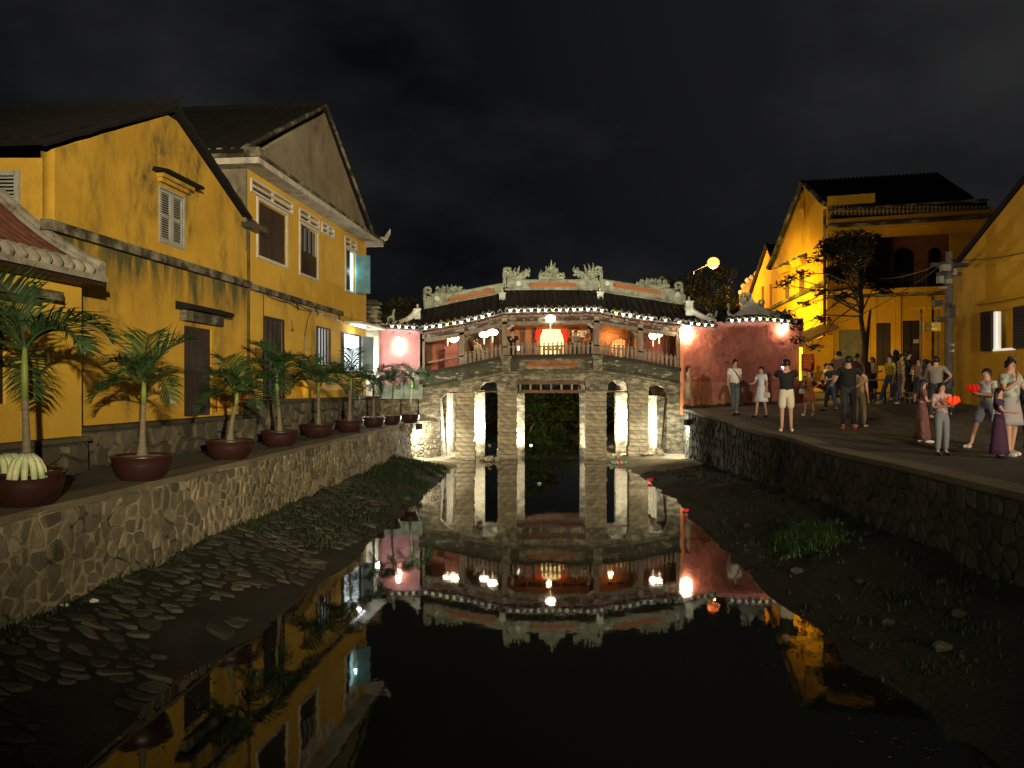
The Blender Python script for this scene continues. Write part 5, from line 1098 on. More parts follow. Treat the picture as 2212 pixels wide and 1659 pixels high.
fbox(1890, 1928, 694, 792, -.5, -.4, 'dark_interior', BLACK); fbox(1948, 1990, 690, 802, -.5, -.4, 'dark_interior', BLACK); fbox(1810, 1870, 710, 832, -.4, -.34, 'grey_shop_screen', m('green grey screen', (.12, .125, .08), .8, var=(.2, .2, .14), bump=.2))
for a, b, c, d in ((1895, 1909, 698, 789), (1910, 1924, 698, 789), (1952, 1968, 694, 799), (1970, 1986, 694, 799)): fbox(a, b, c, d, -.2, -.14, 'door_leaf', DKWOOD)
fbox(1984-10, 1986, 733, 741, -.12, -.10, 'paper_notice', WHITEPL)
fbox(1784, 2150, 484, 491, 0, .16, 'cornice', YW3); fbox(1784, 2150, 478, 484, 0, .30, 'cornice', LEDGE); fbox(1784, 2150, 464, 478, 0, .14, 'attic_band', YW3)
fbox(1790, 2135, 441, 445, -.1, .12, 'parapet_rail', LEDGE); fbox(1790, 2135, 445, 464, -.28, -.2, 'parapet_wall', m('dark parapet', (.08, .06, .04), .9, bump=.3))
for k in range(40):
    x = 1796+k*8.7; u = FU(x); mb = MB(); h = fz(x, 445)-fz(x, 464); P0 = FM(fa(x), fz(x, 464), 0)
    mb.lathe([(.06, 0), (.05, h*.2), (.095, h*.45), (.05, h*.75), (.06, h)], (0, 0, 0), 7); mb.v = [v+P0 for v in mb.v]; mb.build('baluster', m('baluster', (.26, .2, .11), .9, bump=.2) if k == 0 else bpy.data.materials['baluster'], cn)
fbox(1787, 1890, 421, 441, -.1, .05, 'pediment', YW3)
fbox(1784, 2052, 629, 638, 0, 1.1, 'balcony_slab', YW3); fbox(1784, 2052, 638, 641, 0, .95, 'balcony_slab_edge', LEDGE)
fbox(1886, 2050, 596, 599, .9, .98, 'balcony_rail', DKWOOD)
for k in range(22): x = 1890+k*7.4; fbox(x, x+1.8, 599, 630, .92, .96, 'balcony_bar', DKWOOD)
for x in (1786, 1880, 1934, 2000, 2060): fbox(x, x+11, 641, 830, 0, .14, 'pilaster', YW3)
fbox(1826, 1866, 572-12, 590-12, 0, .05, 'white_sign_panel', WHITEPL)
# gable side wall at X=13.95
def GM(a, b, c): return Vector((AX-c, a, b))
def gy(x): return AX*F/(x-CX)
def gzz(x, y): return CZ+(HY-y)*gy(x)/F
gp = [(34, 1.9), (41.3, 1.9), (41.3, gzz(1671, 575)), (gy(1673), gzz(1673, 562)), (gy(1737), gzz(1737, 398)), (34, gzz(1787, 440))]
def grect(x0, x1, y0, y1): return rect(gy(x1), gy(x0), gzz((x0+x1)/2, y1), gzz((x0+x1)/2, y0))
gw = [grect(1724, 1738, 582, 632), grect(1694, 1705, 596, 648)]
place('gable_wall', panel(gp, gw, .3, lambda a, b, c: GM(a, b, c-.15), 'gable_wall', YW3), cn)
for r_ in gw:
    (a0, z0), (a1, _), (_, z1), _c = r_
    mb = MB(); mb.hexa([GM(a0, z0, -.3), GM(a1, z0, -.3), GM(a1, z0, -.05), GM(a0, z0, -.05), GM(a0, z1, -.3), GM(a1, z1, -.3), GM(a1, z1, -.05), GM(a0, z1, -.05)]); s_ = mb.build('shutter', m('brown shutter', (.14, .06, .02), .7, var=(.09, .04, .015), bump=.3) if r_ is gw[0] else bpy.data.materials['brown shutter'], cn)
    mb = MB()
    for k in range(9): zz = lerp(z0, z1, (k+.5)/9); mb.hexa([GM(a0+.08, zz-.04, -.05), GM(a1-.08, zz-.04, -.05), GM(a1-.08, zz-.04, -.02), GM(a0+.08, zz-.04, -.02), GM(a0+.08, zz+.04, -.05), GM(a1-.08, zz+.04, -.05), GM(a1-.08, zz+.04, -.04), GM(a0+.08, zz+.04, -.04)])
    mb.build('louvres', bpy.data.materials['brown shutter'], s_)
    mb = MB(); zt_ = z1+.45; mb.hexa([GM(a0-.35, zt_, 0), GM(a1+.35, zt_, 0), GM(a1+.35, zt_, .45), GM(a0-.35, zt_, .45), GM(a0-.35, zt_+.22, 0), GM(a1+.35, zt_+.22, 0), GM(a1+.35, zt_+.08, .45), GM(a0-.35, zt_+.08, .45)]); mb.build('window_hood', LEDGE, cn)
    mb = MB(); mb.hexa([GM(a0-.2, z1+.15, 0), GM(a1+.2, z1+.15, 0), GM(a1+.2, z1+.15, .2), GM(a0-.2, z1+.15, .2), GM(a0-.25, zt_, 0), GM(a1+.25, zt_, 0), GM(a1+.25, zt_, .35), GM(a0-.25, zt_, .35)]); mb.build('hood_support', YW3, cn)
mb = MB(); mb.tube([GM(34.2, gzz(1787, 440)+.05, .08), GM(gy(1737), gzz(1737, 395)+.05, .08), GM(gy(1673), gzz(1673, 560)+.05, .08), GM(41.6, gzz(1671, 575), .08)], .13, 8); mb.build('verge', LEDGE, cn)
mb = MB(); mb.tube([GM(34.05, 2.2, .1), GM(34.05, 10.6, .1)], .07, 8); mb.build('drain_pipe', LEDGE, cn)
mb = MB(); q = GM(36.6, gzz(1737, 440), .05); mb.tube([q+Vector((0, 0, .4)), q+Vector((-.08, .1, .1)), q+Vector((-.1, 0, -.3)), q+Vector((0, 0, -.8))], [.05, .16, .15, .04], 7); mb.build('gable_relief', YW3, cn)
mb = MB(); mb.hexa([GM(34, 7.3, 0), GM(41.3, 6.9, 0), GM(41.3, 6.9, .15), GM(34, 7.3, .15), GM(34, 7.45, 0), GM(41.3, 7.05, 0), GM(41.3, 7.05, .15), GM(34, 7.45, .15)]); mb.build('string_course', LEDGE, cn)
# hipped roof
Pk = Vector((AX-.1, gy(1737), gzz(1737, 393))); Rk = PX(2021, 376, 35.6); Hf = PX(2104, 428, 33.0); A0 = Vector((AX-.1, 34, gzz(1787, 436))); Bk = Vector((AX-.1, 41.5, gzz(1671, 572))); Hb = Vector((22, 42, 9.4))
mb = MB(); mb.add([A0, Hf, Rk, Pk, Bk, Hb], [(0, 1, 2, 3), (3, 2, 5, 4), (1, 5, 2)]); mb.add([v-Vector((0, 0, .2)) for v in (A0, Hf, Rk, Pk, Bk, Hb)], [(3, 2, 1, 0), (4, 5, 2, 3), (2, 5, 1)]); o = mb.build('roof', DKROOF, cn)
mb = MB()
for k in range(34):
    t = (k+.5)/34; a = A0.lerp(Hf, t); b = Pk.lerp(Rk, min(1, t*1.05)); mb.tube([a+Vector((0, 0, .03)), b+Vector((0, 0, .03))], .07, 5)
mb.build('tile_rows', DKROOF, o)
lamp('wall_light', 'SPOT', (8.6, 36.2, 8.2), 4200, (1, .64, .06), (13.95, 37.4, 7.3), .7, 70, 1)
lamp('wall_light', 'POINT', (11.9, 35.6, 6.0), 900, (1, .66, .06), None, .5)
# next house back with a small gable
nx = thing('gabled_house', 'smaller yellow gabled house behind the corner house', 'house', (14.2, 45, 2.2))
def QM(a, b, c): return Vector((14.3-c, a, b))
def qy(x): return 14.3*F/(x-CX)
def qz(x, y): return CZ+(HY-y)*qy(x)/F
place('wall', panel([(41.6, 2), (46.2, 2), (46.2, qz(1620, 648)), (qy(1659), qz(1659, 530)), (41.6, qz(1676, 575))], [rect(qy(1671), qy(1662), qz(1667, 665), qz(1667, 612)), rect(qy(1650), qy(1643), qz(1647, 668), qz(1647, 618))], .3, lambda a, b, c: QM(a, b, c-.15), 'wall', YW3), nx)
for a, b, c, d in ((1671, 1662, 665, 612), (1650, 1643, 668, 618)):
    mb = MB(); y0, y1, z0, z1 = qy(a), qy(b), qz((a+b)/2, c), qz((a+b)/2, d); mb.hexa([QM(y0, z0, -.3), QM(y1, z0, -.3), QM(y1, z0, -.1), QM(y0, z0, -.1), QM(y0, z1, -.3), QM(y1, z1, -.3), QM(y1, z1, -.1), QM(y0, z1, -.1)]); mb.build('shutter', DKWOOD, nx)
mb = MB(); mb.tube([QM(41.6, qz(1676, 573), .05), QM(qy(1659), qz(1659, 528), .05), QM(46.3, qz(1620, 646), .05)], .12, 7); mb.build('verge', DKROOF, nx)
mb = MB(); mb.hexa([QM(41.6, 6.9, 0), QM(46.2, 6.9, 0), QM(46.2, 6.9, .25), QM(41.6, 6.9, .25), QM(41.6, 7.1, 0), QM(46.2, 7.1, 0), QM(46.2, 7.1, .25), QM(41.6, 7.1, .25)]); mb.build('string_course', LEDGE, nx)
a, b, c = QM(qy(1659), qz(1659, 528), -.1), QM(41.5, qz(1676, 575), -.1), QM(46.3, qz(1620, 646), -.1); mb = MB(); e = Vector((7, 0, 0)); mb.add([a, b, c, a+e, b+e, c+e], [(0, 1, 4, 3), (0, 3, 5, 2)]); mb.build('roof', DKROOF, nx)
# lobed pediment beyond
pe = thing('lobed_pediment', 'pale scalloped gable top with round finials left of the far yellow houses', 'pediment', PX(1625, 650, 47))
place('gable_slab', panel([(BX(x, 47), BZ(y, 47)) for x, y in ((1597, 668), (1598, 640), (1604, 622), (1612, 612), (1622, 604), (1634, 600), (1646, 604), (1658, 616), (1662, 668))], [], .4, lambda a, b, c: Vector((a, 47+c, b)), 'gable_slab', m('ochre lit plaster', (.50, .36, .16), .9, var=(.36, .24, .10), bump=.4)), pe)
for x, y in ((1600, 632), (1606, 618), (1615, 606), (1637, 592), (1650, 600), (1624, 600)): mb = MB(); mb.blob(PX(x, y, 47), .17 if y > 595 else .24, 9, 6); mb.build('round_finial', WHITEPL, pe)
mb = MB()
for k in range(5): mb.box(PX(1606+k*12, 640-8*math.sin(k*.8), 46.75), (.16, .15, .5))
mb.build('relief', WHITEPL, pe)
lamp('roof_light', 'POINT', (13.0, 44.6, 7.8), 90, (1, .6, .2), None, .2)
# near right house
rh = thing('shuttered_house', 'big plain ochre house at the right edge with one lit shuttered window', 'house', (11.5, 18, 2))
HXX = 11.4
def RM(a, b, c): return Vector((HXX-c, a, b))
def ry(x): return HXX*F/(x-CX)
def rz_(x, y): return CZ+(HY-y)*ry(x)/F
zb, ztp = rz_(2165, 753), rz_(2165, 671)
place('wall', panel([(9, .8), (19.95, .8), (19.95, rz_(2060, 592)), (9, rz_(2212, 438)+5.0)], [rect(ry(2193), ry(2148), zb, ztp)], .3, lambda a, b, c: RM(a, b, c-.15), 'wall', YW3), rh)
mb = MB(); mb.box((11.4+3, 19.95, 3), (6, .2, 5)); mb.build('end_wall', YW3, rh)
e0, e1 = Vector((HXX-.06, 20.1, rz_(2060, 592)-.06)), Vector((HXX-.06, 9, rz_(2212, 438)+4.96)); ex = Vector((7, 0, 0)); dz = Vector((0, 0, .14))
mb = MB(); mb.hexa([e1, e0, e0+ex, e1+ex, e1+dz, e0+dz, e0+ex+dz, e1+ex+dz]); mb.build('roof', DKROOF, rh)
y0, y1 = ry(2193), ry(2148)
mb = MB(); mb.hexa([RM(y0, zb, -.9), RM(y1, zb, -.9), RM(y1, zb, -.85), RM(y0, zb, -.85), RM(y0, ztp, -.9), RM(y1, ztp, -.9), RM(y1, ztp, -.85), RM(y0, ztp, -.85)]); mb.build('room_wall', m('room wall', (.3, .22, .1), .8, var=(.1, .08, .04), vscale=4, bump=0), rh)
zc = lerp(zb, ztp, .68); mb = MB(); mb.hexa([RM(y0, zc, -.6), RM(y1, zc, -.6), RM(y1, zc, -.56), RM(y0, zc, -.56), RM(y0, ztp, -.6), RM(y1, ztp, -.6), RM(y1, ztp, -.56), RM(y0, ztp, -.56)]); mb.build('lit_upper_room', ROOMY, rh)
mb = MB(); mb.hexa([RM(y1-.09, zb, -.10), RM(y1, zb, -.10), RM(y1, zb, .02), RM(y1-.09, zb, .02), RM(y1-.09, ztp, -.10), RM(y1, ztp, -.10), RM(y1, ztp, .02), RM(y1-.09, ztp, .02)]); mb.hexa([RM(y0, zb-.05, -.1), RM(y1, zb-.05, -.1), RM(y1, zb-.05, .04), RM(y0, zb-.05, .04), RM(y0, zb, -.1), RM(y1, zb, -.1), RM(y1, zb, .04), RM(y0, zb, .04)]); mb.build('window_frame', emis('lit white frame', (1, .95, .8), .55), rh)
mb = MB()
for (dy, dz2, r) in ((.35, .2, .16), (.45, .5, .10), (.2, .62, .13), (.55, .75, .08)): mb.blob(RM(y0+dy, zb+dz2*.8, -.5), (.05, r, r*.9), 7, 5)
mb.build('house_plant', LEAF, rh)
for sx, lab in ((1, None), (-1, None)):
    ya = y1+.02 if sx > 0 else y0-.02-.42; mb = MB(); w_ = .42
    mb.hexa([RM(ya, zb-.03, .02), RM(ya+w_, zb-.03, .02), RM(ya+w_, zb-.03, .07), RM(ya, zb-.03, .07), RM(ya, ztp+.03, .02), RM(ya+w_, ztp+.03, .02), RM(ya+w_, ztp+.03, .07), RM(ya, ztp+.03, .07)]); s_ = mb.build('open_shutter', DKWOOD, rh)
    mb = MB()
    for k in range(14): zz = lerp(zb, ztp, (k+.5)/14); mb.hexa([RM(ya+.05, zz-.02, .07), RM(ya+w_-.05, zz-.02, .07), RM(ya+w_-.05, zz-.02, .09), RM(ya+.05, zz-.02, .09), RM(ya+.05, zz+.015, .07), RM(ya+w_-.05, zz+.015, .07), RM(ya+w_-.05, zz+.015, .075), RM(ya+.05, zz+.015, .075)])
    mb.build('louvres', DKWOOD, s_)
mb = MB(); mb.hexa([RM(y0-.5, ztp+.22, 0), RM(y1+.6, ztp+.22, 0), RM(y1+.6, ztp+.22, .12), RM(y0-.5, ztp+.22, .12), RM(y0-.5, ztp+.30, 0), RM(y1+.6, ztp+.30, 0), RM(y1+.6, ztp+.27, .12), RM(y0-.5, ztp+.27, .12)]); mb.build('window_hood', YW3, rh)
lamp('facade_fill_light', 'POINT', (14.8, 30.8, 4.3), 150, (1, .66, .16), None, .15)  # added lights without fittings, brightening the corner house front
lamp('facade_fill_light', 'SPOT', (10.4, 29.4, 5.8), 330, (1, .66, .22), (15.2, 33.4, 8.0), .9, 75, 1)
lamp('facade_fill_light', 'SPOT', (5.5, 15.0, 7.0), 250, (1, .74, .34), (11.4, 18.0, 2.9), .1, 100, 1)  # added spot without fitting, on the ochre house wall

BOXM = m('meter box grey', (.24, .23, .18), .6, bump=.1)
# ---- utility pole with boxes
py_ = 19.2; po = thing('utility_pole', 'concrete utility pole with meter boxes before the ochre house', 'utility pole', PX(2050, 838, py_))
px_ = BX(2050, py_); zg = gz(px_, py_)-.1
mb = MB(); mb.tube([(px_, py_, zg), (px_, py_, 6.1)], [.11, .085], 10); mb.build('shaft', CONC, po)
for (x, y, w_, h_, mt) in ((2042, 579, .20, .16, BOXM), (2060, 588, .09, .17, BOXM), (2031, 604, .11, .17, BOXM), (2047, 608, .15, .12, BOXM), (2036, 622, .14, .06, BOXM), (2024, 655, .20, .14, METAL), (2044, 660, .14, .14, METAL), (2054, 672, .15, .3, METAL), (2030, 690, .16, .12, METAL), (2055, 745, .05, .05, WHITE), (2055, 758, .05, .05, WHITE)):
    mb = MB(); mb.box(PX(x, y, py_-.14), (w_, .16, h_)); mb.build('meter_box', mt, po)
mb = MB(); mb.box(PX(2050, 572, py_), (.9, .10, .10)); mb.box(PX(2050, 592, py_), (.6, .08, .08)); mb.build('cross_arm', METAL, po)
def wire(a, b, sag, r=.012):
    mb = MB(); mb.tube([a.lerp(b, t)-Vector((0, 0, sag*4*t*(1-t))) for t in frange(0, 1, 14)], r, 4); return mb
top = Vector((px_, py_, 5.9))
for b_, lab in ((Vector((14.3, 33.6, 8.0)), 'black wire from the pole to the upper loggia of the corner house'), (Vector((12.2, 33.5, 5.2)), 'black wire from the pole toward the leafy street tree'), (Vector((11.3, 12, 6.4)), 'black wire from the pole passing over the ochre house')): tag(wire(top, b_, .5).build('overhead_wire', METAL), lab, 'wire')
# small yellow sign on a post
ys = thing('post_sign', 'small yellow notice board on thin posts beside the utility pole', 'sign', PX(2009, 838, 20.5))
mb = MB(); mb.box(PX(2012, 706, 20.5), (.47, .05, .23)); mb.build('board', m('yellow board', (.62, .42, .04), .7, bump=0), ys)
for x in (1990, 2027): mb = MB(); q = PX(x, 700, 20.53); mb.tube([(q.x, q.y, gz(q.x, q.y)-.05), (q.x, q.y, q.z+.4)], .022, 6); mb.build('post', CONC, ys)
mb = MB()
for i, (w_, yy) in enumerate(((.12, 702), (.30, 710))): mb.box(PX(2012, yy, 20.46), (w_, .01, .035))
mb.build('lettering', m('pale lettering', (.85, .8, .5), .7, bump=0), ys)
# red board
rs = thing('red_board', 'red rules board with rows of small yellow writing by the salmon wall corner', 'sign', PX(1745, 838, 28.2))
q = PX(1745, 783, 28.2); mb = MB(); mb.box(q, (.47, .04, .62)); mb.build('board', m('red board', (.55, .035, .012), .7, bump=0), rs)
mb = MB(); rr = random.Random(3)
for k in range(9):
    w_ = (.18, .34, .30, .36, .28, .36, .34, .30, .22)[k]; x = -w_/2
    while x < w_/2-.01: l_ = rr.uniform(.02, .05); mb.box(q+Vector((x+l_/2, -.025, .26-k*.064)), (l_, .006, .026)); x += l_+.012
mb.build('lettering', m('orange lettering', (.85, .40, .05), .7, bump=0), rs)
for sx in (-.2, .2): mb = MB(); mb.tube([q+Vector((sx, .03, -1.5)), q+Vector((sx, .03, .3))], .018, 6); mb.build('post', METAL, rs)
# lit yellow strip lamp beside the board and a lean-to roof
mb = MB(); mb.box(PX(1739-19*.885+8, 786, 28.9), (.10, .08, 1.25)); tag(mb.build('light_strip', emis('yellow strip', (1, .85, .05), 1.4)), 'tall glowing yellow strip beside the red board', 'light')
lt = thing('lean_to', 'small lean-to roof in front of the lit yellow wall right of the salmon wall', 'shed roof', (11.6, 30.5, 4.5))
mb = MB(); a, b = PX(1722, 748, 31.5), PX(1812, 710, 33.2); mb.hexa([a, b, b+Vector((.1, 1.4, .3)), a+Vector((0, 1.4, .3)), a+Vector((0, 0, .12)), b+Vector((0, 0, .12)), b+Vector((.1, 1.4, .42)), a+Vector((0, 1.4, .42))]); mb.build('roof', RDROOF, lt)
mb = MB(); mb.hexa([PX(1735, 838, 33.3), PX(1800, 838, 33.6), PX(1800, 838, 33.8), PX(1735, 838, 33.5), PX(1735, 738, 33.3), PX(1800, 722, 33.6), PX(1800, 722, 33.8), PX(1735, 738, 33.5)]); mb.build('back_wall', YW3, lt)
lamp('lean_to_light', 'POINT', (12.6, 31.2, 4.1), 34, (1, .68, .18), None, .1)

# ---- street lamp
sl = thing('street_lamp', 'street lamp with a glaring orange globe on a slanted arm above the roofs', 'street lamp', (9.8, 45.5, 1.5))
g = PX(1541, 568, 45); mb = MB(); mb.blob(g, (.36, .30, .33), 14, 9); mb.build('globe', GLOBE, sl, True)
mb = MB(); mb.tube([PX(1498, 588, 45.3), PX(1500, 585, 45.3), g+Vector((0, 0, .1))], .05, 6); mb.tube([(PX(1498, 588, 45.3).x, 45.3, 1.5), PX(1498, 586, 45.3)], [.10, .07], 8); mb.build('pole', METAL, sl)
lamp('sodium_light', 'POINT', g+Vector((0, 0, -.45)), 1500, (1, .52, .10), None, .2)

# ================================================================ TREES
def leafcloud(mb, c, r, n, size, rng, hollow=.3):
    for k in range(n):
        d = Vector((rng.gauss(0, 1), rng.gauss(0, 1), rng.gauss(0, 1))).normalized()*(hollow+(1-hollow)*rng.random()**.5)
        p = Vector(c)+Vector((d.x*r[0], d.y*r[1], d.z*r[2])); a = Vector((rng.gauss(0, 1), rng.gauss(0, 1), rng.gauss(0, .6))).normalized(); b = a.orthogonal().normalized(); s = size*rng.uniform(.6, 1.3)
        mb.add([p-a*s, p+b*s*.38, p+a*s, p-b*s*.38], [(0, 1, 2, 3)])
def tree(name, label, base, h, blobs, leafm, size, n, seed, tr=.12, cat='tree', grp=None):
    rng = random.Random(seed); t = thing(name, label, cat, base, grp); B = Vector(base)
    mt = MB(); topz = max(b[0][2] for b in blobs); mid = Vector((sum(b[0][0] for b in blobs)/len(blobs), sum(b[0][1] for b in blobs)/len(blobs), B.z+h*.55))
    mt.tube([B-Vector((0, 0, .3)), B.lerp(mid, .5)+Vector((rng.uniform(-.1, .1), 0, 0)), mid], [tr, tr*.8, tr*.6], 8)
    for c, r in (blobs if cat == 'tree' else []): mt.tube([mid, mid.lerp(Vector(c), .5)+Vector((rng.uniform(-.2, .2), 0, .1)), Vector(c)], [tr*.45, tr*.3, tr*.1], 5)
    mt.build('trunk', BARK, t)
    mb = MB()
    for c, r in blobs:
        k = int(n/len(blobs))
        for q in range(6):   # clumps inside each lobe
            cc = Vector(c)+Vector((rng.uniform(-.7, .7)*r[0], rng.uniform(-.7, .7)*r[1], rng.uniform(-.7, .7)*r[2])); leafcloud(mb, cc, [x*.5 for x in r], k//6, size, rng)
    mb.build('crown', leafm, t); return t
# leafy street tree in front of the corner house
TY = 27.5; tb = PX(1868, 838, TY); tb.z = gz(tb.x, TY)
t = thing('street_tree', 'thin leafy street tree with spreading bare twigs before the corner house', 'tree', tb)
rng = random.Random(21); mt = MB(); ml = MB()
def T3(x, y, d=0): return PX(x, y, TY+d)
trunk = [T3(1872, 838), T3(1866, 790), T3(1868, 740), T3(1860, 690), T3(1862, 650), T3(1858, 610)]; trunk[0].z = tb.z-.1
mt.tube(trunk, [.15, .12, .10, .08, .07, .05], 8)
mt.tube([T3(1872, 838)+Vector((.25, .1, -.5)), T3(1869, 780), T3(1874, 720), T3(1880, 670)], [.12, .09, .07, .04], 7)
tips = [(1690, 615, -.3), (1712, 600, .2), (1735, 590, 0), (1760, 560, -.4), (1700, 680, .4), (1718, 705, .3), (1742, 655, .2), (1770, 690, -.3), (1790, 540, .3), (1815, 525, 0), (1850, 520, .4), (1880, 530, -.4), (1775, 630, 0), (1900, 560, .3), (1840, 560, -.5), (1810, 590, .5), (1870, 590, 0), (1905, 610, -.2), (1730, 735, .1), (1760, 750, -.2), (1930, 600, .4), (1820, 640, .1)]
for (x, y, d) in tips:
    s = trunk[3].lerp(trunk[5], rng.random()); e = T3(x, y, d*2); mid = s.lerp(e, .55)+Vector((0, 0, .25)); mt.tube([s, mid, e], [.035, .022, .008], 5)
    for k in range(5): q = mid.lerp(e, rng.random()); mt.tube([q, q+Vector((rng.uniform(-.4, .3), rng.uniform(-.3, .3), rng.uniform(-.25, .3)))], [.01, .004], 4)
    dense = 420 if 1780 < x < 1910 and y < 640 else 42
    leafcloud(ml, e, (.50 if dense > 200 else .38, .4, .46 if dense > 200 else .16), dense, .11, rng, .0)
mt.build('trunk', BARK, t); ml.build('crown', LEAF, t)
# dark trees behind the bridge
def P3(x, y, Y): return tuple(PX(x, y, Y))
tree('dark_tree', 'dark bushy tree behind the right end of the bridge roof', (10.2, 41, 1.5), 6, [(P3(1470, 640, 41), (1.3, 1.3, .9)), (P3(1520, 625, 41), (1.4, 1.3, 1.0)), (P3(1560, 650, 41), (1.2, 1.3, .9)), (P3(1500, 665, 41), (1.6, 1.2, .7)), (P3(1580, 680, 41), (1.0, 1.2, .7))], LEAF, .13, 4200, 5, .2)
tree('dark_tree', 'dark pointed trees behind the pink gatehouse on the left', (-6.4, 36, 1.5), 5, [(P3(845, 672, 36), (.7, .7, .6)), (P3(880, 668, 36), (.5, .6, .6)), (P3(815, 690, 36), (.6, .6, .5))], LEAF, .11, 1600, 6, .15)
tree('small_tree', 'small dark tree between the two gatehouse roofs', (8.6, 32, 1.7), 3.4, [(P3(1556, 672, 32), (.28, .4, .6)), (P3(1556, 700, 32), (.24, .3, .5))], LEAF, .09, 700, 8, .06)
# greenery beyond the bridge seen under the deck
for i, (x, y, Y, r, lab) in enumerate(((1140, 858, 40, (1.2, 1, .7), 'lit green bush overhanging the water beyond the bridge on the left'), (1160, 900, 44, (1.6, 1.4, 1.3), 'dark green bank bush beyond the bridge'), (1240, 880, 50, (2.2, 1.5, 1.6), 'dark tree mass beyond the bridge on the right'), (1105, 850, 52, (3, 2, 2), 'tall dark tree beyond the bridge behind the left piers'), (1300, 862, 46, (2.6, 1.8, 1.4), 'dark bush beyond the bridge behind the right piers'), (1195, 850, 62, (4, 2, 2.6), 'far dark tree closing the canal beyond the bridge'), (1158, 948, 37, (.6, .6, .4), 'small lit green waterside weeds beyond the bridge'))):
    c = PX(x, y, Y); tree('canal_bush', lab, (c.x, c.y, min(c.z-.3, .3)), max(.3, c.z*.5), [(tuple(c), r), ((c.x+r[0]*.6, c.y, c.z-r[2]*.3), (r[0]*.7, r[1]*.7, r[2]*.6))], LEAFG, .10 if Y < 45 else .14, 1500, 40+i, .08, 'bush')
lamp('green_light', 'SPOT', (1.1, 36.6, .9), 90, (.9, 1, .35), (1.15, 40, 2.15), .1, 34, 1)
gl = thing('bank_light', 'small round white light at the water edge beyond the left piers', 'light', PX(1147, 968, 36.0)); mb = MB(); mb.blob((0, 0, .10), (.07, .07, .08), 10, 6); mb.build('globe', emis('bank bulb', (1, 1, .75), 6), gl, True, True)
bg_ = MB(); bg_.hexa([(-3, 72, 0), (6, 72, 0), (6, 73, 0), (-3, 73, 0), (-3, 72, 2.4), (6, 72, 2.4), (6, 73, 2.4), (-3, 73, 2.4)]); tag(bg_.build('far_embankment', MORTARD), 'dark embankment wall closing the canal far beyond the bridge', 'stone wall')

# ================================================================ POTTED PALMS
def frond_mesh(Ln, seed, st=.95, bend=1.95, dens=30):
    rr = random.Random(seed); mb = MB(); pts = []
    for k in range(13):
        u = k/12; a = st-bend*u**1.35; pts.append((u, a))
    P = [Vector((0, 0, 0))]
    for u, a in pts[1:]: P.append(P[-1]+Vector((math.cos(a), 0, math.sin(a)))*Ln/12)
    mb.tube(P, [.014*(1-.8*k/12)+.003 for k in range(13)], 4)
    for k in range(dens):
        u = .16+.84*(k+.5)/dens; i = min(11, int(u*12)); f = u*12-i; p = P[i].lerp(P[i+1], f); t = (P[i+1]-P[i]).normalized(); up = Vector((-t.z, 0, t.x))
        l = Ln*.50*math.sin(math.pi*min(1, .16+u*.86))**.6*rr.uniform(.8, 1.1)+.05
        for s in (-1, 1):
            d = (t*.75+Vector((0, s, 0))*.75+up*.35+Vector((rr.uniform(-.1, .1), 0, rr.uniform(-.12, .12)))).normalized(); d2 = (d+Vector((0, 0, -.7))*rr.uniform(.2, 1.1)).normalized(); w_ = .0135*Ln+.002
            q0 = p; q1 = p+d*l*.5; q2 = q1+d2*l*.5; n = t*w_
            mb.add([q0-n*.6, q0+n*.6, q1+n, q1-n, q2], [(0, 1, 2, 3), (3, 2, 4)])
    return mb.mesh('frond', FROND)
FR = [frond_mesh(1.0, s, a, b) for s, a, b in ((1, .95, 2.1), (2, 1.40, 1.2), (3, .55, 1.9), (4, 1.2, 2.4), (5, 1.0, 1.5), (6, .25, 1.5))]
def potmesh(r, h):
    mb = MB(); mb.lathe([(r*.60, 0), (r*.68, .02), (r*.86, h*.32), (r*.97, h*.66), (r*.98, h*.84), (r*1.03, h*.90), (r*1.05, h*.97), (r*1.0, h), (r*.90, h*.99), (r*.88, h*.86)], (0, 0, 0), 28); return mb.mesh('pot', POTM, True)
def palm(x, Y, r, h, trunk_h, shaft_h, fl, nf, label, lean=0, seed=0, rim=None, az0=0, extra=None):
    X = (x-CX)*Y/F; t = thing('potted_palm', label, 'potted palm', (X, Y, 1.5), 'palms in big brown pots along the left quay'); rr = random.Random(seed+50)
    r *= .95; place('pot', potmesh(r, h), t, True)
    mb = MB(); mb.lathe([(r*.885, h*.94), (r*.5, h*.96), (.05, h*.97)], (0, 0, 0), 20); mb.build('soil', SOIL, t, True, True)
    mb = MB(); n = 16; pts = []; rad = []
    for k in range(n+1): u = k/n; pts.append((lean*u*u, 0, h*.85+trunk_h*u)); rad.append((.032+.050*math.exp(-u*4.5))*(1+.05*(k % 2))*(r/.4)**.3)
    mb.tube(pts, rad, 10); mb.build('trunk', TRUNK, t, True, True)
    mb = MB(); z0 = h*.85+trunk_h; mb.tube([(lean, 0, z0), (lean*1.1, 0, z0+shaft_h*.5), (lean*1.15, 0, z0+shaft_h)], [.033, .034, .024], 10); mb.build('crownshaft', SHAFT, t, True, True)
    nf = max(6, nf-1); fl *= 1.06
    for k in range(nf):
        o = place('frond', FR[(k*5+seed) % 6] if k else FR[0], t, True); o.location = (lean*1.15, 0, z0+shaft_h*.95); az = az0+6.283*k/nf+rr.uniform(-.25, .25); s = fl*rr.uniform(.85, 1.15); o.rotation_euler = (0, rr.uniform(-.15, .15), az); o.scale = (s, s*.95, s)
    sp = MB(); sp.tube([(lean*1.15, 0, z0+shaft_h*.9), (lean*1.15+.03, 0, z0+shaft_h+fl*.6)], [.012, .003], 4); sp.build('spear_leaf', FROND, t, True)
    return t
palm(58, 7.80, .37, .37, .78, .52, .98, 9, 'largest potted palm at the left edge with cream ribbed flowers in its pot', -.02, 1, az0=.3)
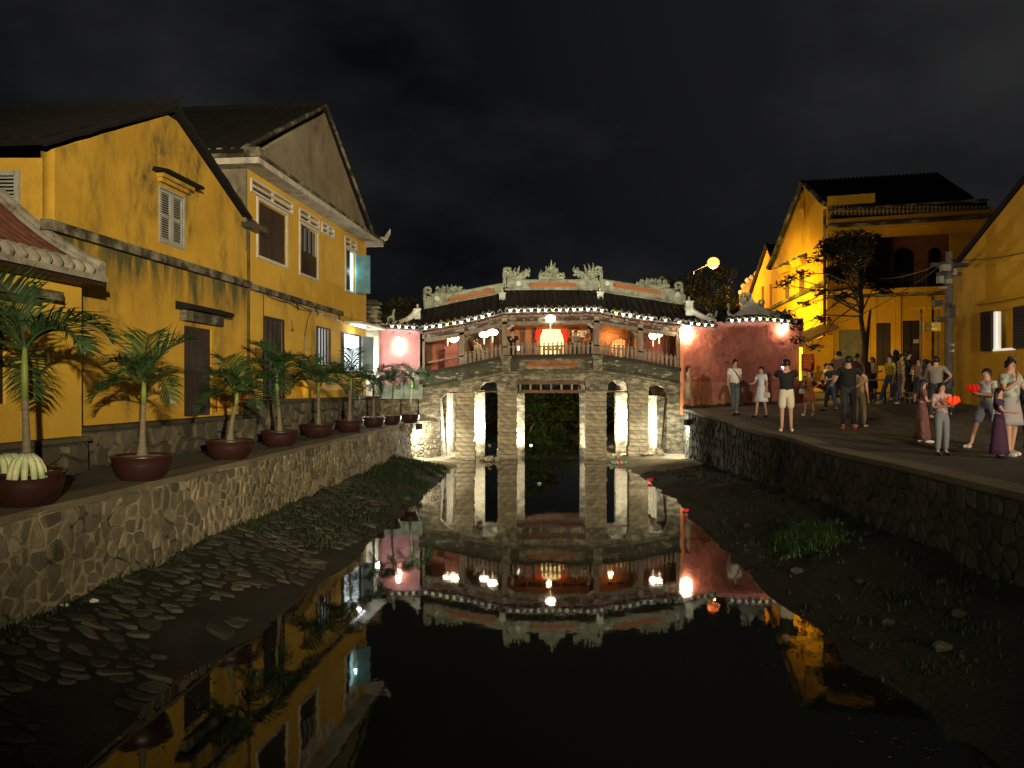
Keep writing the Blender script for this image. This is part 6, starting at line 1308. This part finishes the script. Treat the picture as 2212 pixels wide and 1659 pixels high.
palm(307, 9.95, .385, .34, .72, .27, .78, 9, 'second potted palm from the left with a clear gap of wall on either side', .02, 2, az0=1.1)
palm(497, 12.85, .40, .34, .62, .22, .84, 9, 'leaning potted palm in front of the arched niche', .10, 3, az0=.6)
palm(604, 15.75, .39, .33, .78, .42, .86, 9, 'potted palm in front of the plank door of the taller house', -.05, 4, az0=.2)
palm(688, 18.75, .42, .34, .75, .30, .90, 9, 'potted palm below the white framed barred upper window', .0, 5, az0=1.4)
palm(755, 20.8, .40, .34, .95, .25, .95, 9, 'potted palm in front of the brightly lit ground floor window', .03, 6, az0=.9)
palm(807, 23.3, .36, .32, .75, .25, .75, 8, 'potted palm at the corner of the taller yellow house', .0, 7, az0=.5)
palm(846, 24.8, .33, .32, .90, .28, .80, 8, 'potted palm in front of the tall pink wall lamp', .05, 8, az0=.1)
palm(886, 26.2, .34, .32, .95, .28, .85, 9, 'last potted palm next to the bridge with floodlit bright green fronds', .05, 9, az0=1.0)
lamp('palm_fill_light', 'SPOT', (-2.6, 25.0, 1.7), 520, (.8, 1, .62), (-3.55, 26.3, 3.2), .1, 62, 1)  # added spot without fitting, brightening the last palm's fronds
# cream ribbed flowers in the first pot
CRM = m('cream ribbed flower', (.62, .62, .40), .6, var=(.30, .40, .20), vscale=9, bump=.1)
for i, (x, y, Y, s, lab) in enumerate(((58, 1030, 7.55, .14, 'front right cream ribbed paper flower in the first pot'), (22, 1018, 7.75, .13, 'middle cream ribbed paper flower in the first pot'), (2, 1030, 7.6, .13, 'leftmost cream ribbed paper flower in the first pot'))):
    q = PX(x, y, Y); q.z = 1.5+.33; t = thing('ribbed_flower', lab, 'flower ornament', q)
    for k in range(11):
        a = 6.283*k/11+.2*i; mb = MB(); mb.tube([(0, 0, s*1.45), (s*.35*math.cos(a), s*.35*math.sin(a), s*1.5), (s*.72*math.cos(a), s*.72*math.sin(a), s*1.1), (s*.98*math.cos(a), s*.98*math.sin(a), s*.45), (s*1.08*math.cos(a), s*1.08*math.sin(a), -.02)], [s*.08, s*.15, s*.22, s*.25, s*.2], 7); mb.build('petal', CRM, t, True, True)
# seated parcel: orange bag on the terrace behind the leaning palm
mb = MB(); q = W(16.9, 2.46, .25); mb.rings([[q+Vector((rx*math.cos(a), .08*math.sin(a), z)) for a in frange(0, 5.6, 10)] for z, rx in ((0, .13), (.12, .15), (.3, .10), (.36, .04))]); tag(mb.build('orange_bag', m('orange cloth', (.5, .16, .04), .8, bump=.1)), 'orange cloth bag standing on the terrace behind the leaning palm', 'bag')
# ================================================================ PEOPLE
SKIN = m('skin', (.46, .26, .17), .6, bump=0); HAIR = m('black hair', (.012, .010, .009), .45, bump=0); SHOEW = m('pale shoe', (.6, .58, .52), .6, bump=0); SHOEB = m('dark shoe', (.02, .02, .02), .5, bump=0)
def cloth(name, c, **k): return m(name, c, .85, bump=.15, bscale=60, **k)
PENDING = []
def skin(name, verts, edges, radii, mat, parent, root=0, sub=1):
    me = bpy.data.meshes.new(name); me.from_pydata([tuple(v) for v in verts], edges, []); me.materials.append(mat)
    o = bpy.data.objects.new(name, me); COL.objects.link(o); o.parent = parent
    sk = o.modifiers.new('s', 'SKIN'); sk.use_smooth_shade = True
    sv = me.skin_vertices[0].data
    for i, r in enumerate(radii): sv[i].radius = r if hasattr(r, '__len__') else (r, r)
    sv[root].use_root = True
    sb = o.modifiers.new('b', 'SUBSURF'); sb.levels = sub; sb.render_levels = sub
    ORG[o] = Vector((0, 0, 0)); PENDING.append(o); return o
def solve_ground(x, y):
    best = None
    for k in range(600):
        Y = 6+k*.06; X = (x-CX)*Y/F; z = CZ+(HY-y)*Y/F; d = abs(gz(X, Y)-z)
        if best is None or d < best[0]-1e-6: best = (d, X, Y)
    return best[1], best[2]
def person(label, x, yf, yh, rz=0, top='tee', topc=None, bot='pants', botc=None, shoec=SHOEB, hair='short', armL='down', armR='down', stride=.10, H=None, at=None, seat=False, bun=False, cap=False, headturn=0, hold=None, grp=None, legskin=False, sleeve=.45, female=False, lean=0):
    if at: X, Y, zg = at
    else: X, Y = solve_ground(x, yf); zg = gz(X, Y)
    Hh = H or (yf-yh)*Y/F; k = Hh/1.70
    t = thing('person', label, 'person', (X, Y, zg+.005), grp, rz=rz); t.scale = (k, k, k)
    sw = .155 if female else .18; hp = .95; dz = 0
    def arm(s, mode):
        sh = Vector((s*sw, 0, 1.40))
        if mode == 'down': return [sh, sh+Vector((s*.05, .03, -.28)), sh+Vector((s*.05, -.03, -.53)), sh+Vector((s*.05, -.06, -.62))]
        if mode == 'hold': return [sh, sh+Vector((s*.06, -.04, -.27)), Vector((s*.06, -.33, 1.16)), Vector((s*.03, -.38, 1.18))]
        if mode == 'photo': return [sh, sh+Vector((s*.08, -.20, -.14)), Vector((s*.13, -.40, 1.42)), Vector((s*.09, -.46, 1.48))]
        if mode == 'hip': return [sh, sh+Vector((s*.20, .06, -.22)), Vector((s*.17, -.08, 1.00)), Vector((s*.12, -.13, 1.0))]
        if mode == 'fwd': return [sh, sh+Vector((s*.04, -.12, -.24)), sh+Vector((s*.02, -.34, -.28)), sh+Vector((s*.0, -.42, -.28))]
        if mode == 'chin': return [sh, sh+Vector((s*.05, -.12, -.24)), Vector((s*.07, -.26, 1.33)), Vector((s*.05, -.22, 1.42))]
        if mode == 'cross': return [sh, sh+Vector((s*.06, -.05, -.27)), Vector((-s*.04, -.24, 1.14)), Vector((-s*.12, -.22, 1.17))]
        if mode == 'out': return [sh, sh+Vector((s*.12, .02, -.25)), sh+Vector((s*.20, -.18, -.38)), sh+Vector((s*.20, -.26, -.36))]
    aL, aR = arm(-1, armL), arm(1, armR)
    if seat:
        legs = {s: [Vector((s*.09, .0, .52)), Vector((s*.13, -.40, .50)), Vector((s*.13, -.36, .08)), Vector((s*.13, -.50, .03))] for s in (-1, 1)}; off = Vector((0, 0, -.43))
    else:
        legs = {s: [Vector((s*.085, 0, .90)), Vector((s*.10, s*stride*.5-.03, .49)), Vector((s*.11, s*stride, .09)), Vector((s*.13, s*stride-.15, .03))] for s in (-1, 1)}; off = Vector((0, 0, 0))
    ln = Vector((0, -lean, 0))
    def O(v): v = Vector(v)+off; return v+ln*max(0, (v.z-.9-off.z))
    V = [O((0, 0, .96)), O((0, .01, 1.10)), O((0, 0, 1.27)), O((0, 0, 1.38)), O((0, .005, 1.48)), O((0, -.01, 1.55)), O((0, -.012, 1.61)), O((0, -.005, 1.665))]
    Rr = [(.135, .10), (.115, .085), (.14, .095), (.12, .075), (.052, .055), (.066, .078), (.076, .09), (.055, .065)]
    E = [(i, i+1) for i in range(7)]
    for s, a in ((-1, aL), (1, aR)):
        i0 = len(V); V += [O(p) for p in a]; Rr += [.055, .042, .030, .028]; E += [(3, i0), (i0, i0+1), (i0+1, i0+2), (i0+2, i0+3)]
        d = (a[3]-a[2]).normalized(); side = d.cross(Vector((0, 0, 1))); side = side.normalized() if side.length > .1 else Vector((0, 1, 0)); side = Vector((0, 1, 0)) if abs(d.z) > .8 else side
        for f in range(4):
            j = len(V); q = a[3]+side*(f-1.5)*.018; V += [O(q+d*.045), O(q+d*(.08+.012*(f in (1, 2)))+Vector((0, -.01, -.008)))]; Rr += [.009, .007]; E += [(i0+3, j), (j, j+1)]
        j = len(V); V += [O(a[3]+side*.035*s+d*.01), O(a[3]+side*.05*s+d*.045)]; Rr += [.010, .008]; E += [(i0+3, j), (j, j+1)]
    for s in (-1, 1):
        i0 = len(V); l = legs[s]; V += [l[0]+(off if seat else Vector()), l[1]+off, l[2]+(Vector((0, 0, .0))), l[3]]
        if seat: V[i0] = Vector((s*.09, 0, .52))+off; V[i0+1] = Vector((s*.13, -.40, .10+.40)); V[i0+2] = Vector((s*.13, -.34, .08)); V[i0+3] = Vector((s*.13, -.50, .03))
        Rr += [.085, .055, .036, .03]; E += [(0, i0), (i0, i0+1), (i0+1, i0+2), (i0+2, i0+3)]
        legs[s] = [V[i0], V[i0+1], V[i0+2], V[i0+3]]
    skin('body', V, E, Rr, SKIN, t)
    # face
    hc = O((0, -.012, 1.605)); fm = Matrix.Rotation(headturn, 3, 'Z')
    def HF(p): return hc+fm@(Vector(p))
    mb = MB(); mb.blob(HF((0, -.098, -.005)), (.011, .018, .02), 6, 4); nz_ = mb.build('nose', SKIN, t, True, True)
    mb = MB()
    for s in (-1, 1): mb.blob(HF((s*.030, -.084, .018)), (.012, .008, .006), 6, 4)
    mb.build('eyes', HAIR, t, True, True)
    mb = MB(); mb.blob(HF((0, -.085, -.045)), (.022, .008, .006), 6, 4); mb.build('mouth', LIPS, t, True, True)
    mb = MB()
    for s in (-1, 1): mb.blob(HF((s*.082, .0, .0)), (.01, .018, .026), 6, 4)
    mb.build('ears', SKIN, t, True, True)
    # hair: shell over the back and top
    mb = MB(); rg = []
    for i in range(7):
        ph = i/6*1.55; q = []
        for j in range(14):
            a = 6.283*j/14; front = max(0, -math.sin(a)); low = (1.0-.56*front); lat = ph*low*(1.35 if hair != 'short' else 1.38)
            q.append(HF((.096*math.sin(min(lat, 2.2))*math.cos(a), .110*math.sin(min(lat, 2.2))*math.sin(a)+.008, .108*math.cos(lat)+.012)))
        rg.append(q)
    mb.rings(rg)
    if bun: mb.blob(HF((.02, .03, .12)), (.05, .05, .045), 8, 5)
    hr = mb.build('hair', HAIR, t, True, True)
    if hair == 'long':
        mb = MB(); mb.rings([[HF((rx*math.cos(a), .045+y0+ry_*math.sin(a), z)) for a in frange(0, 5.8, 12)] for z, rx, ry_, y0 in ((.07, .07, .05, 0), (0, .098, .06, .01), (-.10, .105, .06, .02), (-.22, .115, .055, .035), (-.33, .10, .05, .045), (-.42, .05, .03, .05))]); mb.build('long_hair', HAIR, t, True, True)
    # clothes
    if top:
        tv = [O((0, 0, .88 if not female else .93)), O((0, 0, 1.14)), O((0, 0, 1.27)), O((0, .0, 1.385)), O((0, .003, 1.435))]; tr = [(.165, .125), (.15, .112), (.162, .115), (.14, .092), (.062, .06)]
        if female: tr = [(.135, .105), (.118, .095), (.142, .108), (.12, .085), (.055, .055)]
        if top == 'loose': tr = [(.185, .14), (.175, .132), (.172, .125), (.15, .095), (.062, .06)]
        te = [(0, 1), (1, 2), (2, 3), (3, 4)]
        for a in (aL, aR):
            j = len(tv); tv += [O(a[0]), O(a[0].lerp(a[1], sleeve*1.4 if sleeve < 1 else 1))]; tr += [.075, .068]; te += [(3, j), (j, j+1)]
            if sleeve >= 1: tv += [O(a[2])]; tr += [.045]; te += [(j+1, j+2)]
        skin('shirt', tv, te, tr, topc, t)
    if bot in ('pants', 'shorts'):
        pv = [O((0, 0, 1.10)), O((0, 0, .95)), ]; pr = [(.14, .108), (.155, .12)]; pe_ = [(0, 1)]
        for s in (-1, 1):
            l = legs[s]; j = len(pv)
            if bot == 'pants': pv += [l[0], l[1], l[2]+Vector((0, 0, .02))]; pr += [.105, .078, .062]; pe_ += [(1, j), (j, j+1), (j+1, j+2)]
            else: pv += [l[0], l[0].lerp(l[1], .95)]; pr += [.11, .10]; pe_ += [(1, j), (j, j+1)]
        skin('trousers' if bot == 'pants' else 'shorts', pv, pe_, pr, botc, t)
    if bot in ('skirt', 'dress', 'long_dress', 'midi'):
        hem = {'skirt': .55, 'dress': .52, 'midi': .36, 'long_dress': .10}[bot]; mb = MB(); rg = []; n = 24; wm = {'skirt': .24, 'dress': .25, 'midi': .23, 'long_dress': .27}[bot]
        for i in range(7):
            u = i/6; z = lerp(1.08, hem, u); r = lerp(.125, wm, u**.8)
            if i == 1: r = .16
            rg.append([O((r*(1+.07*u*math.sin(j*6.283*5/n+i*.2))*math.cos(6.283*j/n), r*.78*(1+.07*u*math.sin(j*6.283*5/n+1))*math.sin(6.283*j/n), z)) for j in range(n)])
        mb.rings(rg); mb.build('dress' if 'dress' in bot else 'skirt', botc, t, True, True)
    for s in (-1, 1):
        l = legs[s]; mb = MB(); mb.blob((l[3].x, l[3].y+.07, .035), (.048, .135, .045), 8, 5); mb.build('shoe', shoec, t, True, True)
    if hold:
        hold(t, O)
    return t
LIPS = m('lips', (.30, .09, .07), .6, bump=0)
def bag(mat, x=.26, z=.86, w=.20, nm='handbag', strap=True):
    def f(t, O):
        mb = MB(); mb.rings([[Vector((x+dx*w/2, -.05+dy*.045, zz)) for dx, dy in ((-q, -1), (q, -1), (q, 1), (-q, 1))] for zz, q in ((z-.16, .9), (z-.15, 1), (z, .96), (z+.01, .8))]); b = mb.build(nm, mat, t, False, True)
        if strap: mb = MB(); mb.tube([(x-.06, -.05, z), (x-.05, -.05, z+.14), (x+.05, -.05, z+.14), (x+.06, -.05, z)], .008, 5); mb.build('strap', mat, b, False, True)
    return f
def sling(mat):
    def f(t, O):
        mb = MB(); mb.tube([(-.13, -.03, 1.45), (-.06, -.135, 1.33), (.04, -.15, 1.18), (.17, -.10, 1.02), (.19, .03, .98), (.05, .14, 1.18), (-.10, .09, 1.42)], .014, 5); mb.build('strap', mat, t, False, True); mb = MB(); mb.box((.20, -.02, .93), (.08, .16, .18)); mb.build('sling_bag', mat, t, False, True)
    return f
def camera_(t, O):
    mb = MB(); mb.box((0, -.50, 1.52), (.17, .02, .09)); mb.build('phone', METAL, t, False, True); mb = MB(); mb.box((0, -.488, 1.52), (.15, .004, .075)); mb.build('phone_screen', emis('phone screen', (.9, .95, 1), 1.6), t, False, True)
def red_lantern(mat):
    def f(t, O):
        g = thing('paper_lantern', LLAB.pop(0), 'paper lantern', Vector(t.location)+Matrix.Rotation(t.rotation_euler.z, 3, 'Z')@Vector((0, -.43, 1.20))*t.scale[0])
        for k in range(8):
            a = 6.283*k/8; u = Vector((math.cos(a), math.sin(a), 0)); v = Vector((-u.y, u.x, 0)); r = .10; mb = MB()
            mb.add([u*r*.3-v*r*.2, u*r*.3+v*r*.2, u*r*.95+v*r*.5+Vector((0, 0, r*.7)), u*r*.8+Vector((0, 0, r*1.5)), u*r*.95-v*r*.5+Vector((0, 0, r*.6))], [(0, 1, 2, 3, 4)]); mb.build('petal', mat, g, False, True)
        mb = MB(); mb.blob((0, 0, .05), (.07, .07, .05), 8, 5); mb.build('core', mat, g, True, True)
    return f
LLAB = ['orange red folded paper lantern held by the boy in the pink patterned shirt', 'red and white folded lotus lantern held by the girl in shorts']
c_ = cloth
# near the bridge
person('woman in a beige belted dress with long dark hair standing at the orange wall edge', 1487, 881, 791, 1.1, 'tee', c_('beige dress cloth', (.42, .33, .20)), 'midi', bpy.data.materials['beige dress cloth'], SHOEB, 'long', 'cross', 'cross', .16, female=True)
person('man in a white T-shirt and grey jeans with a dark strap across his chest', 1587, 897, 778, .35, 'loose', c_('white tee', (.72, .69, .60)), 'pants', c_('grey jeans', (.10, .12, .13)), SHOEB, 'short', 'down', 'down', .08, hold=sling(METAL))
person('woman in a white puff sleeve dress carrying a white bag', 1645, 901, 793, -1.0, 'tee', c_('white dress cloth', (.62, .64, .70)), 'dress', bpy.data.materials['white dress cloth'], SHOEB, 'long', 'fwd', 'down', .13, female=True, hold=bag(SHOEW, .24, .82, .24))
person('man seen from behind in a black T-shirt and white shorts taking a photo', 1699, 933, 778, 2.9, 'loose', c_('black tee', (.012, .012, .014)), 'shorts', c_('cream shorts', (.60, .54, .40)), SHOEW, 'short', 'photo', 'photo', .05, hold=camera_)
person('woman in a rust brown dress with a small white handbag', 1748, 898, 800, -.9, 'tee', c_('rust dress cloth', (.30, .11, .04)), 'dress', bpy.data.materials['rust dress cloth'], SHOEW, 'long', 'cross', 'hip', .12, female=True, hold=bag(WHITE, -.24, .98, .24))
person('man in a dark navy shirt and jeans walking behind the photographer', 1795, 888, 786, -1.2, 'tee', c_('navy shirt', (.03, .04, .06)), 'pants', c_('blue jeans', (.05, .07, .12)), SHOEB, 'short', 'hip', 'fwd', .16)
person('man seen from behind in black with red soled sandals', 1833, 929, 771, 2.7, 'loose', bpy.data.materials['black tee'], 'pants', c_('charcoal trousers', (.028, .03, .032)), m('red sandal', (.6, .08, .05), .6, bump=0), 'short', 'hip', 'out', .09, cap=True)
person('person in khaki mostly hidden behind the man in black', 1856, 924, 792, 2.2, 'loose', c_('khaki cloth', (.25, .19, .10)), 'pants', bpy.data.materials['khaki cloth'], SHOEW, 'short', 'down', 'down', .05)
person('person in a patterned red brown shirt with a backpack near the tree', 1851, 868, 765, 2.9, 'loose', c_('red brown shirt', (.28, .11, .07), var=(.1, .05, .04), vscale=14), 'pants', c_('sand trousers', (.30, .22, .13)), SHOEB, 'short', 'down', 'hip', .08)
person('woman in a mustard yellow top and jeans walking left', 1922, 873, 768, -1.3, 'loose', c_('mustard top', (.42, .30, .03)), 'pants', bpy.data.materials['blue jeans'], SHOEW, 'long', 'fwd', 'down', .28, female=True)
person('person in a cream jacket standing before the dark door', 1947, 862, 766, .6, 'loose', c_('cream jacket', (.48, .38, .18)), 'pants', bpy.data.materials['sand trousers'], SHOEB, 'short', 'chin', 'down', .08, sleeve=1)
person('person in a white shirt and dark trousers sitting low at the curb', 1973, 848, 795, -1.2, 'tee', c_('bright shirt', (.66, .66, .62)), 'pants', c_('dark trousers', (.02, .022, .03)), SHOEW, 'short', 'fwd', 'fwd', .08, seat=True, H=1.62, lean=.35)
person('person in a pale shirt sitting beside the red board', 1778, 838, 792, .8, 'tee', bpy.data.materials['bright shirt'], 'pants', bpy.data.materials['dark trousers'], SHOEW, 'short', 'fwd', 'fwd', .08, seat=True, H=1.6, lean=.2)
person('woman with long hair in a pale blouse with her back to the couple', 2000, 905, 778, 1.6, 'loose', c_('pale blouse', (.30, .28, .24)), 'skirt', c_('grey skirt', (.10, .10, .10)), SHOEW, 'long', 'fwd', 'down', .08, female=True)
person('man in a grey short sleeved shirt behind the boy', 2022, 908, 772, 2.4, 'loose', c_('grey shirt', (.20, .19, .17)), 'pants', bpy.data.materials['charcoal trousers'], SHOEB, 'short', 'hip', 'fwd', .08)
person('girl with very long dark hair in a dusky pink long dress left of the boy', 1993, 957, 822, 1.3, 'tee', c_('dusky pink cloth', (.20, .085, .075), var=(.12, .05, .05), vscale=9), 'long_dress', bpy.data.materials['dusky pink cloth'], SHOEW, 'long', 'cross', 'down', .06, female=True)
person('boy in a pink patterned shirt and grey trousers looking down at his lantern', 2034, 984, 829, .05, 'tee', c_('pink print shirt', (.50, .38, .36), var=(.30, .14, .14), vscale=22), 'pants', c_('grey trousers', (.16, .17, .17)), SHOEB, 'short', 'hold', 'hold', .02, hold=red_lantern(m('orange red paper', (.8, .07, .01), .6, bump=0, emit=(1, .08, .01), estr=.35)))
person('girl in shorts and a white top stepping left with a red lotus lantern', 2132, 968, 798, -1.2, 'loose', c_('white flower top', (.52, .50, .48), var=(.12, .10, .10), vscale=12), 'shorts', c_('pale blue shorts', (.20, .24, .32)), SHOEW, 'short', 'hold', 'hold', .34, female=True, hold=red_lantern(m('crimson paper', (.75, .01, .01), .6, bump=0, emit=(1, .02, .01), estr=.22)))
person('woman with her hair tied up in a green and white floral top at the right', 2182, 985, 778, .15, 'loose', c_('floral top', (.42, .42, .38), var=(.08, .14, .08), vscale=11), 'skirt', c_('pale skirt', (.30, .28, .28)), SHOEW, 'short', 'chin', 'fwd', .10, female=True, bun=True)
person('young woman in a deep purple long dress in front of the floral woman', 2158, 990, 840, .75, 'tee', c_('deep purple cloth', (.045, .025, .07)), 'long_dress', c_('plum skirt', (.05, .02, .045)), SHOEB, 'long', 'fwd', 'down', .06, female=True)
person('person in a dark jacket cut off by the right frame edge', 2218, 985, 815, .5, 'loose', c_('dark jacket', (.03, .028, .03)), 'pants', bpy.data.materials['dark trousers'], SHOEB, 'short', 'fwd', 'down', .08, sleeve=1)
person('man in a plaid shirt standing close behind the man in navy', 1812, 872, 760, 2.6, 'loose', c_('plaid shirt', (.22, .12, .07), var=(.06, .04, .03), vscale=18), 'pants', bpy.data.materials['dark trousers'], SHOEB, 'short', 'hip', 'down', .06)
person('woman with fair hair and a red top behind the woman in yellow', 1935, 866, 757, 2.9, 'tee', c_('red top', (.35, .05, .03)), 'pants', bpy.data.materials['blue jeans'], SHOEW, 'long', 'down', 'fwd', .08, female=True)
person('person in a white blouse talking to the man in grey near the pole', 2006, 893, 780, -.6, 'tee', c_('white blouse', (.6, .58, .52)), 'pants', bpy.data.materials['dark trousers'], SHOEW, 'long', 'fwd', 'down', .06, female=True)
for i, (x, yf, yh, rz_a, lab, tc_, wom) in enumerate(((1812, 858, 762, 1.0, 'woman in a dark teal top half hidden behind the man in plaid', (.04, .10, .10), True), (1868, 862, 768, .2, 'person in a grey hooded top standing by the tree trunk', (.14, .13, .12), False), (1885, 858, 772, -1.0, 'woman in a pale yellow top left of the low table', (.5, .42, .16), True), (1962, 866, 762, .9, 'tall person in a dark coat between the doors of the corner house', (.03, .03, .03), False), (1984, 872, 776, -.7, 'person in a brown jacket right of the seated one in white', (.16, .09, .05), False), (2046, 900, 800, 2.5, 'short person in dark clothes at the foot of the utility pole', (.05, .05, .06), True))):
    person(lab, x, yf, yh, rz_a, 'loose', c_('far crowd cloth %d' % i, tc_), 'pants' if i % 2 else 'midi', bpy.data.materials['dark trousers'], SHOEB, 'long' if wom else 'short', 'fwd', 'down', .08, female=wom, sleeve=1 if i % 2 else .45)
# on the bridge
def zdeck(x): return BZ(dk(x)+3)
person('man in a dark shirt leaning on the railing of the middle bay', 0, 0, 0, .1, 'tee', bpy.data.materials['black tee'], 'pants', bpy.data.materials['dark trousers'], SHOEB, 'short', 'fwd', 'fwd', .05, H=1.62, at=(BX(1106), YB+.62, zdeck(1106)-.55), lean=.25)
person('small person in grey passing in front of the lettered board on the bridge', 0, 0, 0, .4, 'tee', bpy.data.materials['grey shirt'], 'pants', bpy.data.materials['dark trousers'], SHOEB, 'short', 'fwd', 'down', .1, H=1.5, at=(BX(1244, YB+1.6), YB+1.6, zdeck(1244)-.42))
person('person half hidden behind the right column of the middle bay', 0, 0, 0, -1.2, 'tee', bpy.data.materials['rust dress cloth'], 'pants', bpy.data.materials['dark trousers'], SHOEB, 'long', 'fwd', 'fwd', .1, H=1.5, at=(BX(1278), YB+.9, zdeck(1278)-.35))
person('pale dressed person bending near the railing in the second bay from the left', 0, 0, 0, -1.0, 'tee', bpy.data.materials['beige dress cloth'], 'pants', bpy.data.materials['sand trousers'], SHOEB, 'short', 'fwd', 'fwd', .1, H=1.5, at=(BX(1040), YB+1.0, zdeck(1040)-.55), lean=.5)
# low table and stools among the far people
tb_ = PX(1895, 838, 27.2); ft_ = thing('low_table', 'low white topped table beside the woman in yellow', 'table', (tb_.x, 27.2, gz(tb_.x, 27.2)))
mb = MB(); mb.box((0, 0, .68), (.9, .5, .04)); mb.build('table_top', WHITE, ft_, False, True)
for sx in (-1, 1):
    for sy in (-1, 1): mb = MB(); mb.box((sx*.38, sy*.2, .33), (.04, .04, .66)); mb.build('leg', METAL, ft_, False, True)
for i, (x, y, lab) in enumerate(((1772, 845, 'dark stool by the sitting person near the red board'), (1975, 868, 'dark stool under the sitting person in white'), (1900, 868, 'dark box below the low white table'))):
    X, Y = solve_ground(x, y+6); t = thing('stool', lab, 'stool', (X, Y+.1, gz(X, Y))); mb = MB(); mb.box((0, 0, .30), (.32, .32, .04)); mb.build('seat', METAL, t, False, True)
    for sx in (-1, 1):
        for sy in (-1, 1): mb = MB(); mb.box((sx*.13, sy*.13, .14), (.03, .03, .28)); mb.build('leg', METAL, t, False, True)
# parked scooter glint: simple scooter behind the red board
sc_ = PX(1768, 838, 31.0); st = thing('scooter', 'parked dark scooter behind the sitting person by the red board', 'scooter', (sc_.x, 31.0, gz(sc_.x, 31.0)))
for sx in (-.55, .55):
    mb = MB(); mb.lathe([(.18, -.04), (.25, -.05), (.27, 0), (.25, .05), (.18, .04)], (0, 0, 0), 16); mb.v = [Vector((v.x+sx, v.z, v.y+.27)) for v in mb.v]; mb.build('wheel', METAL, st, True, True)
mb = MB(); mb.tube([(-.6, 0, .55), (-.3, 0, .62), (0, 0, .45), (.2, 0, .32), (.38, 0, .5), (.45, 0, .9)], [.10, .16, .13, .10, .10, .06], 8); mb.build('body', m('scooter red', (.2, .02, .02), .3, bump=0), st, True, True)
mb = MB(); mb.tube([(-.65, 0, .75), (-.35, 0, .78), (-.1, 0, .74)], [.07, .10, .06], 8); mb.build('saddle', METAL, st, True, True)
mb = MB(); mb.tube([(.42, -.3, 1.0), (.45, 0, .96), (.42, .3, 1.0)], .02, 6); mb.build('handlebar', METAL, st, False, True)

# ---- bake the skinned figures to plain meshes
dg = bpy.context.evaluated_depsgraph_get(); dg.update()
new = [(o, bpy.data.meshes.new_from_object(o.evaluated_get(dg))) for o in PENDING]
for o, me in new:
    old = o.data; o.modifiers.clear(); me.name = o.name; o.data = me; me.polygons.foreach_set('use_smooth', [True]*len(me.polygons)); bpy.data.meshes.remove(old)
